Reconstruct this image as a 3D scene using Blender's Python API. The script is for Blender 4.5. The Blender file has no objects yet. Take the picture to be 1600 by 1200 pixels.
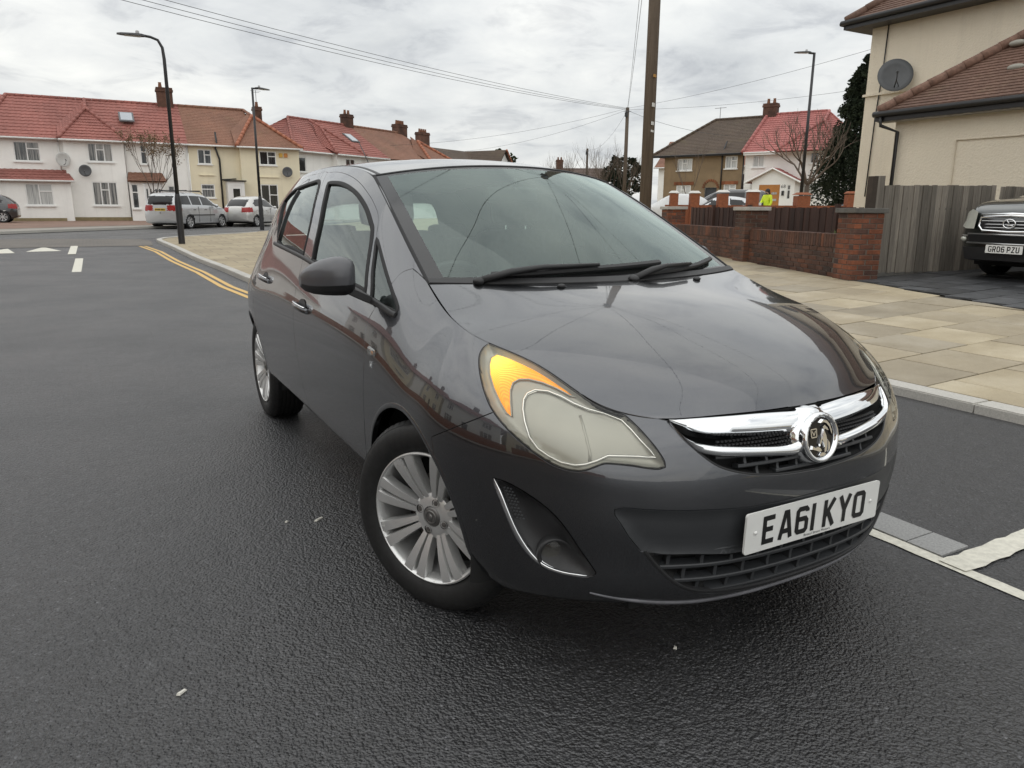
import bpy, bmesh, math, random
import numpy as np
from mathutils import Vector, Matrix
from mathutils.geometry import delaunay_2d_cdt

random.seed(7)
SC = bpy.context.scene
COL = SC.collection

# ------------------------------------------------------------------ camera
CAM_POS = (1.6097, 2.0422, 1.2442)
YAW, PITCH, ROLL = -2.63394, -0.23491, 0.00634      # radians; heading measured from +Y towards +X
cam_data = bpy.data.cameras.new("camera")
cam_data.sensor_width = 36.0
cam_data.lens = 1149.41 / 1600.0 * 36.0
cam_data.clip_start = 0.05
cam_data.clip_end = 3000.0
cam = bpy.data.objects.new("camera", cam_data)
COL.objects.link(cam)
_cy, _sy, _cp, _sp = math.cos(YAW), math.sin(YAW), math.cos(PITCH), math.sin(PITCH)
_f = Vector((_sy * _cp, _cy * _cp, _sp))
_r0 = Vector((_cy, -_sy, 0))
_u0 = _r0.cross(_f)
_r = _r0 * math.cos(ROLL) + _u0 * math.sin(ROLL)
_u = _u0 * math.cos(ROLL) - _r0 * math.sin(ROLL)
cam.matrix_world = Matrix(((_r.x, _u.x, -_f.x, CAM_POS[0]), (_r.y, _u.y, -_f.y, CAM_POS[1]), (_r.z, _u.z, -_f.z, CAM_POS[2]), (0, 0, 0, 1)))
SC.camera = cam

# ------------------------------------------------------------------ sky: broken overcast over a clear-sky model
SUN_EL, SUN_AZ = math.radians(48), math.radians(62)     # azimuth from +Y towards +X
world = bpy.data.worlds.new("World")
SC.world = world
world.use_nodes = True
wn, wl = world.node_tree.nodes, world.node_tree.links
wn.clear()
w_out = wn.new("ShaderNodeOutputWorld")
w_bg = wn.new("ShaderNodeBackground")
w_bg.inputs["Strength"].default_value = 1.0
wl.new(w_bg.outputs[0], w_out.inputs[0])
w_sky = wn.new("ShaderNodeTexSky")
w_sky.sky_type = 'NISHITA'
w_sky.sun_disc = False
w_sky.sun_elevation = SUN_EL
w_sky.sun_rotation = SUN_AZ
w_sc = wn.new("ShaderNodeVectorMath"); w_sc.operation = 'SCALE'
w_sc.inputs["Scale"].default_value = 0.085
wl.new(w_sky.outputs[0], w_sc.inputs[0])
w_tc = wn.new("ShaderNodeTexCoord")
w_sep = wn.new("ShaderNodeSeparateXYZ")
wl.new(w_tc.outputs["Generated"], w_sep.inputs[0])
# project the view direction on a cloud layer
w_zc = wn.new("ShaderNodeMath"); w_zc.operation = 'MAXIMUM'; w_zc.inputs[1].default_value = 0.0
wl.new(w_sep.outputs[2], w_zc.inputs[0])
w_za = wn.new("ShaderNodeMath"); w_za.operation = 'ADD'; w_za.inputs[1].default_value = 0.22
wl.new(w_zc.outputs[0], w_za.inputs[0])
w_dx = wn.new("ShaderNodeMath"); w_dx.operation = 'DIVIDE'
w_dy = wn.new("ShaderNodeMath"); w_dy.operation = 'DIVIDE'
wl.new(w_sep.outputs[0], w_dx.inputs[0]); wl.new(w_za.outputs[0], w_dx.inputs[1])
wl.new(w_sep.outputs[1], w_dy.inputs[0]); wl.new(w_za.outputs[0], w_dy.inputs[1])
w_comb = wn.new("ShaderNodeCombineXYZ")
wl.new(w_dx.outputs[0], w_comb.inputs[0]); wl.new(w_dy.outputs[0], w_comb.inputs[1])


def w_noise(scale, detail, rough, dist, off):
    m = wn.new("ShaderNodeMapping")
    m.inputs["Location"].default_value = off
    wl.new(w_comb.outputs[0], m.inputs[0])
    n = wn.new("ShaderNodeTexNoise")
    n.inputs["Scale"].default_value = scale
    n.inputs["Detail"].default_value = detail
    n.inputs["Roughness"].default_value = rough
    n.inputs["Distortion"].default_value = dist
    wl.new(m.outputs[0], n.inputs["Vector"])
    return n


def w_ramp(src, stops):
    r = wn.new("ShaderNodeValToRGB")
    e = r.color_ramp.elements
    while len(e) < len(stops):
        e.new(0.5)
    for k, (p, c) in enumerate(stops):
        e[k].position = p
        e[k].color = (c[0], c[1], c[2], 1)
    wl.new(src, r.inputs[0])
    return r


w_n1 = w_noise(1.15, 7, 0.56, 0.35, (3.1, 1.7, 0))
w_r1 = w_ramp(w_n1.outputs["Fac"], [(0.30, (0.74, 0.74, 0.71)), (0.44, (0.645, 0.65, 0.638)), (0.57, (0.565, 0.577, 0.578)), (0.72, (0.455, 0.47, 0.48))])
w_n2 = w_noise(3.6, 6, 0.6, 0.5, (0.4, 8.2, 0))
w_r2 = w_ramp(w_n2.outputs["Fac"], [(0.36, (1.04, 1.04, 1.03)), (0.54, (0.95, 0.955, 0.96)), (0.68, (0.74, 0.75, 0.775))])
w_m1 = wn.new("ShaderNodeMix"); w_m1.data_type = 'RGBA'; w_m1.blend_type = 'MULTIPLY'
w_m1.inputs[0].default_value = 1.0
wl.new(w_r1.outputs[0], w_m1.inputs[6]); wl.new(w_r2.outputs[0], w_m1.inputs[7])
# thin gaps where the clear sky shows
w_n3 = w_noise(0.8, 4, 0.5, 0.2, (6.6, 2.2, 0))
w_r3 = w_ramp(w_n3.outputs["Fac"], [(0.60, (0.04, 0.04, 0.04)), (0.78, (0.45, 0.45, 0.45))])
w_m2 = wn.new("ShaderNodeMix"); w_m2.data_type = 'RGBA'
wl.new(w_r3.outputs[0], w_m2.inputs[0])
wl.new(w_m1.outputs[2], w_m2.inputs[6]); wl.new(w_sc.outputs[0], w_m2.inputs[7])
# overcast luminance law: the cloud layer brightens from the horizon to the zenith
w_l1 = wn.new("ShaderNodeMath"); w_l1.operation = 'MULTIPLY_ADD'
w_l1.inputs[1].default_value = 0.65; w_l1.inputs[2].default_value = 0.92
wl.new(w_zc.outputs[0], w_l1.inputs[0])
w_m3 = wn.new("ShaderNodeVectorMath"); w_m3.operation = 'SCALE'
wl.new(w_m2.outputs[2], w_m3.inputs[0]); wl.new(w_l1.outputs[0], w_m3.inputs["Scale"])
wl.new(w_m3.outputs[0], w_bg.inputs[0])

# ------------------------------------------------------------------ soft sun through the cloud
sun_data = bpy.data.lights.new("sun", 'SUN')
sun_data.energy = 0.6
sun_data.angle = math.radians(140)
sun_data.color = (1.0, 0.965, 0.91)
sun = bpy.data.objects.new("sun", sun_data)
COL.objects.link(sun)
_sd = Vector((math.sin(SUN_AZ) * math.cos(SUN_EL), math.cos(SUN_AZ) * math.cos(SUN_EL), math.sin(SUN_EL)))
sun.rotation_euler = (-_sd).to_track_quat('-Z', 'Y').to_euler()
sun.location = (20, 20, 30)

SC.view_settings.view_transform = 'Standard'
SC.view_settings.look = 'None'
SC.view_settings.exposure = 0.50
SC.view_settings.gamma = 1.0
SC.view_settings.use_curve_mapping = False
SC.cycles.max_bounces = 10
SC.cycles.transparent_max_bounces = 24
SC.cycles.caustics_reflective = False
SC.cycles.caustics_refractive = False

# ================================================================== helpers
def link(o, parent=None):
    COL.objects.link(o)
    if parent is not None:
        o.parent = parent
    return o


def mesh_obj(name, verts, faces, mat, parent=None, smooth=False, normals=None, mats=None, fmat=None):
    me = bpy.data.meshes.new(name)
    me.from_pydata([tuple(map(float, v)) for v in verts], [], [tuple(int(i) for i in f) for f in faces])
    for m in (mats or [mat]):
        me.materials.append(m)
    if fmat is not None:
        me.polygons.foreach_set("material_index", np.asarray(fmat, dtype=np.int32))
    if smooth or normals is not None:
        me.polygons.foreach_set("use_smooth", np.ones(len(me.polygons), dtype=bool))
    me.update()
    if normals is not None:
        me.normals_split_custom_set_from_vertices([tuple(map(float, n)) for n in normals])
    o = bpy.data.objects.new(name, me)
    return link(o, parent)


def tag(o, label=None, cat=None, group=None, kind=None):
    if label: o["label"] = label
    if cat: o["category"] = cat
    if group: o["group"] = group
    if kind: o["kind"] = kind
    return o


def thing(name, label, cat, loc=(0, 0, 0), rz=0.0, group=None):
    o = bpy.data.objects.new(name, None)
    o.empty_display_size = 0.2
    o.location = loc
    o.rotation_euler = (0, 0, rz)
    link(o)
    return tag(o, label, cat, group)


def empty(name, parent, loc=(0, 0, 0), rot=(0, 0, 0)):
    o = bpy.data.objects.new(name, None)
    o.empty_display_size = 0.1
    o.location = loc
    o.rotation_euler = rot
    return link(o, parent)


class MB:
    """collects boxes, prisms, tubes and lathes as one mesh"""
    def __init__(s): s.v, s.f = [], []
    def add(s, v, f):
        k = len(s.v); s.v += [tuple(p) for p in v]; s.f += [tuple(i + k for i in q) for q in f]; return s
    def box(s, c, d, rz=0.0):
        cx, cy, cz = c; x, y, z = d[0] / 2, d[1] / 2, d[2] / 2
        co, si = math.cos(rz), math.sin(rz)
        P = [(-x, -y, -z), (x, -y, -z), (x, y, -z), (-x, y, -z), (-x, -y, z), (x, -y, z), (x, y, z), (-x, y, z)]
        return s.add([(cx + a * co - b * si, cy + a * si + b * co, cz + h) for a, b, h in P],
                     [(0, 3, 2, 1), (4, 5, 6, 7), (0, 1, 5, 4), (1, 2, 6, 5), (2, 3, 7, 6), (3, 0, 4, 7)])
    def hexa(s, P):
        return s.add(P, [(0, 3, 2, 1), (4, 5, 6, 7), (0, 1, 5, 4), (1, 2, 6, 5), (2, 3, 7, 6), (3, 0, 4, 7)])
    def prism(s, poly, a, b, axis=2):
        """polygon (2D) extruded from a to b along an axis"""
        n = len(poly)
        def p(q, h):
            return {0: (h, q[0], q[1]), 1: (q[0], h, q[1]), 2: (q[0], q[1], h)}[axis]
        return s.add([p(q, a) for q in poly] + [p(q, b) for q in poly],
                     [tuple(range(n))[::-1], tuple(range(n, 2 * n))] + [(i, (i + 1) % n, n + (i + 1) % n, n + i) for i in range(n)])
    def tube(s, pts, r, n=8, cap=True):
        pts = [Vector(p) for p in pts]
        rs = r if isinstance(r, (list, tuple)) else [r] * len(pts)
        rings, up = [], Vector((0, 0, 1))
        prev = None
        for i, p in enumerate(pts):
            t = (pts[min(i + 1, len(pts) - 1)] - pts[max(i - 1, 0)]).normalized()
            if prev is None:
                a = t.orthogonal().normalized()
            else:
                a = (prev - t * prev.dot(t))
                a = a.normalized() if a.length > 1e-6 else t.orthogonal().normalized()
            prev = a
            b = t.cross(a)
            rings.append([p + (a * math.cos(2 * math.pi * k / n) + b * math.sin(2 * math.pi * k / n)) * rs[i] for k in range(n)])
        V = [q for R_ in rings for q in R_]
        F = []
        for i in range(len(pts) - 1):
            for k in range(n):
                F.append((i * n + k, i * n + (k + 1) % n, (i + 1) * n + (k + 1) % n, (i + 1) * n + k))
        if cap:
            F.append(tuple(range(n))[::-1]); F.append(tuple((len(pts) - 1) * n + k for k in range(n)))
        return s.add(V, F)
    def lathe(s, prof, n=32, axis='z', c=(0, 0, 0), closed=False):
        """profile of (radius, height); around z, x or y"""
        V, F = [], []
        m = len(prof)
        for k in range(n):
            a = 2 * math.pi * k / n
            for r, h in prof:
                u, w = r * math.cos(a), r * math.sin(a)
                q = (u, w, h) if axis == 'z' else ((h, u, w) if axis == 'x' else (w, h, u))
                V.append((q[0] + c[0], q[1] + c[1], q[2] + c[2]))
        for k in range(n):
            for i in range(m - 1 + (1 if closed else 0)):
                j = (i + 1) % m
                F.append((k * m + i, ((k + 1) % n) * m + i, ((k + 1) % n) * m + j, k * m + j))
        return s.add(V, F)
    def ball(s, c, r, nu=12, nv=8):
        rx, ry, rz = r if isinstance(r, (tuple, list)) else (r, r, r)
        V, F = [], []
        for j in range(nv + 1):
            t = math.pi * j / nv
            for i in range(nu):
                a = 2 * math.pi * i / nu
                V.append((c[0] + rx * math.sin(t) * math.cos(a), c[1] + ry * math.sin(t) * math.sin(a), c[2] + rz * math.cos(t)))
        for j in range(nv):
            for i in range(nu):
                F.append((j * nu + i, (j + 1) * nu + i, (j + 1) * nu + (i + 1) % nu, j * nu + (i + 1) % nu))
        return s.add(V, F)
    def build(s, name, mat, parent=None, smooth=False, bevel=0.0, auto=False):
        o = mesh_obj(name, s.v, s.f, mat, parent, smooth or auto)
        if bevel > 0:
            bm = bmesh.new(); bm.from_mesh(o.data)
            bmesh.ops.bevel(bm, geom=[e for e in bm.edges if e.is_manifold and e.calc_face_angle(0) > 0.6], offset=bevel, segments=2, affect='EDGES', profile=0.6)
            bm.to_mesh(o.data); bm.free()
        if auto:
            sharp_by_angle(o.data, 0.7)
        return o


def sharp_by_angle(me, ang=0.6):
    bm = bmesh.new(); bm.from_mesh(me)
    bmesh.ops.recalc_face_normals(bm, faces=bm.faces)
    for f in bm.faces: f.smooth = True
    for e in bm.edges:
        e.smooth = not (len(e.link_faces) != 2 or e.calc_face_angle(0) > ang)
    bm.to_mesh(me); bm.free()
    me.update()


def copy_tree(o, parent=None):
    c = o.copy()
    COL.objects.link(c)
    c.parent = parent
    for ch in list(o.children):
        copy_tree(ch, c)
    return c


# ------------------------------------------------------------------ materials
MATS = {}


def mat_new(name):
    m = bpy.data.materials.new(name)
    m.use_nodes = True
    n, l = m.node_tree.nodes, m.node_tree.links
    return m, n, l, n["Principled BSDF"]


def coords(n, l, kind="Object", scale=None):
    tc = n.new("ShaderNodeTexCoord")
    return tc.outputs[kind]


def noise(n, l, vec, scale, detail=4, rough=0.55, dist=0.0):
    t = n.new("ShaderNodeTexNoise")
    t.inputs["Scale"].default_value = scale
    t.inputs["Detail"].default_value = detail
    t.inputs["Roughness"].default_value = rough
    t.inputs["Distortion"].default_value = dist
    l.new(vec, t.inputs["Vector"])
    return t.outputs["Fac"]


def ramp(n, l, src, stops):
    r = n.new("ShaderNodeValToRGB")
    e = r.color_ramp.elements
    while len(e) < len(stops): e.new(0.5)
    for k, (p, c) in enumerate(stops):
        e[k].position = p
        c = c if isinstance(c, (tuple, list)) else (c, c, c)
        e[k].color = (c[0], c[1], c[2], 1)
    l.new(src, r.inputs[0])
    return r.outputs[0]


def mixc(n, l, fac, a, b, mode='MIX'):
    m = n.new("ShaderNodeMix"); m.data_type = 'RGBA'; m.blend_type = mode
    for i, v in ((0, fac), (6, a), (7, b)):
        if isinstance(v, bpy.types.NodeSocket): l.new(v, m.inputs[i])
        else: m.inputs[i].default_value = v if i == 0 else (v[0], v[1], v[2], 1)
    return m.outputs[2]


def math_n(n, l, op, a, b=0.0):
    m = n.new("ShaderNodeMath"); m.operation = op
    for i, v in ((0, a), (1, b)):
        if isinstance(v, bpy.types.NodeSocket): l.new(v, m.inputs[i])
        else: m.inputs[i].default_value = v
    return m.outputs[0]


def bump(n, l, h, bsdf, strength=0.3, dist=0.01):
    b = n.new("ShaderNodeBump")
    b.inputs["Strength"].default_value = strength
    b.inputs["Distance"].default_value = dist
    l.new(h, b.inputs["Height"])
    l.new(b.outputs[0], bsdf.inputs["Normal"])
    return b


def simple(name, col, rough=0.6, metal=0.0, var=0.12, vscale=3.0, bscale=0.0, bstr=0.2, coat=0.0, spec=0.5, rvar=0.0, oi=0.0, bdist=0.005):
    """plain surface with uneven colour, optional fine relief and per-object variation"""
    if name in MATS: return MATS[name]
    m, n, l, b = mat_new(name)
    v = coords(n, l)
    f = noise(n, l, v, vscale, 6, 0.6)
    c = ramp(n, l, f, [(0.25, [max(0, x * (1 - var)) for x in col]), (0.75, [min(1, x * (1 + var)) for x in col])])
    if oi > 0:
        oin = n.new("ShaderNodeObjectInfo")
        c2 = ramp(n, l, oin.outputs["Random"], [(0.0, 1 - oi), (1.0, 1 + oi)])
        c = mixc(n, l, 1.0, c, c2, 'MULTIPLY')
    l.new(c, b.inputs["Base Color"])
    b.inputs["Roughness"].default_value = rough
    if rvar > 0:
        rr = ramp(n, l, noise(n, l, v, vscale * 2.3, 5, 0.6), [(0.3, max(0.02, rough - rvar)), (0.7, min(1, rough + rvar))])
        l.new(rr, b.inputs["Roughness"])
    b.inputs["Metallic"].default_value = metal
    b.inputs["Coat Weight"].default_value = coat
    b.inputs["Coat Roughness"].default_value = 0.04
    b.inputs["Specular IOR Level"].default_value = spec
    if bscale > 0:
        bump(n, l, noise(n, l, v, bscale, 5, 0.6), b, bstr, bdist)
    MATS[name] = m
    return m


def thin_glass(name, tint=(0.86, 0.92, 0.90), rough=0.0, ior=1.5, dirt_veil=0.0, boost=1.0, gcol=(1, 1, 1)):
    """pane: fresnel mirror over tinted see-through"""
    if name in MATS: return MATS[name]
    m, n, l, b = mat_new(name)
    n.remove(b)
    out = n["Material Output"]
    tr = n.new("ShaderNodeBsdfTransparent"); tr.inputs[0].default_value = (*tint, 1)
    gl = n.new("ShaderNodeBsdfGlossy"); gl.inputs["Roughness"].default_value = rough
    gl.inputs[0].default_value = (*gcol, 1)
    fr = n.new("ShaderNodeFresnel"); fr.inputs[0].default_value = ior
    fac = math_n(n, l, 'MULTIPLY', fr.outputs[0], boost)
    fac = math_n(n, l, 'MINIMUM', fac, 1.0)
    mx = n.new("ShaderNodeMixShader")
    l.new(fac, mx.inputs[0]); l.new(tr.outputs[0], mx.inputs[1]); l.new(gl.outputs[0], mx.inputs[2])
    last = mx.outputs[0]
    if dirt_veil > 0:
        df = n.new("ShaderNodeBsdfDiffuse"); df.inputs[0].default_value = (0.6, 0.62, 0.6, 1)  # pale diffuse film: grime, and on car windows a painted veil of reflected sky
        m2 = n.new("ShaderNodeMixShader")
        f = ramp(n, l, noise(n, l, coords(n, l), 6.0, 6, 0.6), [(0.3, dirt_veil * 0.5), (0.75, dirt_veil * 1.5)])
        l.new(f, m2.inputs[0]); l.new(last, m2.inputs[1]); l.new(df.outputs[0], m2.inputs[2])
        last = m2.outputs[0]
    l.new(last, out.inputs[0])
    MATS[name] = m
    return m


def emit(name, col, strength):
    if name in MATS: return MATS[name]
    m, n, l, b = mat_new(name)
    b.inputs["Base Color"].default_value = (*col, 1)
    b.inputs["Emission Color"].default_value = (*col, 1)
    b.inputs["Emission Strength"].default_value = strength
    b.inputs["Roughness"].default_value = 0.3
    MATS[name] = m
    return m


def paint(name, col, metal=0.7, rough=0.38, flake=True):
    if name in MATS: return MATS[name]
    m, n, l, b = mat_new(name)
    v = coords(n, l)
    c = ramp(n, l, noise(n, l, v, 900.0, 1, 0.5), [(0.3, [x * 0.8 for x in col]), (0.7, [x * 1.2 for x in col])])
    # road film: thin dust, heavier low down on a used car
    d = ramp(n, l, noise(n, l, v, 5.0, 8, 0.65), [(0.45, 0.0), (0.85, 0.05)])
    c = mixc(n, l, d, c, (0.22, 0.21, 0.19))
    l.new(c, b.inputs["Base Color"])
    b.inputs["Metallic"].default_value = metal
    b.inputs["Roughness"].default_value = rough
    b.inputs["Coat Weight"].default_value = 1.0
    b.inputs["Coat IOR"].default_value = 1.75
    cr = ramp(n, l, noise(n, l, v, 7.0, 8, 0.7), [(0.4, 0.004), (0.85, 0.035)])
    l.new(cr, b.inputs["Coat Roughness"])
    # faint orange peel
    bm_ = n.new("ShaderNodeBump"); bm_.inputs["Strength"].default_value = 0.012; bm_.inputs["Distance"].default_value = 0.002
    l.new(noise(n, l, v, 140.0, 2, 0.5), bm_.inputs["Height"])
    l.new(bm_.outputs[0], b.inputs["Coat Normal"])
    MATS[name] = m
    return m


# ------------------------------------------------------------------ lettering made of strokes
GLYPH = {  # unit cell 50 x 79 mm, centre lines of 14 mm strokes inset by 7
    'E': [[(43, 72), (7, 72), (7, 7), (43, 7)], [(7, 41), (38, 41)]],
    'A': [[(5, 0), (21, 74), (29, 74), (45, 0)], [(11, 22), (39, 22)]],
    '6': [[(43, 62), (43, 66), (37, 72), (13, 72), (7, 66), (7, 13), (13, 7), (37, 7), (43, 13), (43, 36), (37, 43), (7, 43)]],
    '1': [[(7, 79), (7, 0)]],
    'K': [[(7, 79), (7, 0)], [(42, 79), (10, 33)], [(18, 44), (43, 0)]],
    'Y': [[(5, 79), (25, 36), (25, 0)], [(45, 79), (25, 36)]],
    'O': [[(7, 66), (13, 72), (37, 72), (43, 66), (43, 13), (37, 7), (13, 7), (7, 13), (7, 66)]],
    '0': [[(7, 66), (13, 72), (37, 72), (43, 66), (43, 13), (37, 7), (13, 7), (7, 13), (7, 66)]],
    'G': [[(43, 62), (43, 66), (37, 72), (13, 72), (7, 66), (7, 13), (13, 7), (37, 7), (43, 13), (43, 36), (26, 36)]],
    'R': [[(7, 0), (7, 72), (36, 72), (43, 65), (43, 46), (36, 38), (7, 38)], [(24, 38), (43, 0)]],
    'P': [[(7, 0), (7, 72), (36, 72), (43, 65), (43, 43), (36, 35), (7, 35)]],
    'Z': [[(6, 72), (42, 72), (7, 7), (44, 7)]],
    'U': [[(7, 79), (7, 13), (13, 7), (37, 7), (43, 13), (43, 79)]],
    'V': [[(5, 79), (25, 4), (45, 79)]],
}


def stroke_mesh(poly, w):
    """flat ribbon along a 2D polyline with mitred joints -> verts (2D), faces"""
    closed = poly[0] == poly[-1]
    P = [Vector((p[0], p[1])) for p in (poly[:-1] if closed else poly)]
    n = len(P)
    L, R_ = [], []
    for i in range(n):
        a = P[(i - 1) % n] if (closed or i > 0) else None
        c = P[(i + 1) % n] if (closed or i < n - 1) else None
        d1 = (P[i] - a).normalized() if a is not None else (c - P[i]).normalized()
        d2 = (c - P[i]).normalized() if c is not None else d1
        n1, n2 = Vector((-d1.y, d1.x)), Vector((-d2.y, d2.x))
        m = (n1 + n2)
        m = m.normalized() if m.length > 1e-5 else n1
        k = 1 / max(0.45, m.dot(n1))
        L.append(P[i] + m * w / 2 * k); R_.append(P[i] - m * w / 2 * k)
    V = L + R_
    F = []
    for i in range(n if closed else n - 1):
        j = (i + 1) % n
        F.append((n + i, n + j, j, i))
    return V, F


def plate_text(text, gap_after, height=0.079, stroke=0.014):
    """verts/faces in plate plane (x right, z up), centred; metres"""
    k = height / 79.0
    x, V, F, layer = 0.0, [], [], 0
    for i, ch in enumerate(text):
        if ch == ' ':
            x += 22; continue
        wch = 14 if ch == '1' else 50
        for st in GLYPH[ch]:
            v, f = stroke_mesh(st, stroke / k)
            o = len(V)
            V += [((p.x + x) * k, (p.y) * k, layer * 0.00008) for p in v]
            F += [tuple(q + o for q in ff) for ff in f]
            layer += 1
        x += wch + 11
    tw = (x - 11) * k
    return [(a - tw / 2, b - height / 2, c) for a, b, c in V], F


def text_mesh(body, size, extrude=0.0):
    cu = bpy.data.curves.new("txt", 'FONT')
    cu.body = body; cu.size = size; cu.extrude = extrude; cu.align_x = 'CENTER'; cu.align_y = 'CENTER'
    cu.resolution_u = 3
    o = bpy.data.objects.new("txt", cu)
    COL.objects.link(o)
    dg = bpy.context.evaluated_depsgraph_get(); dg.update()
    me = o.evaluated_get(dg).to_mesh()
    V = [tuple(v.co) for v in me.vertices]; F = [tuple(p.vertices) for p in me.polygons]
    o.evaluated_get(dg).to_mesh_clear()
    bpy.data.objects.remove(o); bpy.data.curves.remove(cu)
    return V, F

# ================================================================== ground levels
def road_z(y):
    t = min(1.0, max(0.0, (-12 - y) / 26.0))
    return 0.22 * t * t * (3 - 2 * t)


def pave_z(x, y):
    return road_z(y) + 0.06 + 0.034 * min(9.0, max(0.0, -3.3 - x))


def sheet(name, poly, zf, mat, step=1.0, kind="structure", parent=None, edge=0.5):
    """flat-ish sheet following a height function; outline resampled"""
    P = []
    n = len(poly)
    for i in range(n):
        a, b = Vector(poly[i]), Vector(poly[(i + 1) % n])
        k = max(1, int((b - a).length / edge))
        for q in range(k): P.append(a.lerp(b, q / k))
    xs = [p.x for p in P]; ys = [p.y for p in P]
    arr = np.array([tuple(p) for p in P])
    g = []
    for x in np.arange(min(xs) + step / 2, max(xs), step):
        for y in np.arange(min(ys) + step / 2, max(ys), step): g.append((x, y))
    pts = list(P)
    if g:
        g = np.array(g)
        m = np.zeros(len(g), bool)
        j = len(arr) - 1
        for i in range(len(arr)):
            c = ((arr[i, 1] > g[:, 1]) != (arr[j, 1] > g[:, 1]))
            with np.errstate(divide='ignore', invalid='ignore'):
                xi = (arr[j, 0] - arr[i, 0]) * (g[:, 1] - arr[i, 1]) / (arr[j, 1] - arr[i, 1]) + arr[i, 0]
            m ^= c & (g[:, 0] < xi); j = i
        pts += [Vector(q) for q in g[m]]
    nb = len(P)
    vo, eo, fo, _, _, _ = delaunay_2d_cdt(pts, [(i, (i + 1) % nb) for i in range(nb)], [], 1, 1e-5)
    V = [(v.x, v.y, zf(v.x, v.y)) for v in vo]
    F = []
    for f in fo:
        a, b, c = [vo[i] for i in f[:3]]
        F.append(tuple(f) if (b - a).cross(c - a) > 0 else tuple(f)[::-1])
    o = mesh_obj(name, V, F, mat, parent)
    for p_ in o.data.polygons: p_.use_smooth = True
    if kind and parent is None: o["kind"] = kind
    return o


# ------------------------------------------------------------------ ground materials
def asphalt_mat(name, dark, light, wet=0.0, agg=135.0):
    m, n, l, b = mat_new(name)
    v = coords(n, l)
    vo = n.new("ShaderNodeTexVoronoi"); vo.inputs["Scale"].default_value = agg; vo.feature = 'F1'
    l.new(v, vo.inputs["Vector"])
    vo2 = n.new("ShaderNodeTexVoronoi"); vo2.inputs["Scale"].default_value = agg * 0.55
    l.new(v, vo2.inputs["Vector"])
    patch = noise(n, l, v, 0.55, 6, 0.6)
    fine = noise(n, l, v, 14.0, 6, 0.65)
    base = mixc(n, l, ramp(n, l, fine, [(0.3, 0.0), (0.7, 1.0)]), dark, light)
    stone = ramp(n, l, vo.outputs["Color"], [(0.0, 0.35), (0.5, 0.85), (0.88, 1.55), (0.975, 3.6)])
    base = mixc(n, l, 1.0, base, stone, 'MULTIPLY')
    pv = ramp(n, l, patch, [(0.3, 0.82), (0.7, 1.2)])
    base = mixc(n, l, 1.0, base, pv, 'MULTIPLY')
    l.new(base, b.inputs["Base Color"])
    rr = ramp(n, l, noise(n, l, v, 0.9, 5, 0.6), [(0.35, 0.40 - 0.10 * wet), (0.7, 0.56 - 0.12 * wet)])
    rf = ramp(n, l, vo.outputs["Distance"], [(0.0, 0.75), (0.6, 1.25)])
    l.new(mixc(n, l, 1.0, rr, rf, 'MULTIPLY'), b.inputs["Roughness"])
    b.inputs["Specular IOR Level"].default_value = 0.5 + 0.15 * wet
    b.inputs["IOR"].default_value = 1.5 + 0.08 * wet
    h = math_n(n, l, 'ADD', math_n(n, l, 'MULTIPLY', vo.outputs["Distance"], -1.0), math_n(n, l, 'MULTIPLY', vo2.outputs["Distance"], -1.2))
    h = math_n(n, l, 'ADD', h, math_n(n, l, 'MULTIPLY', noise(n, l, v, 60, 4, 0.6), 0.8))
    bump(n, l, h, b, 0.85, 0.005)
    return m


M_ROAD = asphalt_mat("new_damp_asphalt", (0.020, 0.020, 0.022), (0.036, 0.036, 0.038), 1.0)
M_STREET = asphalt_mat("old_grey_asphalt", (0.075, 0.075, 0.075), (0.11, 0.108, 0.105), 0.0, 120)
M_WHITE = simple("road_paint_white", (0.62, 0.60, 0.52), 0.6, 0, 0.2, 40, 150, 0.3)
M_YELL = simple("road_paint_yellow", (0.62, 0.40, 0.13), 0.6, 0, 0.2, 40, 150, 0.3)
M_GRANITE = simple("granite_grey", (0.30, 0.30, 0.295), 0.65, 0, 0.35, 120, 200, 0.3, oi=0.12)
M_KERB = simple("kerb_pale_granite", (0.44, 0.425, 0.39), 0.65, 0, 0.22, 90, 160, 0.25, oi=0.08)


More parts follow.
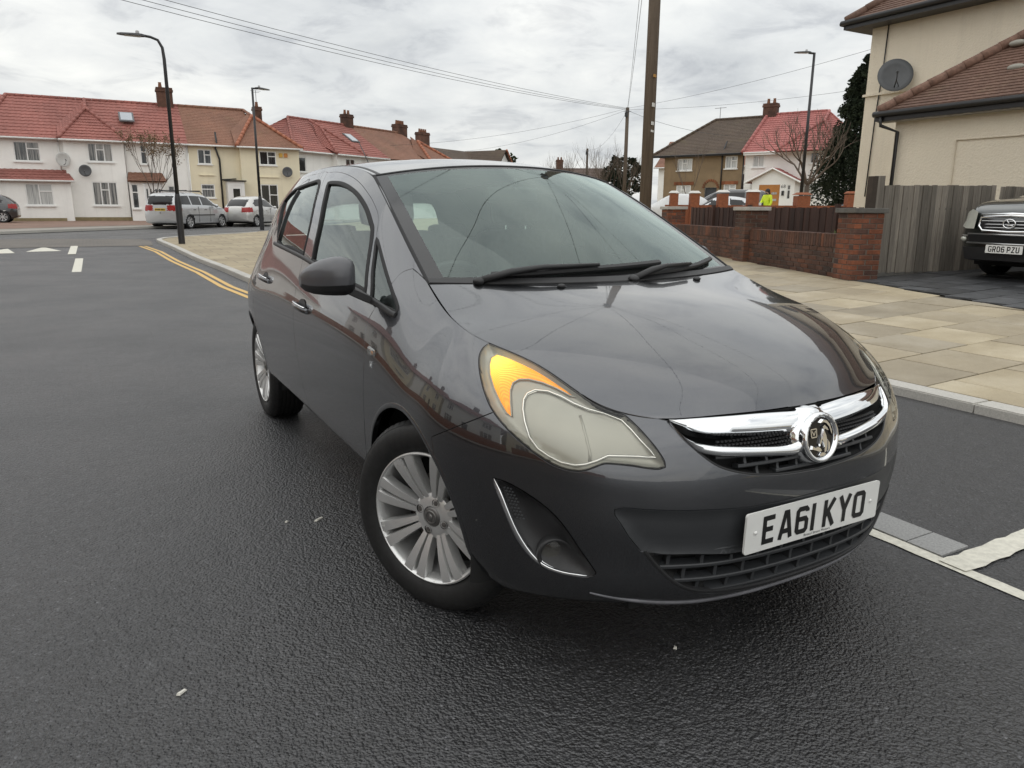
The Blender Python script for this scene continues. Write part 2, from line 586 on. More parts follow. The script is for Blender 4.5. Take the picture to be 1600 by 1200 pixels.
def slab_mat():
    m, n, l, b = mat_new("sandy_paving_slab")
    v = coords(n, l)
    oi = n.new("ShaderNodeObjectInfo")
    off = n.new("ShaderNodeVectorMath"); off.operation = 'ADD'
    sc = n.new("ShaderNodeVectorMath"); sc.operation = 'SCALE'; sc.inputs["Scale"].default_value = 40
    cmb = n.new("ShaderNodeCombineXYZ"); l.new(oi.outputs["Random"], cmb.inputs[0]); l.new(oi.outputs["Random"], cmb.inputs[1])
    l.new(cmb.outputs[0], sc.inputs[0]); l.new(v, off.inputs[0]); l.new(sc.outputs[0], off.inputs[1])
    q = off.outputs[0]
    c = ramp(n, l, noise(n, l, q, 1.3, 7, 0.65), [(0.25, (0.28, 0.232, 0.158)), (0.5, (0.36, 0.308, 0.218)), (0.75, (0.47, 0.42, 0.325))])
    t = ramp(n, l, oi.outputs["Random"], [(0.0, (0.80, 0.80, 0.82)), (0.5, (1.0, 0.98, 0.95)), (1.0, (1.14, 1.12, 1.06))])
    c = mixc(n, l, 1.0, c, t, 'MULTIPLY')
    grit = ramp(n, l, noise(n, l, q, 90, 4, 0.7), [(0.3, 0.86), (0.7, 1.1)])
    c = mixc(n, l, 1.0, c, grit, 'MULTIPLY')
    l.new(c, b.inputs["Base Color"])
    l.new(ramp(n, l, noise(n, l, q, 2.5, 5, 0.6), [(0.35, 0.42), (0.65, 0.72)]), b.inputs["Roughness"])
    bump(n, l, noise(n, l, q, 120, 4, 0.6), b, 0.25, 0.004)
    return m


M_SLAB = slab_mat()


def far_paving(name, cols, size, mortar, off=0.5):
    """small paving units too far away to pick apart"""
    m, n, l, b = mat_new(name)
    v = coords(n, l)
    br = n.new("ShaderNodeTexBrick")
    br.inputs["Scale"].default_value = 1.0
    br.inputs["Brick Width"].default_value = size[0]; br.inputs["Row Height"].default_value = size[1]
    br.inputs["Mortar Size"].default_value = 0.012; br.offset = off
    br.inputs["Color1"].default_value = (*cols[0], 1); br.inputs["Color2"].default_value = (*cols[1], 1); br.inputs["Mortar"].default_value = (*mortar, 1)
    l.new(v, br.inputs["Vector"])
    c = mixc(n, l, 1.0, br.outputs["Color"], ramp(n, l, noise(n, l, v, 0.8, 7, 0.7), [(0.3, 0.78), (0.7, 1.18)]), 'MULTIPLY')
    l.new(c, b.inputs["Base Color"]); b.inputs["Roughness"].default_value = 0.7
    bump(n, l, br.outputs["Fac"], b, -0.4, 0.004)
    return m


M_FARSLAB = far_paving("far_sandy_slabs", ((0.36, 0.30, 0.195), (0.29, 0.235, 0.15)), (0.66, 0.64), (0.17, 0.14, 0.10))
M_TABLE = far_paving("raised_table_setts", ((0.155, 0.135, 0.115), (0.125, 0.112, 0.10)), (0.2, 0.1), (0.09, 0.085, 0.075))
M_REDPAVE = far_paving("red_block_forecourt", ((0.26, 0.145, 0.10), (0.21, 0.12, 0.085)), (0.2, 0.1), (0.12, 0.09, 0.07))

# ------------------------------------------------------------------ roads, pavements
X_KERB = -3.12
road_poly = [(-700, -900), (700, -900), (700, 120), (-700, 120)]
rv, rf = [], []
ys = [-900, -300, -120, -70] + [-38 + i for i in range(27)] + [-10, -4, 0, 4, 12, 40, 120]
for y in ys:
    for x in (-700, -120, -40, -15, 0, 15, 40, 120, 700): rv.append((x, y, road_z(y)))
for i in range(len(ys) - 1):
    for j in range(8): rf.append((i * 9 + j, i * 9 + j + 1, (i + 1) * 9 + j + 1, (i + 1) * 9 + j))
road = mesh_obj('road', rv, rf, M_ROAD, None, True)
road["kind"] = "structure"
R4 = lambda k: (lambda x, y: road_z(y) + 0.004 * k)
sheet('cross_street', [(0.6, -26.2), (-4.7, -30.3), (-34, -58), (-40, -58), (-13, -47.0), (-8, -42.2), (-1.26, -36.2), (4.66, -30.7), (16, -20.0), (30, -8), (30, -2), (9.0, -22.2), (7.4, -25.2)], R4(1), M_STREET)
sheet('raised_table', [(0.15, -22.6), (7.6, -22.6), (7.3, -25.6), (3.6, -27.6), (0.3, -26.4), (0.05, -25.2)], R4(2), M_TABLE)
# pavement beside the parking bay, built out further along
KLINE = [(X_KERB, 9.0), (X_KERB, -7.0), (-2.7, -7.9), (-1.2, -8.9), (-0.62, -9.7), (-0.53, -10.6), (-0.48, -13.3), (-0.33, -16.4), (-0.22, -21.0), (-0.10, -23.6), (-0.05, -24.8), (-0.25, -25.7), (-0.9, -26.6), (-4.7, -30.1), (-20, -44.5), (-32, -56)]
pave = sheet('pavement', KLINE[::-1] + [(-60, 9.0), (-60, -56)][::1] if False else [(p[0] - 0.10, p[1]) for p in KLINE] + [(-70, -56), (-70, 9)], lambda x, y: pave_z(x, y) - 0.03, M_FARSLAB, 1.6)
for v_ in pave.data.vertices:       # beyond the hand-laid slabs the sheet itself is the surface
    if v_.co.y < -8.4 or v_.co.x < -10.5: v_.co.z += 0.03
far_pave = sheet('far_pavement', [(40, 2), (12, -23.8), (4.66, -30.8), (-1.26, -36.3), (-8, -42.4), (-16.5, -50.2), (-30, -60), (-30, -75), (40, -75)], lambda x, y: road_z(y) + 0.10, simple("grey_pavement", (0.27, 0.25, 0.22), 0.75, 0, 0.15, 2.0, 60, 0.2), 2.0)
sheet('forecourt', [(12, -27.0), (4.6, -34.0), (-1.4, -39.4), (-7, -44.5), (-14.0, -50.8), (-14, -52), (14, -52)], lambda x, y: road_z(y) + 0.108, M_REDPAVE, 2.0)


def kerb_run(name, pts, w, zf, h=0.10, L=0.91, mat=M_KERB):
    root = bpy.data.objects.new(name, None); link(root); root["kind"] = "structure"
    P = [Vector(p) for p in pts]
    d = [0]
    for a, b in zip(P, P[1:]): d.append(d[-1] + (b - a).length)
    def at_(s):
        for i in range(len(P) - 1):
            if s <= d[i + 1] + 1e-9: return P[i].lerp(P[i + 1], (s - d[i]) / (d[i + 1] - d[i]))
        return P[-1]
    s = 0.0
    while s < d[-1] - 0.05:
        e = min(s + L, d[-1])
        a, b = at_(s + 0.004), at_(e - 0.004)
        t = (b - a)
        if t.length < 0.02: break
        t.normalize(); nn = Vector((-t.y, t.x))
        q = []
        for zz, k in ((-h, 0), (0, 1)):
            for p, o in ((a, 0), (b, 0), (b, 1), (a, 1)):
                r = p + nn * (w * o) * -1
                z = zf(p.x, p.y) + (0 if k else zz)
                q.append((r.x, r.y, z))
        V = q
        ob = MB().add(V, [(0, 1, 2, 3), (7, 6, 5, 4), (0, 4, 5, 1), (1, 5, 6, 2), (2, 6, 7, 3), (3, 7, 4, 0)]).build('kerbstone', mat, root)
        bm = bmesh.new(); bm.from_mesh(ob.data); bmesh.ops.recalc_face_normals(bm, faces=bm.faces)
        bmesh.ops.bevel(bm, geom=[e_ for e_ in bm.edges if min(v.co.z for v in e_.verts) > V[0][2] + 0.02], offset=0.008, segments=2, affect='EDGES'); bm.to_mesh(ob.data); bm.free()
        s = e
    return root


kerb_run('kerb', [(X_KERB, 5.0), (X_KERB, -7.0)], 0.18, lambda x, y: pave_z(-3.2, y) + 0.002, mat=M_KERB)
kerb_run('kerb', KLINE[1:14], 0.16, lambda x, y: road_z(y) + 0.085)
kerb_run('kerb', [(12, -23.8), (4.66, -30.8), (-1.26, -36.3), (-8, -42.4), (-16.5, -50.2)][::-1], 0.14, lambda x, y: road_z(y) + 0.12, L=1.8)

# the slabs one can tell apart
SL = 0.64
DRV = [(-8.25, -5.2), (-7.2, -2.27), (-5.9, 1.4)]     # edge of the drive


def drive_x(y):
    return np.interp(y, [-5.2, -2.27, 1.4], [-8.25, -7.2, -5.9])


def wall_x(y):
    return np.interp(y, [-12.9, -8.36, -5.15], [-11.03, -9.34, -8.15])


sheet('joint_bed', [(-3.3, 2.4), (-6.2, 2.4), (-7.2, -2.27), (-8.25, -5.2), (-11.0, -12.9), (-8.6, -12.9), (-3.3, -9.6)][::-1], lambda x, y: pave_z(x, y) - 0.014, simple('joint_sand_dark', (0.055, 0.048, 0.038), 0.95, 0, 0.3, 12), 1.2)
rng = random.Random(3)
for r in range(-13, 5):
    y0 = -0.87 - 0.03 + r * 0.635
    off = 0.0 if r % 2 else 0.32
    for c in range(0, 11):
        x1 = -3.31 - (c * SL) + (off if c else 0.0)
        x0 = -3.31 - ((c + 1) * SL) + off
        if c == 0: x1 = -3.31
        ym = y0 + 0.31
        lim = drive_x(ym) if ym > -5.15 else wall_x(ym)
        if x1 < lim + 0.04: continue
        a0 = drive_x(y0) if y0 > -5.2 else wall_x(y0)
        a1 = drive_x(y0 + 0.62) if y0 + 0.62 > -5.2 else wall_x(y0 + 0.62)
        xa0, xa1 = max(x0, a0 + 0.01), max(x0, a1 + 0.01)
        if x1 - min(xa0, xa1) < 0.05: continue
        g = 0.0065
        dz = rng.uniform(-0.003, 0.003)
        gx = 0.011
        P2 = [(xa0 + gx, y0 + g), (x1 - gx, y0 + g), (x1 - gx, y0 + 0.635 - g), (xa1 + gx, y0 + 0.635 - g)]
        tz = lambda p: pave_z(*p) + dz
        V = [(p[0], p[1], tz(p) - 0.04) for p in P2] + [(p[0], p[1], tz(p) - 0.003) for p in P2]
        cx, cy = sum(p[0] for p in P2) / 4, sum(p[1] for p in P2) / 4
        V += [(p[0] + (0.006 if p[0] < cx else -0.006), p[1] + (0.006 if p[1] < cy else -0.006), tz(p)) for p in P2]
        F = [(0, 1, 5, 4), (1, 2, 6, 5), (2, 3, 7, 6), (3, 0, 4, 7), (4, 5, 9, 8), (5, 6, 10, 9), (6, 7, 11, 10), (7, 4, 8, 11), (8, 9, 10, 11)]
        o = mesh_obj('paving_slab', [(v[0] - cx, v[1] - cy, v[2]) for v in V], F, M_SLAB, pave)
        o.location = (cx, cy, 0)

# driveway of dark riven stone
M_DRIVE = simple("dark_riven_stone", (0.060, 0.062, 0.066), 0.42, 0, 0.5, 5, 30, 0.6, oi=0.45, bdist=0.01)
drive = sheet('driveway', [(-8.3, -5.3), (-7.25, -2.27), (-5.3, 3.2), (-14, 3.2), (-14, -5.3)], lambda x, y: pave_z(x, y) + 0.0 + 0.012 * 0, simple("drive_joint", (0.03, 0.03, 0.03), 0.9), 1.0)
for r in range(0, 13):
    y0 = -5.05 + r * 0.42
    x = -13.4 + rng.uniform(0, 0.4)
    while x < -5.4:
        L = rng.choice((0.42, 0.62, 0.84))
        x1 = x + L
        lim = drive_x(y0 + 0.2) - 0.03
        if x > lim - 0.06: break
        x1 = min(x1, lim)
        g = 0.009
        P2 = [(x + g, y0 + g), (x1 - g, y0 + g), (x1 - g, y0 + 0.42 - g), (x + g, y0 + 0.42 - g)]
        cx, cy = (x + x1) / 2, y0 + 0.21
        dz = rng.uniform(0.004, 0.014)
        V = [(p[0] - cx, p[1] - cy, pave_z(*p) - 0.02) for p in P2] + [(p[0] - cx + rng.uniform(-.006, .006), p[1] - cy + rng.uniform(-.006, .006), pave_z(*p) + dz + rng.uniform(-0.002, 0.002)) for p in P2]
        o = mesh_obj('paving_block', V, [(0, 1, 5, 4), (1, 2, 6, 5), (2, 3, 7, 6), (3, 0, 4, 7), (4, 5, 6, 7)], M_DRIVE, drive)
        o.location = (cx, cy, 0)
        x = x1

# ------------------------------------------------------------------ markings


def mark(name, label, poly, mat, k=2, group=None, step=2.0):
    o = sheet(name, poly, R4(k), mat, step, None, None, 0.6)
    return tag(o, label, "road marking", group)


def rect(x0, x1, y0, y1): return [(x0, y0), (x1, y0), (x1, y1), (x0, y1)]


def jag(x0, x1, y0, y1, n=40, a=0.004):
    """painted stripe along y with slightly ragged edges"""
    ys_ = np.linspace(y0, y1, n)
    return [(x0 + rng.uniform(-a, a), y) for y in ys_] + [(x1 + rng.uniform(-a, a), y) for y in ys_[::-1]]


BX = -0.925
mark('bay_line', "long white bay line beside the hatchback on the asphalt", jag(BX - 0.060, BX, -7.2, 3.2, 120), M_WHITE, 1)
mark('bay_end_line', "short white line across the parking bay", [(p[1], p[0]) for p in jag(0.655, 0.755, -3.0, BX - 0.02, 40, 0.006)][::-1], M_WHITE, 2)
setts = bpy.data.objects.new('granite_strip', None); link(setts); setts["kind"] = "structure"
y = -7.2
while y < 3.0:
    e = y + rng.uniform(0.55, 0.75)
    for (a, b) in (((y, min(e, 0.64)), ) if e > 0.64 and y < 0.64 else ((y, e), )):
        if a < 0.64 and b > 0.64: b = 0.64
        if 0.64 <= a < 0.77: a = 0.77
        if b - a < 0.05: continue
        MB().box((BX - 0.147, (a + b) / 2, 0.003), (0.168, b - a - 0.006, 0.012)).build('granite_sett', M_GRANITE, setts)
    y = e
for k, (a, b) in enumerate(((-0.02, 0.06), (0.115, 0.195))):
    L_ = [(-0.42, -8.2), (-0.26, -10.4), (-0.22, -13.3), (-0.05, -16.4), (0.06, -20.0), (0.30, -22.5)]
    mark('double_yellow_line', ("outer" if k else "inner") + " yellow line along the kerb of the wide pavement corner", [(x + a + 0.06, y) for x, y in L_] + [(x + b + 0.06, y) for x, y in L_[::-1]], M_YELL, 1, "double yellow lines")
mark('centre_dash', "nearer white dash on the road left of the hatchback", rect(1.93, 2.09, -18.1, -14.3), M_WHITE, 1, "centre line dashes")
mark('centre_dash', "farther white dash on the road by the raised table", rect(2.1, 2.28, -23.0, -19.5), M_WHITE, 3, "centre line dashes")
mark('hump_triangle', "white road hump triangle next to the dashed line", [(3.25, -20.9), (2.45, -21.0), (2.95, -22.9)][::-1], M_WHITE, 1, "road hump triangles")
mark('hump_triangle', "white road hump triangle at the photograph's edge", [(4.45, -20.3), (3.45, -20.5), (3.75, -22.4)][::-1], M_WHITE, 1, "road hump triangles")
mark('worn_marking', "small worn pinkish paint patch in the bay", [(-1.18, 0.98), (-1.06, 0.92), (-1.08, 1.15), (-1.2, 1.2)][::-1], simple("worn_pink_paint", (0.45, 0.36, 0.33), 0.7, 0, 0.3, 60), 1)
# litter
for (lx, ly, ln, lab) in ((1.542, 0.148, 0.03, "small white paper scrap on the asphalt near the photo's lower edge"), (0.938, -0.782, 0.05, "pale splinter lying beside the front wheel"), (1.059, -0.818, 0.015, "tiny pale chip lying beside the splinter"), (0.264, 0.611, 0.016, "small pale stone in front of the bumper")):
    o = MB().hexa([(-ln / 2, -0.006, 0), (ln / 2, -0.004, 0), (ln / 2 * 0.7, 0.006, 0), (-ln / 2, 0.003, 0), (-ln / 2 * 0.8, -0.004, 0.004), (ln / 2 * 0.8, -0.003, 0.006), (ln / 2 * 0.5, 0.004, 0.005), (-ln / 2 * 0.7, 0.002, 0.003)]).build('litter', simple("litter_pale", (0.62, 0.60, 0.54), 0.8), None)
    o.location = (lx, ly, 0.001); o.rotation_euler = (0, 0, 0.6)
    tag(o, lab, "litter")

# ================================================================== brick walls, fences
def brick_mat(name, cols, oi=True):
    m, n, l, b = mat_new(name)
    v = coords(n, l)
    o = n.new("ShaderNodeObjectInfo")
    k = len(cols)
    c = ramp(n, l, o.outputs["Random"], [(i / (k - 1), cols[i]) for i in range(k)])
    g = n.new("ShaderNodeNewGeometry")
    d = ramp(n, l, noise(n, l, g.outputs["Position"], 1.1, 6, 0.7), [(0.38, 0.50), (0.62, 1.12)])
    c = mixc(n, l, 1.0, c, d, 'MULTIPLY')
    s = ramp(n, l, noise(n, l, g.outputs["Position"], 26, 5, 0.7), [(0.3, 0.72), (0.7, 1.2)])
    c = mixc(n, l, 1.0, c, s, 'MULTIPLY')
    # lime bloom
    w = ramp(n, l, noise(n, l, g.outputs["Position"], 5.5, 6, 0.75), [(0.66, 0.0), (0.76, 0.5)])
    c = mixc(n, l, w, c, (0.42, 0.38, 0.33))
    l.new(c, b.inputs["Base Color"]); b.inputs["Roughness"].default_value = 0.88
    bump(n, l, noise(n, l, g.outputs["Position"], 70, 5, 0.65), b, 0.5, 0.006)
    return m


M_BRICK = brick_mat("weathered_red_brick", [(0.075, 0.040, 0.028), (0.13, 0.058, 0.036), (0.10, 0.055, 0.040), (0.17, 0.066, 0.035), (0.065, 0.042, 0.034)])
M_BRICKP = brick_mat("pier_orange_brick", [(0.10, 0.045, 0.030), (0.22, 0.070, 0.032), (0.07, 0.042, 0.034), (0.27, 0.085, 0.036), (0.13, 0.055, 0.035)])
M_BRICKO = brick_mat("clean_orange_brick", [(0.27, 0.095, 0.042), (0.31, 0.115, 0.052), (0.24, 0.085, 0.040)])
M_MORTAR = simple("mortar", (0.115, 0.098, 0.082), 0.95, 0, 0.25, 9, 60, 0.3)
M_COPE = simple("concrete_coping", (0.11, 0.105, 0.095), 0.9, 0, 0.35, 7, 40, 0.5)
M_COPEG = simple("pale_coping", (0.40, 0.385, 0.35), 0.85, 0, 0.2, 7, 40, 0.3)
M_CAPW = simple("white_painted_cap", (0.62, 0.61, 0.58), 0.7, 0, 0.1, 7)


def brick_mesh(name, d, mat):
    o = MB().box((0, 0, 0), d).build(name, mat)
    bm = bmesh.new(); bm.from_mesh(o.data); bmesh.ops.bevel(bm, geom=list(bm.edges), offset=0.004, segments=1, affect='EDGES'); bm.to_mesh(o.data); bm.free()
    me = o.data; bpy.data.objects.remove(o); return me


BR = {}


def brick(parent, kind, loc, rot, mat):
    key = (kind, mat.name)
    if key not in BR:
        BR[key] = brick_mesh('brick', {'s': (0.215, 0.1025, 0.065), 'h': (0.1025, 0.1025, 0.065), 'r': (0.065, 0.22, 0.205), 'q': (0.16, 0.1025, 0.065)}[kind], mat)
    o = bpy.data.objects.new('brick', BR[key]); link(o, parent)
    o.location = loc; o.rotation_euler = rot
    return o


def brick_pier(root, u, v, z0, w, courses, mat, cap, capd=0.07, faces=('f', 'r')):
    """square pier centred at (u,v); bricks on the visible faces, mortar core inside"""
    h = courses * 0.075
    MB().box((u, v, z0 + h / 2 - 0.1), (w - 0.012, w - 0.012, h + 0.2)).build('mortar_core', M_MORTAR, root)
    n = int(round(w / 0.225))
    for c in range(courses):
        z = z0 + 0.0375 + c * 0.075
        for f in faces:
            k = (c % 2) == (0 if f in 'fb' else 1)
            items = [('s', -w / 2 + 0.1075), ('s', w / 2 - 0.1075)] if k else [('h', -w / 2 + 0.165), ('s', w / 2 - 0.33 + 0.1075 - 0.0), ] if False else [('h', -w / 2 + 0.1025 / 2), ('s', 0.0), ('h', w / 2 - 0.1025 / 2)]
            for kd, t in items:
                j = rng.uniform(-0.002, 0.002)
                if f == 'f': brick(root, kd, (u + t, v - w / 2 + 0.051 + j, z), (0, 0, 0), mat)
                if f == 'b': brick(root, kd, (u + t, v + w / 2 - 0.051 + j, z), (0, 0, 0), mat)
                if f == 'r': brick(root, kd, (u + w / 2 - 0.051 + j, v + t, z), (0, 0, math.pi / 2), mat)
                if f == 'l': brick(root, kd, (u - w / 2 + 0.051 + j, v + t, z), (0, 0, math.pi / 2), mat)
    o = MB().box((u, v, z0 + h + capd / 2 + 0.002), (w + 0.08, w + 0.08, capd)).build('pier_cap', cap, root, bevel=0.01)


# wall along the pavement: local x runs back from the corner pier, local -y faces the pavement
W0, W1 = Vector((-8.15, -5.15)), Vector((-9.34, -8.36))
WD = (W1 - W0).normalized()
W_RZ = math.atan2(WD.y, WD.x) + math.pi        # local +x points towards the corner pier (to the right in the photo)
WALL_L = 7.6
wz = pave_z(-8.2, -5.2)
wall = thing('garden_wall', "low red brick garden wall with upright coping bricks along the pavement", "wall", (W0.x, W0.y, wz), W_RZ)


def wl_z(u): return 0.010 * u * 0 - 0.0


for seg, (ua, ub, courses, full) in enumerate(((-3.35, -0.42, 6, True), (-WALL_L, -3.8, 6, False))):
    MB().box(((ua + ub) / 2, 0.11, 0.17), (ub - ua, 0.19, 0.72)).build('mortar_core', M_MORTAR, wall)
    for c in range(courses):
        z = -0.03 + 0.0375 + c * 0.075 + 0.03
        u = ua + (0.1125 if c % 2 else 0.0)
        if c % 2: brick(wall, 'h', (ua + 0.051, 0.051 + 0.006, z), (0, 0, 0), M_BRICK)
        while u + 0.215 < ub + 0.02:
            if full or u > -6.9:
                brick(wall, 's', (u + 0.1075, 0.051 + 0.006 + rng.uniform(-0.002, 0.002), z), (0, 0, rng.uniform(-0.006, 0.006)), M_BRICK)
            u += 0.225
    u = ua + 0.03
    z = courses * 0.075 + 0.105
    while u < ub:
        brick(wall, 'r', (u, 0.11, z + rng.uniform(-0.004, 0.004)), (0, 0, rng.uniform(-0.02, 0.02)), M_BRICK)
        u += 0.0745
pier = thing('brick_pier', "weathered orange brick pier with dark cap at the pavement corner", "pier", (W0.x, W0.y, wz), W_RZ, "brick piers of the garden wall")
brick_pier(pier, -0.17, 0.17, 0.0, 0.45, 13, M_BRICKP, M_COPE)
pier2 = thing('brick_pier', "second brick pier with pale cracked cap rising from the garden wall", "pier", (W0.x, W0.y, wz + 0.02), W_RZ, "brick piers of the garden wall")
brick_pier(pier2, -3.58, 0.12, 0.0, 0.45, 13, M_BRICK, M_COPEG)
pier3 = thing('brick_pier', "farthest brick pier of the garden wall beside the hatchback's windscreen", "pier", (W0.x, W0.y, wz + 0.03), W_RZ, "brick piers of the garden wall")
brick_pier(pier3, -7.75, 0.12, 0.0, 0.45, 13, M_BRICKP, M_COPEG)

# verge and brown fence behind the wall


def board_mat(name, cols, grain=1.0):
    m, n, l, b = mat_new(name)
    v = coords(n, l)
    o = n.new("ShaderNodeObjectInfo")
    mp = n.new("ShaderNodeMapping"); mp.inputs["Scale"].default_value = (1, 1, 0.05)
    off = n.new("ShaderNodeCombineXYZ"); k = math_n(n, l, 'MULTIPLY', o.outputs["Random"], 30.0); l.new(k, off.inputs[0]); l.new(k, off.inputs[1])
    l.new(off.outputs[0], mp.inputs["Location"]); l.new(v, mp.inputs["Vector"])
    c = ramp(n, l, noise(n, l, mp.outputs[0], 45 * grain, 8, 0.7, 0.6), [(0.25, cols[0]), (0.5, cols[1]), (0.75, cols[2])])
    t = ramp(n, l, o.outputs["Random"], [(0, 0.58), (1, 1.32)])
    c = mixc(n, l, 1.0, c, t, 'MULTIPLY')
    kn = ramp(n, l, noise(n, l, v, 9, 3, 0.5), [(0.70, 0.0), (0.76, 0.7)])
    c = mixc(n, l, kn, c, [x * 0.35 for x in cols[0]])
    l.new(c, b.inputs["Base Color"]); b.inputs["Roughness"].default_value = 0.85
    bump(n, l, noise(n, l, mp.outputs[0], 60 * grain, 6, 0.7), b, 0.5, 0.004)
    return m


M_BROWNF = board_mat("brown_stained_board", ((0.030, 0.014, 0.010), (0.050, 0.024, 0.017), (0.075, 0.037, 0.026)))
M_GREYF = board_mat("weathered_grey_board", ((0.10, 0.088, 0.072), (0.19, 0.168, 0.14), (0.30, 0.268, 0.225)))


def board(parent, u, v, z0, z1, w, t, mat, lean=0.0, name='fence_board', top=0.0):
    o = MB().hexa([(-w / 2, -t / 2, 0), (w / 2, -t / 2, 0), (w / 2, t / 2, 0), (-w / 2, t / 2, 0), (-w / 2, -t / 2, z1 - z0), (w / 2, -t / 2, z1 - z0 + top), (w / 2, t / 2, z1 - z0 + top), (-w / 2, t / 2, z1 - z0)]).build(name, mat, parent)
    o.location = (u, v, z0); o.rotation_euler = (0, lean, rng.uniform(-0.03, 0.03))
    return o


bf = thing('brown_fence', "dark brown close-boarded fence behind the garden wall", "fence", (W0.x, W0.y, wz), W_RZ)
u = -8.6
while u < -0.42:
    board(bf, u, 0.95 + (0.012 if int(u * 100) % 2 else 0), 0.0, 1.06 + rng.uniform(-0.012, 0.012), 0.118, 0.018, M_BROWNF)
    u += 0.108
MB().box((-4.5, 1.0, 0.3), (8.2, 0.05, 0.08)).box((-4.5, 1.0, 0.85), (8.2, 0.05, 0.08)).build('rail', M_BROWNF, bf)
for u in (-7.2, -5.3, -2.0):
    MB().box((u, 0.92, 0.55), (0.09, 0.07, 1.14)).build('fence_post', M_BROWNF, bf)
soil = mesh_obj('flower_bed', [(-8.4, 0.2, 0.50), (-0.4, 0.2, 0.50), (-0.4, 0.95, 0.54), (-8.4, 0.95, 0.54)], [(0, 1, 2, 3)], simple("soil", (0.07, 0.055, 0.035), 0.95, 0, 0.3, 8), None)
soil.location = (W0.x, W0.y, wz); soil.rotation_euler = (0, 0, W_RZ); soil["kind"] = "structure"
# weeds on the bed
M_GRASS = simple("weed_green", (0.10, 0.15, 0.035), 0.7, 0, 0.4, 9)
gv, gf = [], []
for k in range(420):
    u = rng.uniform(-3.0, -0.35); s = math.exp(-((u + 0.9) / 0.5) ** 2) + 0.5 * math.exp(-((u + 2.2) / 0.25) ** 2)
    if rng.random() > s + 0.08: continue
    v = rng.uniform(0.22, 0.5); h = rng.uniform(0.04, 0.15) * (0.5 + s)
    a = rng.uniform(0, 6.28); lx, ly = math.cos(a) * h * 0.5, math.sin(a) * h * 0.5
    w = 0.006; i = len(gv)
    gv += [(u - w, v, 0.52), (u + w, v, 0.52), (u + lx * 0.5 + w * 0.7, v + ly * 0.5, 0.52 + h * 0.7), (u + lx * 0.5 - w * 0.7, v + ly * 0.5, 0.52 + h * 0.7), (u + lx, v + ly, 0.52 + h)]
    gf += [(i, i + 1, i + 2, i + 3), (i + 3, i + 2, i + 4)]
gr = mesh_obj('grass', gv, gf, M_GRASS)
gr.location = (W0.x, W0.y, wz); gr.rotation_euler = (0, 0, W_RZ)
tag(gr, "tufts of grass and weeds on top of the garden wall", "grass", None, "stuff")

# weathered grey fence beside the drive
F0, F1 = Vector((-8.62, -5.25)), Vector((-11.1, -4.8))
FD = (F1 - F0).normalized()
gfz = pave_z(-8.7, -5.2)
fence = thing('grey_fence', "weathered grey vertical board fence beside the dark driveway", "fence", (F0.x, F0.y, gfz), math.atan2(FD.y, FD.x))
# local x from pavement to house; camera side is local -y? keep boards centred on the line
u = 0.0
k = 0
while u < 2.40:
    w = rng.choice((0.075, 0.09, 0.1, 0.115))
    if k < 2: zt = 1.50 + rng.uniform(-0.01, 0.01)
    else: zt = 1.365 + 0.012 * u + rng.uniform(-0.006, 0.006)
    board(fence, u + w / 2, 0.012 * (k % 2), 0.06 if k > 1 else 0.0, zt, w - 0.003, 0.02, M_GREYF, -0.02 + rng.uniform(-0.004, 0.004))
    u += w; k += 1
u = 2.52
while u < 4.6:
    w = rng.choice((0.08, 0.095, 0.11))
    board(fence, u + w / 2, 0.012 * (k % 2), 0.06, 1.385 + rng.uniform(-0.006, 0.006), w - 0.003, 0.02, M_GREYF, 0.02)
    u += w; k += 1
MB().box((1.2, 0.05, 0.35), (2.4, 0.04, 0.08)).box((1.2, 0.05, 1.1), (2.4, 0.04, 0.08)).build('rail', M_GREYF, fence)
MB().box((2.46, 0.05, 0.95), (0.25, 0.05, 0.08)).build('gate_bar', M_BROWNF, fence)
MB().box((-0.06, 0.0, 0.74), (0.1, 0.1, 1.5)).build('gate_post', simple("dark_oak_post", (0.045, 0.033, 0.024), 0.85, 0, 0.3, 9, 40, 0.4), fence)
MB().box((1.25, 0.03, 0.02), (2.5, 0.06, 0.1)).build('gravel_board', M_COPE, fence)

# orange brick front wall across the junction, with white-capped piers
CAMR = Vector((math.cos(YAW), -math.sin(YAW), 0)); CAMF = Vector((math.sin(YAW), math.cos(YAW), 0))
O_D = 31.0
o_org = Vector((CAM_POS[0], CAM_POS[1], 0)) + CAMF * O_D
oz = 0.44
O_RZ = math.atan2(CAMR.y, CAMR.x)
owall = thing('front_wall', "clean orange brick front wall in front of the semi-detached houses", "wall", (o_org.x, o_org.y, oz), O_RZ)
M_OWALL = far_paving("orange_brick_courses", ((0.29, 0.10, 0.045), (0.24, 0.085, 0.04)), (0.225, 0.075), (0.22, 0.17, 0.13))
MB().box((10.4, 0.1, 0.46), (8.3, 0.2, 1.02)).build('wall_panel', simple("orange_brick_wall", (0.22, 0.075, 0.036), 0.9, 0, 0.22, 14, 60, 0.3), owall)
M_OPIER = simple("orange_brick_pier_face", (0.25, 0.085, 0.040), 0.9, 0, 0.25, 12, 60, 0.3)
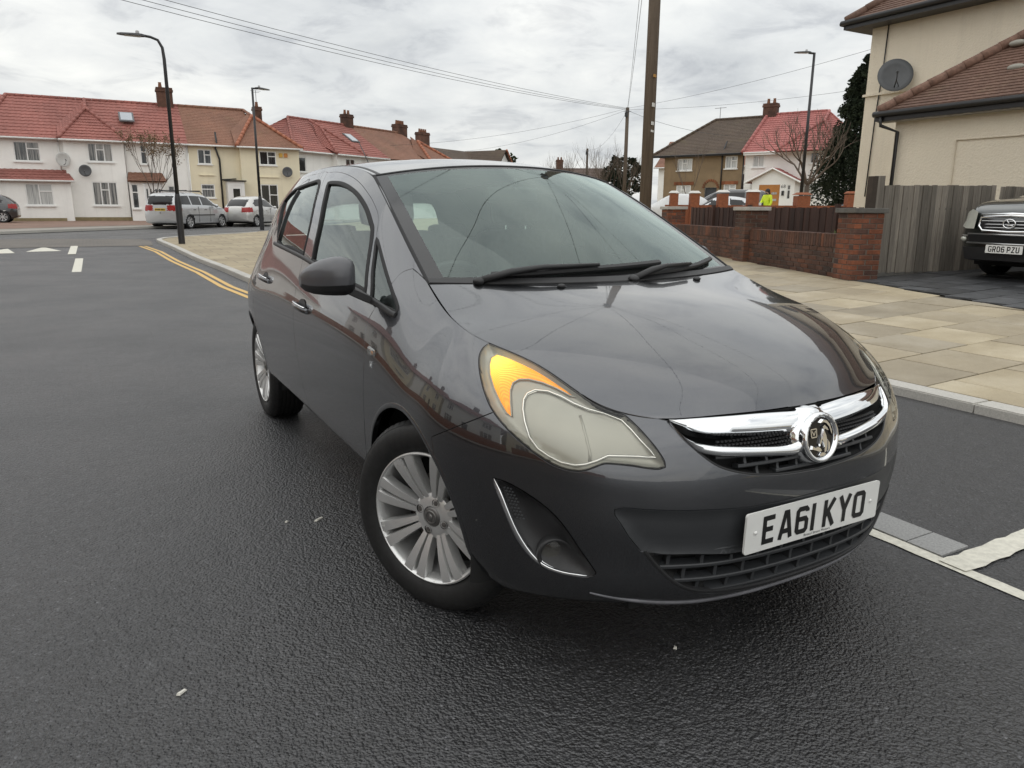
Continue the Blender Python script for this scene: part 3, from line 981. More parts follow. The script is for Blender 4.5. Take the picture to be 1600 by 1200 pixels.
for k, (px, wpx, ztop, white, lab) in enumerate(((1051, 12, 1.44, True, "white-capped orange pier nearest the wooden telegraph pole"), (1083, 14, 1.44, True, "white-capped orange pier in front of the covered white car"),
                                 (1127, 15, 1.48, True, "white-capped orange pier in front of the black van"), (1174, 16, 1.50, True, "white-capped orange pier left of the hi-vis person"),
                                 (1251, 20, 1.40, False, "wide uncapped orange brick pier below the tall lamp post"), (1327, 14, 1.46, False, "orange brick pier next to the cream house"))):
    u = (px - 800) / 1149.4 * O_D * 0.9725
    w = wpx / 1149.4 * O_D * 0.9725
    t = thing('orange_pier', lab, "pier", tuple(Vector((o_org.x, o_org.y, oz)) + CAMR * u), O_RZ, "orange brick piers")
    for c in range(int(ztop / 0.075)):
        MB().box((0, 0.1, 0.0365 + c * 0.075), (w - 0.004 * (c % 2), w - 0.004 * (c % 2), 0.071)).build('brick_course', M_OPIER, t)
    MB().box((0, 0.1, ztop / 2 - 0.03), (w - 0.02, w - 0.02, ztop - 0.04)).build('mortar_core', M_MORTAR, t)
    MB().hexa([(-w * .6, 0.1 - w * .6, ztop), (w * .6, 0.1 - w * .6, ztop), (w * .6, 0.1 + w * .6, ztop), (-w * .6, 0.1 + w * .6, ztop), (-w * .35, 0.1 - w * .35, ztop + 0.09), (w * .35, 0.1 - w * .35, ztop + 0.09), (w * .35, 0.1 + w * .35, ztop + 0.09), (-w * .35, 0.1 + w * .35, ztop + 0.09)]).build('pier_cap', M_CAPW if white else M_OPIER, t)

# ================================================================== houses
def render_mat(name, col, bs=60, bst=0.35, var=0.06, dist=0.006):
    m, n, l, b = mat_new(name)
    v = coords(n, l)
    c = ramp(n, l, noise(n, l, v, 0.7, 8, 0.65), [(0.3, [x * (1 - var) for x in col]), (0.7, [min(1, x * (1 + var)) for x in col])])
    st = n.new("ShaderNodeMapping"); st.inputs["Scale"].default_value = (1.0, 1.0, 0.08); l.new(v, st.inputs["Vector"])
    s = ramp(n, l, noise(n, l, st.outputs[0], 3.0, 6, 0.7), [(0.52, 1.0), (0.85, 0.86)])
    c = mixc(n, l, 1.0, c, s, 'MULTIPLY')
    l.new(c, b.inputs["Base Color"]); b.inputs["Roughness"].default_value = 0.85
    bump(n, l, noise(n, l, v, bs, 4, 0.65), b, bst, dist)
    return m


M_WHITEW = render_mat("white_render", (0.86, 0.855, 0.82))
M_CREAMW = render_mat("cream_render", (0.78, 0.71, 0.53))
M_BROWNW = render_mat("brown_pebbledash", (0.235, 0.168, 0.098), 40, 0.5, 0.2)
M_ROUGHCAST = render_mat("cream_roughcast", (0.72, 0.65, 0.525), 26, 0.9, 0.05, 0.02)
M_UPVC = simple("white_upvc", (0.78, 0.78, 0.76), 0.35, 0, 0.04, 4)
M_GUTW = simple("white_gutter", (0.72, 0.72, 0.70), 0.4, 0, 0.05, 4)
M_GUTB = simple("black_gutter", (0.014, 0.014, 0.015), 0.4, 0, 0.1, 4)
M_LEAD = simple("lead_grey", (0.12, 0.12, 0.125), 0.6, 0.2, 0.2, 5)
M_DISHG = simple("dish_grey", (0.085, 0.09, 0.095), 0.5, 0, 0.1, 6)
M_DISHW = simple("dish_pale", (0.55, 0.55, 0.53), 0.5, 0, 0.1, 6)


def tile_mat(name, cols, sc=3.0, moss=0.0):
    m, n, l, b = mat_new(name)
    v = coords(n, l)
    br = n.new("ShaderNodeTexNoise"); br.inputs["Scale"].default_value = sc; br.inputs["Detail"].default_value = 8; br.inputs["Roughness"].default_value = 0.75
    l.new(v, br.inputs["Vector"])
    c = ramp(n, l, br.outputs["Fac"], [(0.25, cols[0]), (0.5, cols[1]), (0.75, cols[2])])
    s = ramp(n, l, noise(n, l, v, 0.5, 5, 0.6), [(0.3, 0.75), (0.7, 1.12)])
    c = mixc(n, l, 1.0, c, s, 'MULTIPLY')
    if moss:
        k = ramp(n, l, noise(n, l, v, 1.3, 6, 0.7), [(0.55, 0.0), (0.7, moss)])
        c = mixc(n, l, k, c, (0.16, 0.14, 0.06))
    l.new(c, b.inputs["Base Color"]); b.inputs["Roughness"].default_value = 0.75
    bump(n, l, noise(n, l, v, 30, 4, 0.6), b, 0.3, 0.01)
    return m


M_TRED = tile_mat("red_concrete_tile", ((0.15, 0.055, 0.042), (0.29, 0.105, 0.085), (0.35, 0.14, 0.115)), 6.0)
M_TRED2 = tile_mat("bright_red_tile", ((0.28, 0.085, 0.078), (0.36, 0.125, 0.112), (0.41, 0.155, 0.14)), 5.0)
M_TRUST = tile_mat("rust_clay_tile", ((0.14, 0.065, 0.042), (0.23, 0.11, 0.07), (0.27, 0.15, 0.10)), 9.0, 0.25)
M_TBROWN = tile_mat("brown_clay_tile", ((0.05, 0.035, 0.026), (0.085, 0.058, 0.04), (0.12, 0.085, 0.06)), 9.0, 0.3)
M_TDARK = tile_mat("mottled_brown_tile", ((0.07, 0.038, 0.026), (0.13, 0.07, 0.048), (0.21, 0.13, 0.095)), 11.0, 0.2)
M_HIPR = simple("orange_hip_tile", (0.33, 0.12, 0.065), 0.75, 0, 0.25, 8)
M_CHIM = brick_mat("chimney_brick", [(0.10, 0.05, 0.035), (0.14, 0.07, 0.045), (0.12, 0.06, 0.04)])
M_POT = simple("clay_pot", (0.22, 0.10, 0.055), 0.8, 0, 0.2, 8)


def pane_mat(name, dark, light, k):
    m, n, l, b = mat_new(name)
    v = coords(n, l)
    oi = n.new("ShaderNodeObjectInfo")
    mp = n.new("ShaderNodeMapping"); mp.inputs["Scale"].default_value = (14, 1, 0.6); l.new(v, mp.inputs["Vector"])
    f = noise(n, l, mp.outputs[0], 1.0, 4, 0.6)
    f = math_n(n, l, 'ADD', f, math_n(n, l, 'MULTIPLY', oi.outputs["Random"], 0.25))
    c = ramp(n, l, f, [(k - 0.1, dark), (k + 0.12, light)])
    l.new(c, b.inputs["Base Color"])
    b.inputs["Roughness"].default_value = 0.06; b.inputs["Coat Weight"].default_value = 0.8; b.inputs["Coat Roughness"].default_value = 0.02
    return m


M_PANE = pane_mat("curtained_pane", (0.02, 0.023, 0.025), (0.30, 0.29, 0.27), 0.62)
M_PANED = pane_mat("dark_pane", (0.015, 0.018, 0.02), (0.12, 0.125, 0.125), 0.72)
M_PANEW = pane_mat("net_curtain_pane", (0.16, 0.165, 0.165), (0.48, 0.48, 0.46), 0.5)


def facade(parent, x0, x1, z0, z1, y, openings, mat, name='wall', rev=0.10, axis='x'):
    """front wall with real openings; faces local -y"""
    xs = sorted(set([x0, x1] + [v for o in openings for v in (o[0], o[1])]))
    zs = sorted(set([z0, z1] + [v for o in openings for v in (o[2], o[3])]))
    xs = [x for x in xs if x0 - 1e-6 <= x <= x1 + 1e-6]; zs = [z for z in zs if z0 - 1e-6 <= z <= z1 + 1e-6]
    V, F = [], []
    def quad(p): i = len(V); V.extend(p); F.append((i, i + 1, i + 2, i + 3))
    for a, b in zip(xs, xs[1:]):
        for c, d in zip(zs, zs[1:]):
            mx, mz = (a + b) / 2, (c + d) / 2
            if any(o[0] < mx < o[1] and o[2] < mz < o[3] for o in openings): continue
            quad([(a, y, c), (b, y, c), (b, y, d), (a, y, d)])
    for o in openings:
        a, b, c, d = o[:4]
        quad([(a, y, c), (a, y, d), (a, y + rev, d), (a, y + rev, c)]); quad([(b, y, c), (b, y + rev, c), (b, y + rev, d), (b, y, d)])
        quad([(a, y, d), (b, y, d), (b, y + rev, d), (a, y + rev, d)]); quad([(a, y, c), (a, y + rev, c), (b, y + rev, c), (b, y, c)])
    return mesh_obj(name, V, F, mat, parent)


def window(parent, x0, x1, z0, z1, y, cols=2, top=True, pane=None, sill=True, style=0, fw=0.06):
    """uPVC window: frame bars, one object for each pane, sill"""
    f = MB()
    yy = y + 0.045
    def bar(a, b, c, d, t=0.06): f.box(((a + b) / 2, yy, (c + d) / 2), (b - a, t, d - c))
    bar(x0, x0 + fw, z0, z1); bar(x1 - fw, x1, z0, z1); bar(x0 + fw, x1 - fw, z0, z0 + fw); bar(x0 + fw, x1 - fw, z1 - fw, z1)
    cw = (x1 - x0 - fw) / cols
    cells = []
    for c in range(cols):
        a = x0 + fw + c * cw; b = a + cw - fw
        if c > 0: bar(a - fw, a, z0 + fw, z1 - fw)
        if top and ((c == cols // 2) or (cols == 2 and c == 1)):
            zt = z1 - fw - 0.3 * (z1 - z0)
            bar(a, b, zt - fw / 2, zt + fw / 2)
            cells += [(a, b, z0 + fw, zt - fw / 2), (a, b, zt + fw / 2, z1 - fw)]
        else: cells.append((a, b, z0 + fw, z1 - fw))
    w = f.build('window', M_UPVC, parent)
    for a, b, c, d in cells:
        mesh_obj('pane', [(a, yy + 0.01, c), (b, yy + 0.01, c), (b, yy + 0.01, d), (a, yy + 0.01, d)], [(0, 1, 2, 3)], pane or M_PANE, w)
    if sill: MB().box(((x0 + x1) / 2, y - 0.02, z0 - 0.04), (x1 - x0 + 0.14, 0.16, 0.07)).build('sill', M_UPVC, w)
    return w


def roof_face(A, B, C_, D_, mat, parent, tile=0.30, course=0.30, name='roof', lift=0.03, roll=0.022, under=True):
    """tiled slope: eave A->B, ridge D->C (above A and B); stepped courses with rolled tiles"""
    A, B, C_, D_ = map(Vector, (A, B, C_, D_))
    n = (B - A).cross(D_ - A if (D_ - A).length > (C_ - B).length * 0.3 else C_ - B).normalized()
    if n.z < 0: n = -n
    hL = max((D_ - A).length, (C_ - B).length)
    nc = max(3, int(hL / course))
    V, F = [], []
    W = max((B - A).length, (C_ - D_).length)
    m = max(2, int(W / tile) * 2)
    for i in range(nc):
        for k, (f, up) in enumerate(((i / nc, lift), (min(1, (i + 1.08) / nc), 0.0))):
            L, R_ = A.lerp(D_, min(1, f)), B.lerp(C_, min(1, f))
            for j in range(m + 1):
                p = L.lerp(R_, j / m) + n * (up + (roll if j % 2 else 0.0))
                V.append(tuple(p))
        o = i * 2 * (m + 1)
        for j in range(m):
            F.append((o + j, o + j + 1, o + m + 1 + j + 1, o + m + 1 + j))
        # butt end of the course
        b0 = len(V)
        L, R_ = A.lerp(D_, i / nc), B.lerp(C_, i / nc)
        for j in range(m + 1):
            V.append(tuple(L.lerp(R_, j / m)))
        # keep indexing regular: butts live in a second block
        for j in range(m): F.append((b0 + j, b0 + j + 1, o + j + 1, o + j))
        # shift the running index
        V_extra = m + 1
        if True:
            pass
        # store as separate block per course
        if i < nc - 1:
            pass
    # rebuild with correct stride
    V, F = [], []
    for i in range(nc):
        o = len(V)
        L0, R0 = A.lerp(D_, i / nc), B.lerp(C_, i / nc)
        f1 = min(1, (i + 1.08) / nc)
        L1, R1 = A.lerp(D_, f1), B.lerp(C_, f1)
        for j in range(m + 1):
            t = j / m; r = n * (roll if j % 2 else 0.0)
            V += [tuple(L0.lerp(R0, t)), tuple(L0.lerp(R0, t) + n * lift + r), tuple(L1.lerp(R1, t) + r)]
        for j in range(m):
            a, b = o + j * 3, o + (j + 1) * 3
            F += [(a, b, b + 1, a + 1), (a + 1, b + 1, b + 2, a + 2)]
    if under:
        o = len(V); V += [tuple(p - n * 0.06) for p in (A, B, C_, D_)]; F.append((o + 3, o + 2, o + 1, o))
    return mesh_obj(name, V, F, mat, parent)


def ridge(pts, mat, parent, r=0.11, name='ridge_tile', seg=0.45):
    """half-round ridge tiles, one mesh for the run"""
    m = MB()
    for a, b in zip(pts, pts[1:]):
        a, b = Vector(a), Vector(b)
        k = max(1, int((b - a).length / seg))
        for i in range(k):
            p, q = a.lerp(b, i / k), a.lerp(b, (i + 0.985) / k)
            m.tube([p, q], [r * 1.06, r * 0.96], 8)
    return m.build(name, mat, parent, True)


def chimney(parent, x, y, z0, z1, wx=0.9, wy=0.6, pots=2, mat=None):
    c = MB().box((x, y, (z0 + z1) / 2), (wx, wy, z1 - z0)).box((x, y, z1 - 0.16), (wx + 0.1, wy + 0.1, 0.14)).box((x, y, z1 - 0.02), (wx + 0.04, wy + 0.04, 0.1)).build('chimney', mat or M_CHIM, parent)
    for k in range(pots):
        px = x + (k - (pots - 1) / 2) * wx / max(pots, 1) * 0.9
        MB().lathe([(0.10, 0), (0.12, 0.05), (0.09, 0.3), (0.11, 0.34), (0.07, 0.34), (0.06, 0.0)], 10, 'z', (px, y, z1 + 0.02)).build('chimney_pot', M_POT, c, True)
    MB().box((x, y, z0 + 0.05), (wx + 0.12, wy + 0.12, 0.16)).build('lead_flashing', M_LEAD, c)
    return c


def gutter(parent, a, b, mat, r=0.055):
    return MB().tube([a, b], r, 8).build('gutter', mat, parent, True)


def pipe(parent, pts, mat, r=0.04, name='downpipe'):
    return MB().tube(pts, r, 8).build(name, mat, parent, True)


def dish(parent, loc, r, rot, mat, arm=0.35):
    d = empty('satellite_dish', parent, loc, rot)
    MB().lathe([(0.0, 0.0), (r * 0.4, 0.012), (r * 0.7, 0.035), (r, 0.075), (r * 1.01, 0.068), (r * 0.7, 0.025), (0.0, -0.012)], 28, 'y').build('reflector', mat, d, True)
    MB().tube([(0, 0.0, -r * 0.75), (0, 0.28, -r * 0.55), (0, r * 0.9, -0.05)], 0.012).tube([(-0.1, 0.0, -r * 0.7), (0, 0.28, -r * 0.55)], 0.008).build('feed_arm', M_GUTB, d)
    MB().tube([(0, r * 0.9, -0.05), (0, r * 0.72, 0.0)], [0.03, 0.025]).build('receiver', M_DISHG, d)
    MB().tube([(0, -0.02, 0), (0, -0.16, 0), (0, -0.2, -0.2)], 0.02).build('bracket', M_GUTB, d)
    return d


# ------------------------------------------------------------------ row of semis at the far end (left): local x runs right, local y away
def row_frame(name, label, x0, y0, z, rz=math.pi): return thing(name, label, "house", (x0, y0, z), rz)


GZ = 0.30
hA = row_frame('semi_detached_house', "white rendered house with red tiled roof, skylight and porch at the far left", 6.0, -51.0, GZ)
# local x = 6.0 - world x ; z local = world z - GZ
X = lambda wx: 6.0 - wx
opA = [(X(1.52), X(0.20), 3.50, 4.58), (X(1.50), X(0.16), 0.94, 2.34)]
# main wall left part, bay, right part
facade(hA, -9.0, X(2.74), 0, 4.75, 0.0, [(X(5.27), X(3.96), 3.43, 4.54)], M_WHITEW)
facade(hA, X(2.74), X(-0.43), 0, 4.72, -0.45, opA, M_WHITEW, 'bay_wall')
facade(hA, X(-0.43), X(-4.10), 0, 4.75, 0.0, [(X(-1.34), X(-1.71), 3.46, 4.6), (X(-2.72), X(-3.13), 1.41, 2.19), (X(-1.29) - 0.02, X(-2.30), 0.1, 2.28)], M_WHITEW)
MB().add([(X(2.74), -0.45, 0), (X(2.74), 0.0, 0), (X(2.74), 0.0, 4.72), (X(2.74), -0.45, 4.72), (X(-0.43), -0.45, 0), (X(-0.43), 0, 0), (X(-0.43), 0, 4.72), (X(-0.43), -0.45, 4.72)], [(0, 1, 2, 3), (4, 7, 6, 5)]).build('bay_cheek', M_WHITEW, hA)
window(hA, X(5.27), X(3.96), 3.43, 4.54, 0.0, 2, True, M_PANE)
window(hA, X(1.52), X(0.20), 3.50, 4.58, -0.45, 3, True, M_PANE)
window(hA, X(1.50), X(0.16), 0.94, 2.34, -0.45, 3, True, M_PANE)
window(hA, X(-1.34), X(-1.71), 3.46, 4.6, 0.0, 1, True, M_PANED)
window(hA, X(-2.72), X(-3.13), 1.41, 2.19, 0.0, 1, False, M_PANE)
# ground-floor extension with lean-to roof
facade(hA, -9.0, X(2.60), 0, 2.35, -1.1, [(X(4.90), X(3.54), 0.92, 2.15)], M_WHITEW, 'extension_wall')
MB().add([(X(2.60), -1.1, 0), (X(2.60), 0, 0), (X(2.60), 0, 2.9), (X(2.60), -1.1, 2.35)], [(0, 1, 2, 3)]).build('extension_cheek', M_WHITEW, hA)
window(hA, X(4.90), X(3.54), 0.92, 2.15, -1.1, 2, True, M_PANEW)
roof_face((-9.0, -1.3, 2.32), (X(2.35), -1.3, 2.32), (X(2.75), -0.02, 2.98), (-9.0, -0.02, 2.98), M_TRED, hA, 0.30, 0.3, 'extension_roof')
gutter(hA, (-9.0, -1.36, 2.30), (X(2.35), -1.36, 2.30), M_GUTW)
# porch
facade(hA, X(-0.50), X(-2.45), 0, 2.42, -1.2, [(X(-0.57), X(-0.96), 0.77, 2.23), (X(-1.29), X(-2.30), 0.15, 2.28)], M_WHITEW, 'porch_wall')
MB().add([(X(-0.5), -1.2, 0), (X(-0.5), 0, 0), (X(-0.5), 0, 2.42), (X(-0.5), -1.2, 2.42), (X(-2.45), -1.2, 0), (X(-2.45), 0, 0), (X(-2.45), 0, 2.42), (X(-2.45), -1.2, 2.42)], [(0, 1, 2, 3), (4, 7, 6, 5)]).build('porch_cheek', M_WHITEW, hA)
window(hA, X(-0.57), X(-0.96), 0.77, 2.23, -1.2, 1, True, M_PANED)
for k in range(2):
    a = X(-1.29) + 0.02 + k * 0.5
    d = MB().box((a + 0.235, -1.14, 1.2), (0.46, 0.06, 2.08)).build('door', M_UPVC, hA)
    for q in range(2):
        MB().box((a + 0.13 + q * 0.2, -1.175, 1.45), (0.09, 0.012, 1.0)).build('glazed_slot', M_PANED, d)
    MB().box((a + (0.4 if k == 0 else 0.07), -1.19, 1.1), (0.03, 0.03, 0.16)).build('handle', M_GUTB, d)
roof_face((X(-0.40), -1.45, 2.40), (X(-2.60), -1.45, 2.40), (X(-2.45), -0.02, 2.95), (X(-0.55), -0.02, 2.95), M_TRUST, hA, 0.3, 0.25, 'porch_roof')
# main roof
EV, RG = 4.74, 7.45
roof_face((-9.0, -0.35, EV), (X(-4.10), -0.35, EV), (X(-4.10), 3.6, RG), (-9.0, 3.6, RG), M_TRED, hA, 0.3, 0.36)
roof_face((X(-4.1), 7.5, EV), (-9.0, 7.5, EV), (-9.0, 3.6, RG), (X(-4.10), 3.6, RG), M_TRED, hA, 0.6, 0.6, 'roof')
# projecting hipped bay roof
bx0, bx1, bxm = X(2.95), X(-0.70), X(1.35)
roof_face((bx0, -0.8, EV - 0.03), (bx1, -0.8, EV - 0.03), (bxm + 0.02, 2.0, 6.75), (bxm - 0.02, 2.0, 6.75), M_TRED, hA, 0.3, 0.36, 'bay_roof', 0.04)
roof_face((bx0, 0.9, EV + 0.85), (bx0, -0.8, EV - 0.03), (bxm, 2.0, 6.75), (bxm, 2.9, 7.35), M_TRED, hA, 0.3, 0.36, 'bay_roof', 0.04)
ridge([(bx0, -0.8, EV + 0.03), (bxm, 2.0, 6.82), (bxm, 3.4, 7.5)], M_TRED, hA, 0.10)
ridge([(bx1, -0.8, EV + 0.03), (bxm, 2.0, 6.82)], M_TRED, hA, 0.10)
ridge([(X(5.5), 3.6, RG + 0.03), (X(-4.1), 3.6, RG + 0.03)], M_TRED, hA, 0.10)
ridge([(X(6.9), -0.35, EV + 0.05), (X(5.5), 3.6, RG + 0.05)], M_TRED, hA, 0.11)
chimney(hA, X(-3.35), 3.6, 7.0, 8.5, 0.95, 0.6, 2)
sk = MB().box((0, 0, 0), (0.85, 1.1, 0.08)).build('skylight', M_LEAD, hA)
sk.location = (X(-0.85) , 1.55, EV + 1.62); sk.rotation_euler = (math.atan2(RG - EV, 3.95), 0, 0)
so = MB().box((0, 0, 0.05), (0.66, 0.9, 0.02)).build('pane', simple("skylight_pane", (0.30, 0.33, 0.36), 0.04, 0, 0.05, 3, coat=1.0), sk)
gutter(hA, (-9, -0.38, EV - 0.03), (bx0, -0.38, EV - 0.03), M_GUTW); gutter(hA, (bx0, -0.84, EV - 0.06), (bx1, -0.84, EV - 0.06), M_GUTW); gutter(hA, (bx1, -0.38, EV - 0.03), (X(-4.1), -0.38, EV - 0.03), M_GUTW)
pipe(hA, [(X(3.0), -0.08, EV), (X(3.0), -0.08, 2.9)], M_GUTW); pipe(hA, [(X(-0.55), -0.08, EV), (X(-0.45), -0.08, 2.9)], M_GUTW); pipe(hA, [(X(-4.02), -0.08, EV), (X(-4.02), -0.08, 0)], M_GUTW)
MB().box((X(1.15), -0.5, 0.12), (3.4, 0.06, 0.24)).box((-1.0, -1.13, 0.1), (8.0, 0.05, 0.2)).build('plinth', simple("plinth_ochre", (0.25, 0.20, 0.11), 0.9, 0, 0.2, 4), hA)
dish(hA, (X(2.85), -0.75, 3.55), 0.42, (0, 0, math.pi + 0.5), M_DISHW)
dish(hA, (X(1.75), -0.78, 2.95), 0.34, (0, 0, math.pi - 0.2), M_DISHG)

hB = row_frame('semi_detached_house', "cream rendered house with rusty brown roof behind the two silver cars", -4.10, -51.0, GZ)
X = lambda wx: -4.10 - wx
facade(hB, 0.02, X(-7.2), 0, 4.75, 0.0, [(X(-4.65), X(-5.47), 3.58, 4.49), (X(-4.70), X(-5.53), 1.47, 2.33), (X(-6.34), X(-7.19), 0.1, 2.35)], M_CREAMW)
facade(hB, X(-7.2), X(-11.0), 0, 4.72, -0.45, [(X(-8.40), X(-9.48), 3.62, 4.5), (X(-8.35), X(-9.47), 0.3, 2.38)], M_CREAMW, 'bay_wall')
MB().add([(X(-7.2), -0.45, 0), (X(-7.2), 0, 0), (X(-7.2), 0, 4.72), (X(-7.2), -0.45, 4.72)], [(0, 1, 2, 3)]).build('bay_cheek', M_CREAMW, hB)
window(hB, X(-4.65), X(-5.47), 3.58, 4.49, 0.0, 2, True, M_PANED)
window(hB, X(-4.70), X(-5.53), 1.47, 2.33, 0.0, 1, True, M_PANE)
window(hB, X(-8.40), X(-9.48), 3.62, 4.5, -0.45, 2, True, M_PANED)
window(hB, X(-8.35), X(-9.47), 0.3, 2.38, -0.45, 2, True, M_PANED, False)
facade(hB, X(-6.20), X(-7.25), 0, 2.5, -0.9, [(X(-6.42), X(-7.05), 0.15, 2.25)], M_UPVC, 'porch_wall')
MB().add([(X(-6.2), -0.9, 0), (X(-6.2), 0, 0), (X(-6.2), 0, 2.5), (X(-6.2), -0.9, 2.5)], [(0, 1, 2, 3)]).build('porch_cheek', M_UPVC, hB)
d = MB().box(((X(-6.42) + X(-7.05)) / 2, -0.85, 1.2), (0.62, 0.06, 2.1)).build('door', M_UPVC, hB)
MB().box(((X(-6.42) + X(-7.05)) / 2, -0.885, 1.25), (0.42, 0.015, 1.6)).build('glazing', M_PANED, d)
MB().box((X(-6.72), -0.65, 2.55), (1.3, 0.75, 0.07)).build('porch_roof', M_GUTB, hB)
MB().box((X(-5.1), -0.03, 2.9), (0.95, 0.1, 0.06)).box((X(-8.9), -0.48, 2.85), (1.4, 0.1, 0.06)).build('string_course', M_CREAMW, hB)
roof_face((0, -0.35, EV), (X(-8.9), -0.35, EV), (X(-8.3), 3.6, RG - 0.02), (0, 3.6, RG), M_TRUST, hB, 0.2, 0.2, 'roof', 0.015, 0.006)
roof_face((X(-6.9), -0.8, EV - 0.03), (X(-11.2), -0.8, EV - 0.03), (X(-8.63), 2.2, 6.9), (X(-8.60), 2.2, 6.9), M_TRUST, hB, 0.2, 0.2, 'bay_roof', 0.015, 0.006)
roof_face((X(-7.0), 1.3, EV + 1.15), (X(-6.9), -0.8, EV - 0.03), (X(-8.6), 2.2, 6.9), (X(-8.6), 3.0, 7.3), M_TRUST, hB, 0.2, 0.2, 'bay_roof', 0.015, 0.006)
roof_face((X(-11.2), -0.8, EV - 0.03), (X(-11.2), 7.5, EV), (X(-8.2), 4.2, RG), (X(-8.6), 2.2, 6.9), M_TRUST, hB, 0.4, 0.3, 'roof', 0.015, 0.006)
roof_face((X(-11.2), 7.5, EV), (0, 7.5, EV), (0, 3.6, RG), (X(-7.6), 3.6, RG), M_TRUST, hB, 0.6, 0.6, 'roof')
ridge([(X(-6.95), -0.8, EV + 0.03), (X(-8.6), 2.2, 6.98)], M_HIPR, hB, 0.12); ridge([(X(-11.2), -0.8, EV + 0.03), (X(-8.6), 2.2, 6.98)], M_HIPR, hB, 0.11)
ridge([(0, 3.6, RG + 0.03), (X(-8.3), 3.6, RG + 0.02), (X(-8.6), 2.4, 7.0)], M_TRUST, hB, 0.10)
chimney(hB, X(-9.3), 4.0, 5.9, 7.75, 0.55, 0.55, 1)
pipe(hB, [(X(-9.3), 4.0, 7.7), (X(-9.3), 4.0, 8.9)], M_LEAD, 0.02, 'aerial_mast')
MB().box((X(-9.3), 4.0, 8.85), (0.7, 0.02, 0.02)).box((X(-9.3), 4.0, 8.75), (0.5, 0.02, 0.02)).build('television_aerial', M_LEAD, hB)
gutter(hB, (0, -0.38, EV - 0.03), (X(-6.95), -0.38, EV - 0.03), M_GUTW); gutter(hB, (X(-6.95), -0.84, EV - 0.06), (X(-11.2), -0.84, EV - 0.06), M_GUTW)
pipe(hB, [(X(-5.85), 0.2, 5.6), (X(-5.85), -0.1, 4.9), (X(-5.75), -0.1, 4.6), (X(-5.95), -0.1, 3.9), (X(-5.95), -0.1, 0.1)], M_GUTB, 0.06, 'soil_pipe')
pipe(hB, [(X(-5.95), -0.1, 2.62), (X(-6.9), -0.1, 2.7)], M_GUTB, 0.04, 'waste_pipe')
dish(hB, (X(-10.1), -0.75, 3.2), 0.33, (0, 0, math.pi - 0.2), M_DISHG)
for k, cc in enumerate(((0.6, 0.36, 0.06), (0.55, 0.22, 0.05))):
    MB().box((X(-9.78) + k * 0.33, -0.50, 4.28), (0.22, 0.08, 0.26)).build('alarm_box', simple("alarm_%d" % k, cc, 0.5), hB)

# second pair, turned away behind the hatchback
hC = thing('semi_detached_house', "white house with red hipped roof and skylight seen above the hatchback's side windows", "house", (-10.6, -51.2, GZ), math.atan2(-5.2, -8.6))
L2 = 10.2
facade(hC, 0.3, 4.0, 0, 4.7, 0.0, [(0.7, 1.4, 3.3, 4.3)], M_WHITEW)
facade(hC, 4.0, 6.6, 0, 4.7, -0.5, [(4.9, 5.9, 3.3, 4.4)], M_WHITEW, 'bay_wall')
facade(hC, 6.6, L2, 0, 4.7, 0.0, [(7.4, 8.6, 3.35, 4.3)], M_WHITEW)
MB().add([(4.0, -0.5, 0), (4.0, 0, 0), (4.0, 0, 4.7), (4.0, -0.5, 4.7)], [(0, 1, 2, 3)]).build('bay_cheek', M_WHITEW, hC)
window(hC, 0.7, 1.4, 3.3, 4.3, 0.0, 1, False, M_PANED); window(hC, 4.9, 5.9, 3.3, 4.4, -0.5, 2, True, M_PANED); window(hC, 7.4, 8.6, 3.35, 4.3, 0.0, 3, True, M_PANED)
R2 = 7.35
roof_face((0.0, -0.35, 4.68), (L2, -0.35, 4.68), (L2, 3.8, R2), (3.6, 3.8, R2), M_TRED, hC, 0.3, 0.36)
roof_face((0.0, 7.8, 4.68), (0.0, -0.35, 4.68), (3.6, 3.8, R2), (3.6, 3.9, R2), M_TRED, hC, 0.3, 0.36)
roof_face((L2, 7.8, 4.68), (0, 7.8, 4.68), (3.6, 3.8, R2), (L2, 3.8, R2), M_TRED, hC, 0.6, 0.6)
roof_face((3.7, -0.85, 4.64), (6.9, -0.85, 4.64), (5.32, 2.2, 6.7), (5.28, 2.2, 6.7), M_TRED, hC, 0.3, 0.36, 'bay_roof', 0.04)
roof_face((3.7, 0.9, 5.4), (3.7, -0.85, 4.64), (5.3, 2.2, 6.7), (5.3, 3.0, 7.2), M_TRED, hC, 0.3, 0.36, 'bay_roof', 0.04)
ridge([(3.7, -0.85, 4.7), (5.3, 2.2, 6.78), (5.3, 3.3, 7.3)], M_TRED, hC, 0.1); ridge([(6.9, -0.85, 4.7), (5.3, 2.2, 6.78)], M_TRED, hC, 0.1)
ridge([(0, -0.35, 4.72), (3.6, 3.8, R2 + 0.05), (L2, 3.8, R2 + 0.05)], M_TRED, hC, 0.1)
gutter(hC, (0, -0.38, 4.64), (L2, -0.38, 4.64), M_GUTW); gutter(hC, (3.7, -0.9, 4.6), (6.9, -0.9, 4.6), M_GUTW)
sk = MB().box((0, 0, 0), (0.9, 1.2, 0.08)).build('skylight', M_LEAD, hC); sk.location = (8.3, 1.9, 6.2); sk.rotation_euler = (math.atan2(R2 - 4.68, 4.15), 0, 0)
MB().box((0, 0, 0.05), (0.7, 1.0, 0.02)).build('pane', MATS["skylight_pane"], sk)
chimney(hC, L2 - 0.2, 3.8, 6.9, 8.2, 0.9, 0.6, 2)
ex, ey = -10.6 + math.cos(math.atan2(-5.2, -8.6)) * L2, -51.2 + math.sin(math.atan2(-5.2, -8.6)) * L2
hD = thing('semi_detached_house', "rust-roofed house adjoining the red hipped roof behind the aerial", "house", (ex, ey, GZ), math.atan2(-5.2, -8.6))
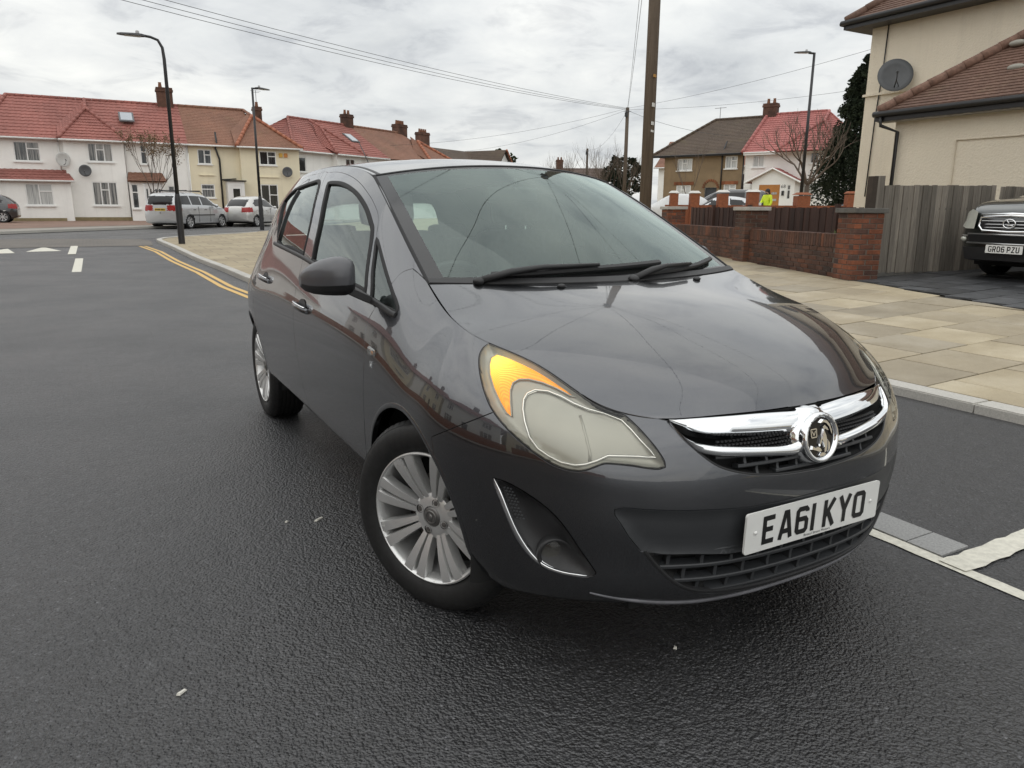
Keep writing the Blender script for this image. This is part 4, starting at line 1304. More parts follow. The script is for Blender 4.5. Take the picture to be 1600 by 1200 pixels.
facade(hD, 0.02, 9.0, 0, 4.7, 0.0, [(1.2, 2.4, 3.3, 4.3), (5.8, 7.0, 3.3, 4.3)], M_WHITEW)
window(hD, 1.2, 2.4, 3.3, 4.3, 0.0, 2, True, M_PANED); window(hD, 5.8, 7.0, 3.3, 4.3, 0.0, 2, True, M_PANED)
roof_face((0, -0.35, 4.68), (9.2, -0.35, 4.68), (6.6, 3.8, R2), (0, 3.8, R2), M_TRUST, hD, 0.2, 0.24, 'roof', 0.015, 0.006)
roof_face((9.2, -0.35, 4.68), (9.2, 7.8, 4.68), (6.6, 3.9, R2), (6.6, 3.8, R2), M_TRUST, hD, 0.3, 0.3, 'roof', 0.015, 0.006)
roof_face((5.0, -0.85, 4.64), (9.2, -0.85, 4.64), (7.12, 2.2, 6.6), (7.08, 2.2, 6.6), M_TRUST, hD, 0.2, 0.24, 'bay_roof', 0.02, 0.006)
roof_face((5.0, 1.0, 5.5), (5.0, -0.85, 4.64), (7.1, 2.2, 6.6), (7.1, 3.0, 7.1), M_TRUST, hD, 0.2, 0.24, 'bay_roof', 0.02, 0.006)
ridge([(5.0, -0.85, 4.7), (7.1, 2.2, 6.68)], M_HIPR, hD, 0.12); ridge([(9.2, -0.85, 4.7), (7.1, 2.2, 6.68)], M_HIPR, hD, 0.12); ridge([(0, 3.8, R2 + 0.04), (6.6, 3.8, R2 + 0.04)], M_TRUST, hD, 0.1)
chimney(hD, 6.9, 4.0, 6.2, 8.1, 1.3, 0.7, 4)
fx, fy = -27.5, -66.0
hE = thing('semi_detached_house', "distant house with mossy brown roof and gable behind the row", "house", (fx, fy, GZ), math.atan2(-5.2, -8.6))
facade(hE, 0, 13.0, 0, 4.6, 0.0, [(2, 3.2, 3.2, 4.2), (7, 8.2, 3.2, 4.2)], M_WHITEW)
window(hE, 2, 3.2, 3.2, 4.2, 0.0, 2, True, M_PANED); window(hE, 7, 8.2, 3.2, 4.2, 0.0, 2, True, M_PANED)
roof_face((-0.3, -0.35, 4.58), (13.0, -0.35, 4.58), (13.0, 3.8, 7.0), (-0.3, 3.8, 7.0), M_TBROWN, hE, 0.2, 0.24, 'roof', 0.015, 0.006)
MB().add([(9.2, -1.2, 0), (13.2, -1.2, 0), (13.2, -1.2, 4.6), (11.2, -1.2, 6.8), (9.2, -1.2, 4.6)], [(0, 1, 2, 3, 4)]).build('gable_wall', M_WHITEW, hE)
roof_face((13.5, -1.5, 4.5), (13.5, 3.8, 4.5), (11.2, 3.8, 7.0), (11.2, -1.5, 7.0), M_TBROWN, hE, 0.2, 0.24, 'gable_roof', 0.015, 0.006)
roof_face((8.9, 3.8, 4.5), (8.9, -1.5, 4.5), (11.2, -1.5, 7.0), (11.2, 3.8, 7.0), M_TBROWN, hE, 0.2, 0.24, 'gable_roof', 0.015, 0.006)
ridge([(13.4, -1.55, 4.6), (11.2, -1.55, 7.02)], M_HIPR, hE, 0.1)
chimney(hE, 3.4, 3.8, 6.5, 8.3, 1.5, 0.7, 4)

# ------------------------------------------------------------------ brown and white semis in the middle distance
CA, CB = Vector((-35.5, -42.5)), Vector((-40.4, -31.0))
c_rz = math.atan2(CB.y - CA.y, CB.x - CA.x)
CZ = 0.9
hF = thing('semi_detached_house', "brown pebbledash semi with dark roof and arched brick doorway", "house", (CA.x, CA.y, CZ), c_rz)
z_ = lambda w: w - CZ
facade(hF, 0.5, 6.44, -0.6, z_(5.02), 0.0, [(1.53, 2.69, z_(3.97), z_(4.79)), (1.55, 2.68, z_(2.05), z_(2.92)), (5.17, 6.04, z_(4.02), z_(4.86)), (5.17, 6.06, z_(2.1), z_(2.98)), (3.75, 4.66, -0.5, z_(2.75))], M_BROWNW)
window(hF, 1.53, 2.69, z_(3.97), z_(4.79), 0.0, 3, True, M_PANEW); window(hF, 1.55, 2.68, z_(2.05), z_(2.92), 0.0, 3, True, M_PANEW)
window(hF, 5.17, 6.04, z_(4.02), z_(4.86), 0.0, 2, True, M_PANEW); window(hF, 5.17, 6.06, z_(2.1), z_(2.98), 0.0, 2, True, M_PANEW)
MB().box((4.2, 0.14, 0.5), (0.9, 0.05, 2.8)).build('door', simple("dark_door", (0.03, 0.035, 0.04), 0.5), hF)
# brick arch voussoirs and lintels
for k in range(11):
    a = math.pi * (k + 0.5) / 11
    b_ = MB().box((0, 0, 0), (0.1, 0.06, 0.16)).build('arch_brick', M_BRICKO, hF)
    b_.location = (4.2 + 0.55 * math.cos(a), -0.02, z_(2.70) + 0.55 * math.sin(a)); b_.rotation_euler = (0, math.pi / 2 - a, 0)
V = [(4.2 + 0.46 * math.cos(math.pi * k / 12), 0.02, z_(2.72) + 0.46 * math.sin(math.pi * k / 12)) for k in range(13)]
mesh_obj('fanlight', V, [tuple(range(13))], M_PANED, hF)
for xa, xb in ((1.4, 2.85), (5.05, 6.2)):
    u = xa
    while u < xb:
        MB().box((u, -0.02, z_(3.06)), (0.075, 0.06, 0.22)).build('lintel_brick', M_BRICKO, hF); u += 0.085
RF = z_(7.75)
roof_face((-0.4, -0.4, z_(5.0)), (6.44, -0.4, z_(5.0)), (6.44, 3.9, RF), (2.6, 3.9, RF), M_TBROWN, hF, 0.2, 0.24, 'roof', 0.015, 0.005)
roof_face((-0.4, 8.2, z_(5.0)), (-0.4, -0.4, z_(5.0)), (2.6, 3.9, RF), (2.6, 4.0, RF), M_TBROWN, hF, 0.3, 0.3, 'roof', 0.015, 0.005)
ridge([(2.6, 3.9, RF + 0.03), (6.44, 3.9, RF + 0.03)], M_TBROWN, hF, 0.1); ridge([(-0.4, -0.4, z_(5.05)), (2.6, 3.9, RF + 0.04)], M_TBROWN, hF, 0.1)
MB().box((3.0, -0.42, z_(4.96)), (6.9, 0.05, 0.16)).build('fascia', M_GUTB, hF); gutter(hF, (-0.4, -0.48, z_(4.98)), (6.4, -0.48, z_(4.98)), M_GUTB)
pipe(hF, [(4.95, 0.6, z_(5.9)), (4.95, -0.06, z_(5.1)), (4.95, -0.06, 0)], M_GUTB, 0.05); pipe(hF, [(6.5, -0.06, z_(5.0)), (6.5, -0.06, 0)], M_GUTB, 0.05)
chimney(hF, 6.7, 3.9, RF - 0.5, RF + 0.85, 0.95, 0.6, 2)
pipe(hF, [(2.9, 3.9, RF), (2.9, 3.9, RF + 0.9)], M_LEAD, 0.02, 'aerial_mast'); MB().box((2.9, 3.9, RF + 0.85), (0.9, 0.02, 0.03)).build('television_aerial', M_LEAD, hF)

hG = thing('semi_detached_house', "white semi with bright red roof, orange door and gabled porch", "house", (CA.x, CA.y, CZ), c_rz)
facade(hG, 6.6, 12.75, -0.6, z_(4.98), 0.0, [(7.12, 7.92, z_(4.05), z_(4.85)), (10.94, 11.5, z_(4.2), z_(4.9)), (10.19, 11.4, z_(2.05), z_(3.03)), (7.1, 7.5, z_(2.1), z_(3.0))], M_WHITEW)
MB().add([(12.75, 0, -0.6), (12.75, 8, -0.6), (12.75, 8, z_(4.98)), (12.75, 0, z_(4.98))], [(0, 1, 2, 3)]).build('side_wall', M_WHITEW, hG)
window(hG, 7.12, 7.92, z_(4.05), z_(4.85), 0.0, 2, False, M_PANEW); window(hG, 10.94, 11.5, z_(4.2), z_(4.9), 0.0, 1, False, M_PANED); window(hG, 10.19, 11.4, z_(2.05), z_(3.03), 0.0, 2, False, M_PANEW); window(hG, 7.1, 7.5, z_(2.1), z_(3.0), 0.0, 1, False, M_PANEW)
sw = MB().box((12.8, 1.9, z_(4.4)), (0.06, 0.55, 0.95)).build('window', M_UPVC, hG); MB().box((12.835, 1.9, z_(4.4)), (0.01, 0.4, 0.8)).build('pane', M_PANED, sw)
# gabled porch with twin doors
facade(hG, 7.6, 10.45, -0.6, z_(3.05), -1.1, [(8.1, 9.5, -0.5, z_(2.85)), (9.95, 10.22, z_(1.9), z_(2.85))], M_WHITEW, 'porch_wall')
MB().add([(7.35, -1.1, z_(3.05)), (10.65, -1.1, z_(3.05)), (9.0, -1.1, z_(3.88))], [(0, 1, 2)]).build('porch_gable', M_WHITEW, hG)
MB().add([(10.45, -1.1, -0.6), (10.45, 0, -0.6), (10.45, 0, z_(3.05)), (10.45, -1.1, z_(3.05))], [(0, 1, 2, 3)]).build('porch_cheek', M_WHITEW, hG)
roof_face((10.8, -1.3, z_(3.0)), (10.8, 0, z_(3.0)), (9.0, 0, z_(3.93)), (9.0, -1.3, z_(3.93)), M_TRED2, hG, 0.3, 0.3, 'porch_roof'); roof_face((7.2, 0, z_(3.0)), (7.2, -1.3, z_(3.0)), (9.0, -1.3, z_(3.93)), (9.0, 0, z_(3.93)), M_TRED2, hG, 0.3, 0.3, 'porch_roof')
MB().tube([(7.15, -1.32, z_(2.98)), (9.0, -1.32, z_(3.88)), (10.85, -1.32, z_(2.98))], 0.06).build('bargeboard', M_UPVC, hG)
window(hG, 9.95, 10.22, z_(1.9), z_(2.85), -1.1, 1, True, M_PANE, False)
M_ODOOR = simple("orange_oak_door", (0.42, 0.17, 0.035), 0.45, 0, 0.15, 6)
for k in range(2):
    a = 8.1 + k * 0.70
    d = MB().box((a + 0.345, -1.06, z_(1.6)), (0.69, 0.06, 2.6)).build('door', M_ODOOR, hG)
    for q in range(3): MB().box((a + 0.345, -1.10, z_(1.45 + q * 0.42)), (0.36, 0.015, 0.14)).build('glazed_slot', M_PANEW, d)
    MB().box((a + (0.52 if k == 0 else 0.08), -1.12, z_(1.8)), (0.04, 0.04, 0.2)).build('handle', M_LEAD, d)
v, f = text_mesh("68", 0.32); mesh_obj('house_number', [(9.72 + a[0], -1.106, z_(2.72) + a[1]) for a in v], f, M_GUTB, hG)
for q in (7.82, 9.72):
    MB().box((q, -1.14, z_(2.3)), (0.14, 0.1, 0.3)).build('wall_lamp', M_GUTB, hG)
RGz = z_(7.85)
roof_face((6.45, -0.4, z_(5.0)), (13.2, -0.4, z_(5.0)), (10.6, 3.9, RGz), (6.45, 3.9, RGz), M_TRED2, hG, 0.3, 0.33)
roof_face((13.2, -0.4, z_(5.0)), (13.2, 8.2, z_(5.0)), (10.6, 4.0, RGz), (10.6, 3.9, RGz), M_TRED2, hG, 0.3, 0.33)
roof_face((8.9, -0.9, z_(4.96)), (12.9, -0.9, z_(4.96)), (11.02, 2.1, z_(7.0)), (10.98, 2.1, z_(7.0)), M_TRED2, hG, 0.3, 0.33, 'bay_roof', 0.04)
ridge([(8.9, -0.9, z_(5.03)), (11.0, 2.1, z_(7.1))], M_TRED2, hG, 0.1); ridge([(12.9, -0.9, z_(5.03)), (11.0, 2.1, z_(7.1)), (10.8, 3.7, RGz)], M_TRED2, hG, 0.1)
ridge([(6.5, 3.9, RGz + 0.03), (10.6, 3.9, RGz + 0.03), (13.2, 8.2, z_(5.05))], M_TRED2, hG, 0.1); ridge([(6.5, -0.42, z_(5.05)), (6.5, 3.9, RGz + 0.05)], M_TRED2, hG, 0.12)
gutter(hG, (6.6, -0.46, z_(4.98)), (13.2, -0.46, z_(4.98)), M_GUTW); MB().box((9.9, -0.42, z_(4.93)), (6.6, 0.05, 0.2)).build('fascia', M_UPVC, hG); gutter(hG, (13.25, -0.4, z_(4.98)), (13.25, 8.2, z_(4.98)), M_GUTW)
# house beyond, left of the brown semi
hH = thing('terraced_house', "far white bay-fronted house behind the wooden telegraph pole", "house", (-44.3, -53.0, 0.3), c_rz + 0.15)
facade(hH, 0, 9.0, -0.5, 4.6, 0.0, [(5.2, 8.0, 2.6, 4.0)], M_WHITEW)
window(hH, 5.2, 8.0, 2.6, 4.0, 0.0, 4, True, M_PANED)
roof_face((-0.3, -0.4, 4.6), (9.3, -0.4, 4.6), (9.3, 3.9, 7.2), (-0.3, 3.9, 7.2), M_TRUST, hH, 0.2, 0.24, 'roof', 0.015, 0.006)
gutter(hH, (-0.3, -0.45, 4.57), (9.3, -0.45, 4.57), M_GUTW)

# ------------------------------------------------------------------ cream roughcast house on the right, facing the road
hR = thing('corner_house', "cream roughcast house with satellite dish behind the grey fence", "house", (-14.6, -10.05, 0.36), math.pi / 2)
# local x = world y + 10.05 ; local y = -(world x + 14.6)
facade(hR, 0.0, 13.0, 0, 5.08, 0.0, [], M_ROUGHCAST)
MB().add([(0, 0, 0), (0, 8, 0), (0, 8, 5.08), (0, 0, 5.08)], [(0, 3, 2, 1)]).build('side_wall', M_ROUGHCAST, hR)
MB().box((2.2, -0.02, 3.5), (4.5, 0.06, 0.05)).build('string_course', M_ROUGHCAST, hR)
facade(hR, 2.10, 13.0, 0, 2.78, -1.78, [], M_ROUGHCAST, 'extension_wall')
MB().add([(2.10, -1.78, 0), (2.10, 0, 0), (2.10, 0, 2.78), (2.10, -1.78, 2.78)], [(0, 3, 2, 1)]).build('extension_cheek', M_ROUGHCAST, hR)
# main roof: eaves with black fascia and soffit
e0, eo = 5.12, 0.42
roof_face((-eo, -eo, e0), (13.4, -eo, e0), (13.4, 4.0, 8.6), (4.0, 4.0, 8.6), M_TDARK, hR, 0.17, 0.13, 'roof', 0.014, 0.004)
roof_face((-eo, 8.4, e0), (-eo, -eo, e0), (4.0, 4.0, 8.6), (4.0, 4.1, 8.6), M_TDARK, hR, 0.3, 0.2, 'roof', 0.014, 0.004)
ridge([(-eo, -eo, e0 + 0.03), (4.0, 4.0, 8.64)], M_TDARK, hR, 0.1)
MB().box((6.5, -eo - 0.01, e0 - 0.07), (13.8, 0.03, 0.18)).box((-eo - 0.01, 4.0, e0 - 0.07), (0.03, 8.9, 0.18)).build('fascia', M_GUTB, hR)
MB().box((6.5, -eo / 2, e0 - 0.15), (13.8, eo, 0.02)).box((-eo / 2, 4.0, e0 - 0.152), (eo, 8.8, 0.02)).build('soffit', M_GUTB, hR)
gutter(hR, (-eo - 0.06, -eo - 0.07, e0 - 0.02), (13.4, -eo - 0.07, e0 - 0.02), M_GUTB, 0.06); gutter(hR, (-eo - 0.07, -eo - 0.06, e0 - 0.02), (-eo - 0.07, 8.3, e0 - 0.02), M_GUTB, 0.06)
# extension roof
x0e = 1.85
roof_face((x0e, -2.02, 2.80), (13.2, -2.02, 2.80), (13.2, 0.0, 4.35), (x0e + 2.05, 0.0, 4.35), M_TDARK, hR, 0.17, 0.13, 'extension_roof', 0.014, 0.004)
roof_face((x0e, 0.0, 2.80), (x0e, -2.02, 2.80), (x0e + 2.05, 0.0, 4.35), (x0e + 2.05, 0.02, 4.35), M_TDARK, hR, 0.17, 0.13, 'extension_roof', 0.014, 0.004)
ridge([(x0e, -2.02, 2.85), (x0e + 2.05, 0.0, 4.42)], simple("lichened_hip_tile", (0.19, 0.11, 0.08), 0.85, 0, 0.4, 14, 40, 0.4), hR, 0.095, 'hip_tile', 0.3)
MB().box((7.5, -2.05, 2.72), (11.4, 0.03, 0.17)).build('fascia', M_GUTB, hR)
MB().box((7.5, -1.9, 2.63), (11.3, 0.24, 0.02)).build('soffit', simple("peeling_white_soffit", (0.35, 0.34, 0.32), 0.8, 0, 0.5, 9), hR)
gutter(hR, (x0e - 0.04, -2.11, 2.77), (13.2, -2.11, 2.80), M_GUTB, 0.058)
pipe(hR, [(x0e + 0.12, -2.1, 2.72), (x0e + 0.12, -2.08, 2.55), (x0e + 0.36, -1.86, 2.42), (x0e + 0.36, -1.86, 0.1)], M_GUTB, 0.036)
for (vx, vy, vz) in ((3.6, -0.62, 3.97), (3.95, -1.2, 3.44)):
    MB().ball((vx, vy, vz), (0.16, 0.07, 0.06), 14, 8).build('roof_vent', simple("vent_pale", (0.30, 0.29, 0.25), 0.7), hR, True)
# raised cable trunking rectangle, dish and cable
MB().tube([(3.40, -1.80, 1.0), (3.40, -1.80, 2.19), (6.5, -1.80, 2.19)], 0.018, 6).build('cable_trunking', M_ROUGHCAST, hR)
dsh_ = dish(hR, (0.92, -0.32, 3.78), 0.36, (0.25, 0, math.pi + 0.75), M_DISHG)
pipe(hR, [(0.42, -0.03, 5.05), (0.40, -0.03, 4.0), (0.34, -0.03, 3.0), (0.30, -0.03, 1.2)], M_GUTB, 0.014, 'cable')
pipe(hR, [(0.40, -0.03, 3.75), (0.7, -0.1, 3.74), (0.92, -0.3, 3.7)], M_GUTB, 0.012, 'cable')

# ================================================================== street furniture, wires
def at_px(px, d):
    return Vector((CAM_POS[0], CAM_POS[1], 0)) + CAMF * (d / 0.9725) + CAMR * ((px - 800) / 1149.4 * d)


M_POLEB = simple("lamp_post_black", (0.018, 0.018, 0.020), 0.4, 0, 0.2, 4)
M_POLEW = board_mat("telegraph_pole_wood", ((0.055, 0.040, 0.028), (0.095, 0.072, 0.052), (0.135, 0.105, 0.08)), 0.5)
M_WIRE = simple("black_cable", (0.05, 0.05, 0.052), 0.7)


def lamp_post(label, loc, h, toward, arm=0.9, style=0, r=0.075):
    t = thing('street_lamp', label, "street lamp", loc, math.atan2(toward[1], toward[0]), "black street lamps")
    MB().lathe([(r * 1.25, -0.1), (r * 1.25, 1.25), (r * 1.0, 1.42), (r * 0.82, 1.5)], 16).build('base', M_POLEB, t, True)
    if style == 0:
        pts = [(0, 0, 1.4), (0, 0, h - 0.55), (0.02, 0, h - 0.25), (0.12, 0, h - 0.06), (0.30, 0, h), (0.5, 0, h + 0.02)]
        MB().tube(pts, [r * 0.8, r * 0.62, r * 0.55, r * 0.5, r * 0.48, r * 0.48], 12).build('column', M_POLEB, t, True)
        x0 = 0.42
    else:
        MB().tube([(0, 0, 1.4), (0, 0, h)], [r * 0.8, r * 0.6], 12).build('column', M_POLEB, t, True)
        MB().tube([(0, 0, h - 0.03), (0.25, 0, h - 0.01)], r * 0.5, 8).build('bracket', M_POLEB, t, True)
        x0 = 0.15
    secs = []
    for u, w, hh in ((0, 0.06, 0.035), (0.1, 0.12, 0.05), (0.3, 0.16, 0.045), (0.62, 0.13, 0.03), (0.72, 0.07, 0.018)):
        secs.append([(x0 + u, -w, h + 0.0 - 0.01), (x0 + u, w, h - 0.01), (x0 + u, w * 0.7, h + hh), (x0 + u, -w * 0.7, h + hh)])
    V, F = [p for s in secs for p in s], []
    for i in range(len(secs) - 1):
        for j in range(4): F.append((i * 4 + j, i * 4 + (j + 1) % 4, (i + 1) * 4 + (j + 1) % 4, (i + 1) * 4 + j))
    F += [(3, 2, 1, 0), (16, 17, 18, 19)]
    hd = mesh_obj('lamp_head', V, F, M_POLEB, t)
    MB().box((x0 + 0.33, 0, h - 0.018), (0.4, 0.2, 0.012)).build('lens', simple("lamp_lens", (0.4, 0.4, 0.38), 0.3), hd)
    MB().lathe([(0.05, 0), (0.05, 0.07), (0.03, 0.09), (0, 0.09)], 10, 'z', (x0 + 0.2, 0, h + 0.045)).build('photocell', simple("photocell_grey", (0.4, 0.4, 0.4), 0.5), hd, True)
    return t


lamp_post("tall black street lamp on the pavement corner with curved arm", (-0.62, -22.4, 0.09), 5.75, (1, 0.0), style=0)
lamp_post("black street lamp in front of the cream house", (-5.0, -33.2, 0.2), 6.05, (-0.9, -0.4), style=1)
lamp_post("black street lamp rising beside the bare tree and white semi", (-26.4, -21.6, 0.5), 7.35, (0.87, -0.48), style=1, r=0.09)
lamp_post("small distant street lamp above the hatchback's roof", (-22.0, -64.0, 0.3), 6.6, (-0.87, 0.48), style=0)


def telegraph(label, loc, h, r, band=True):
    t = thing('telegraph_pole', label, "telegraph pole", loc, 0.4, "wooden telegraph poles")
    n = 14
    MB().tube([(0, 0, -0.2), (0, 0, h * 0.5), (0, 0, h)], [r, r * 0.92, r * 0.82], n).build('pole', M_POLEW, t, True)
    MB().lathe([(r * 0.95, h - 0.32), (r * 0.95, h - 0.22)], n).build('wire_band', M_LEAD, t, True)
    MB().box((r, 0, h - 0.5), (0.14, 0.18, 0.3)).build('junction_box', M_GUTB, t)
    for k in range(6):
        a = k * 1.05
        MB().tube([(r * 0.8 * math.cos(a), r * 0.8 * math.sin(a), h - 0.27), (r * 1.9 * math.cos(a), r * 1.9 * math.sin(a), h - 0.25)], 0.015, 6).build('hook', M_LEAD, t)
    return t


tp1 = telegraph("thick wooden telegraph pole behind the hatchback's windscreen", (-7.85, -9.65, 0.2), 9.2, 0.118)
for zz, cc, w in ((3.46, (0.42, 0.22, 0.05), 0.05), (2.95, (0.6, 0.6, 0.58), 0.07), (2.62, (0.6, 0.6, 0.58), 0.06), (2.48, (0.62, 0.62, 0.6), 0.04)):
    MB().box((0.06, 0.108, zz), (0.09, 0.012, w)).build('pole_tag', simple("tag_%d" % int(zz * 100), cc, 0.6), tp1)
telegraph("thin distant telegraph pole with many wires", (-33.2, -43.5, 0.4), 8.0, 0.15)
telegraph("small far telegraph pole above the bonnet's bare bushes", (-47.0, -68.5, 0.5), 7.2, 0.14)


def wire(label, a, b, sag, r=0.009, group="overhead wires"):
    a, b = Vector(a), Vector(b)
    pts = []
    for k in range(25):
        t = k / 24
        p = a.lerp(b, t); p.z -= sag * 4 * t * (1 - t); pts.append(p)
    o = MB().tube(pts, r, 5, False).build('overhead_wire', M_WIRE, None, True)
    return tag(o, label, "wire", group)


FP = Vector((-33.2, -43.5, 8.35))
for k, (px_z, e) in enumerate((((11.0, -21.8, 8.62), 0.55), ((11.0, -21.8, 8.45), 0.62), ((11.0, -21.8, 8.28), 0.66))):
    wire(("topmost", "middle", "lowest")[k] + " of three long wires sloping from upper left to the thin telegraph pole", FP - Vector((0, 0, 0.05 * k)), px_z, e, 0.010)
wire("faint wire from the thin pole to the houses behind the roof", FP, (-19.5, -56.0, 6.0), 0.5, 0.008)
wire("lower faint wire from the thin pole to the houses behind the roof", FP - Vector((0, 0, 0.1)), (-26.0, -66.0, 6.2), 0.8, 0.008)
wire("wire from the thin pole running right above the brown semi", FP, (-29.0, -10.0, 9.2), 0.5, 0.008)
wire("second wire from the thin pole running right above the brown semi", FP - Vector((0, 0, 0.1)), (-36.0, -14.0, 8.0), 0.6, 0.008)
wire("drop wire from the thin pole to the brown semi", FP - Vector((0, 0, 0.15)), (-37.5, -37.5, 6.2), 0.3, 0.010)
wire("wire from the thin pole down to the small far pole", FP - Vector((0, 0, 0.15)), (-47.0, -68.5, 7.6), 0.9, 0.008)
T1 = Vector((-7.85, -9.65, 9.15))
wire("pair wire rising beside the thick telegraph pole", FP - Vector((0, 0, 0.0)), T1 + Vector((0.05, 0, 0.0)), 0.5, 0.009)
wire("second pair wire rising beside the thick telegraph pole", FP - Vector((0, 0, 0.1)), T1 + Vector((-0.1, 0, 0.0)), 0.62, 0.009)
for k, e in enumerate(((13.0, -9.0, 6.2), (13.2, -3.0, 6.2), (13.2, 1.5, 6.3), (13.0, 9.0, 6.2), (7.0, 20.0, 7.5), (-2.5, 24.0, 8.2), (-9.0, 22.0, 7.5))):
    wire("drop wire fanning from the thick pole over the road, mirrored in the windscreen", T1, e, 0.45, 0.007, "drop wires over the hatchback")

# ------------------------------------------------------------------ plants
M_BARK = simple("bare_bark", (0.085, 0.065, 0.05), 0.9, 0, 0.25, 14)
M_TWIG = simple("twig_brown", (0.11, 0.082, 0.062), 0.9, 0, 0.3, 20)


def grow(mb, p, d, L, r, depth, R, spread, up, leaf=None):
    segs = 3
    pts, rs = [p], [r]
    for i in range(segs):
        d = (d + Vector((R.uniform(-1, 1), R.uniform(-1, 1), R.uniform(-0.6, 1))) * 0.13 + Vector((0, 0, up * 0.05))).normalized()
        p = p + d * (L / segs); pts.append(p); rs.append(r * (1 - 0.35 * (i + 1) / segs))
    mb.tube(pts, rs, 5 if r > 0.02 else 3, False)
    if depth == 0:
        if leaf is not None: leaf.append(p)
        return
    n = R.choice((2, 3, 3)) if depth > 1 else R.choice((2, 3))
    for k in range(n):
        ax = Vector((R.uniform(-1, 1), R.uniform(-1, 1), R.uniform(-0.3, 1))).normalized()
        nd = (d + ax * spread).normalized()
        st = pts[-1] if k < 2 else pts[-2]
        grow(mb, st, nd, L * R.uniform(0.62, 0.86), r * 0.62, depth - 1, R, spread, up, leaf)


def bare_tree(name, label, loc, trunk_h, r, L, depth, spread, seed, leaf_n=0, group=None, forks=5, lean=(0, 0), leaf_mat=None):
    R = random.Random(seed)
    t = thing(name, label, "tree", loc, 0, group)
    tr = MB(); top = Vector((lean[0], lean[1], trunk_h))
    tr.tube([(0, 0, -0.1), (lean[0] * 0.5, lean[1] * 0.5, trunk_h * 0.5), top], [r * 1.25, r, r * 0.85], 9)
    tr.build('trunk', M_BARK, t, True)
    cr = MB(); tips = []
    for k in range(forks):
        a = 2 * math.pi * k / forks + R.uniform(-0.4, 0.4)
        d = Vector((math.cos(a) * spread, math.sin(a) * spread, R.uniform(0.55, 1.0))).normalized()
        grow(cr, top, d, L * R.uniform(0.8, 1.1), r * 0.5, depth, R, spread * 0.75, 1.0, tips)
    cr.build('crown', M_TWIG, t)
    if leaf_n:
        V, F = [], []
        for k in range(leaf_n):
            c = R.choice(tips) + Vector((R.gauss(0, 0.08), R.gauss(0, 0.08), R.gauss(0, 0.08)))
            a = Vector((R.uniform(-1, 1), R.uniform(-1, 1), R.uniform(-1, 1))).normalized() * 0.035; b = a.orthogonal().normalized() * 0.03
            i = len(V); V += [tuple(c - a), tuple(c + b), tuple(c + a), tuple(c - b)]; F.append((i, i + 1, i + 2, i + 3))
        mesh_obj('leaves', V, F, leaf_mat, t)
    return t


bare_tree('young_street_tree', "slender young street tree with dry leaves before the white house", (-0.95, -36.6, 0.25), 1.3, 0.05, 1.0, 4, 0.42, 12, 1300, None, 5, (0, 0), simple("dry_leaf", (0.22, 0.15, 0.085), 0.8, 0, 0.3, 9))
MB().tube([(0, 0, 0), (0, 0, 1.4)], 0.035).build('stake', M_BARK, bpy.data.objects['young_street_tree'])
bare_tree('pollarded_tree', "bare spreading tree in front of the white semi", (-28.9, -23.4, 0.5), 1.9, 0.12, 1.2, 4, 0.85, 5, 0, None, 7)
bare_tree('bare_sapling', "thin bare sapling in front of the brown semi", (-30.0, -33.0, 0.5), 1.2, 0.035, 1.2, 3, 0.35, 21, 0, None, 4)


def foliage_cloud(name, label, loc, prof, n, size, mat, seed, trunk=True, cat="tree", group=None, lumps=40, kind=None):
    """crown of many small leaf faces gathered in uneven clumps; prof(z in 0..1)->radius"""
    R = random.Random(seed)
    t = thing(name, label, cat, loc, 0, group)
    H, rad = prof
    V, F = [], []
    cl = []
    for k in range(lumps):
        z = R.uniform(0.06, 1.0); a = R.uniform(0, 6.283); rr = rad(z) * math.sqrt(R.uniform(0.15, 1.0))
        cl.append((Vector((rr * math.cos(a), rr * math.sin(a), z * H)), R.uniform(0.5, 1.1) * max(0.12, rad(z)) * 0.42))
    for k in range(n):
        c, s = R.choice(cl)
        d = Vector((R.gauss(0, 1), R.gauss(0, 1), R.gauss(0, 0.8))).normalized() * s * R.uniform(0.5, 1.05)
        p = c + d
        u = Vector((R.uniform(-1, 1), R.uniform(-1, 1), R.uniform(-0.9, 0.4))).normalized() * size * R.uniform(0.6, 1.4); w = u.orthogonal().normalized() * size * 0.45
        i = len(V); V += [tuple(p - u * 0.5 - w * 0.2), tuple(p + w), tuple(p + u), tuple(p - w)]; F.append((i, i + 1, i + 2, i + 3))
    mesh_obj('crown', V, F, mat, t)
    if trunk:
        m = MB().tube([(0, 0, -0.2), (0, 0, H * 0.55), (0.1, 0.05, H * 0.92)], [H * 0.028, H * 0.016, H * 0.004], 8)
        for k in range(9):
            a = R.uniform(0, 6.28); z = R.uniform(0.2, 0.8)
            m.tube([(0, 0, z * H), (math.cos(a) * rad(z) * 0.7, math.sin(a) * rad(z) * 0.7, z * H + 0.3)], [0.05, 0.015], 5)
        m.build('trunk', M_BARK, t)
    return t


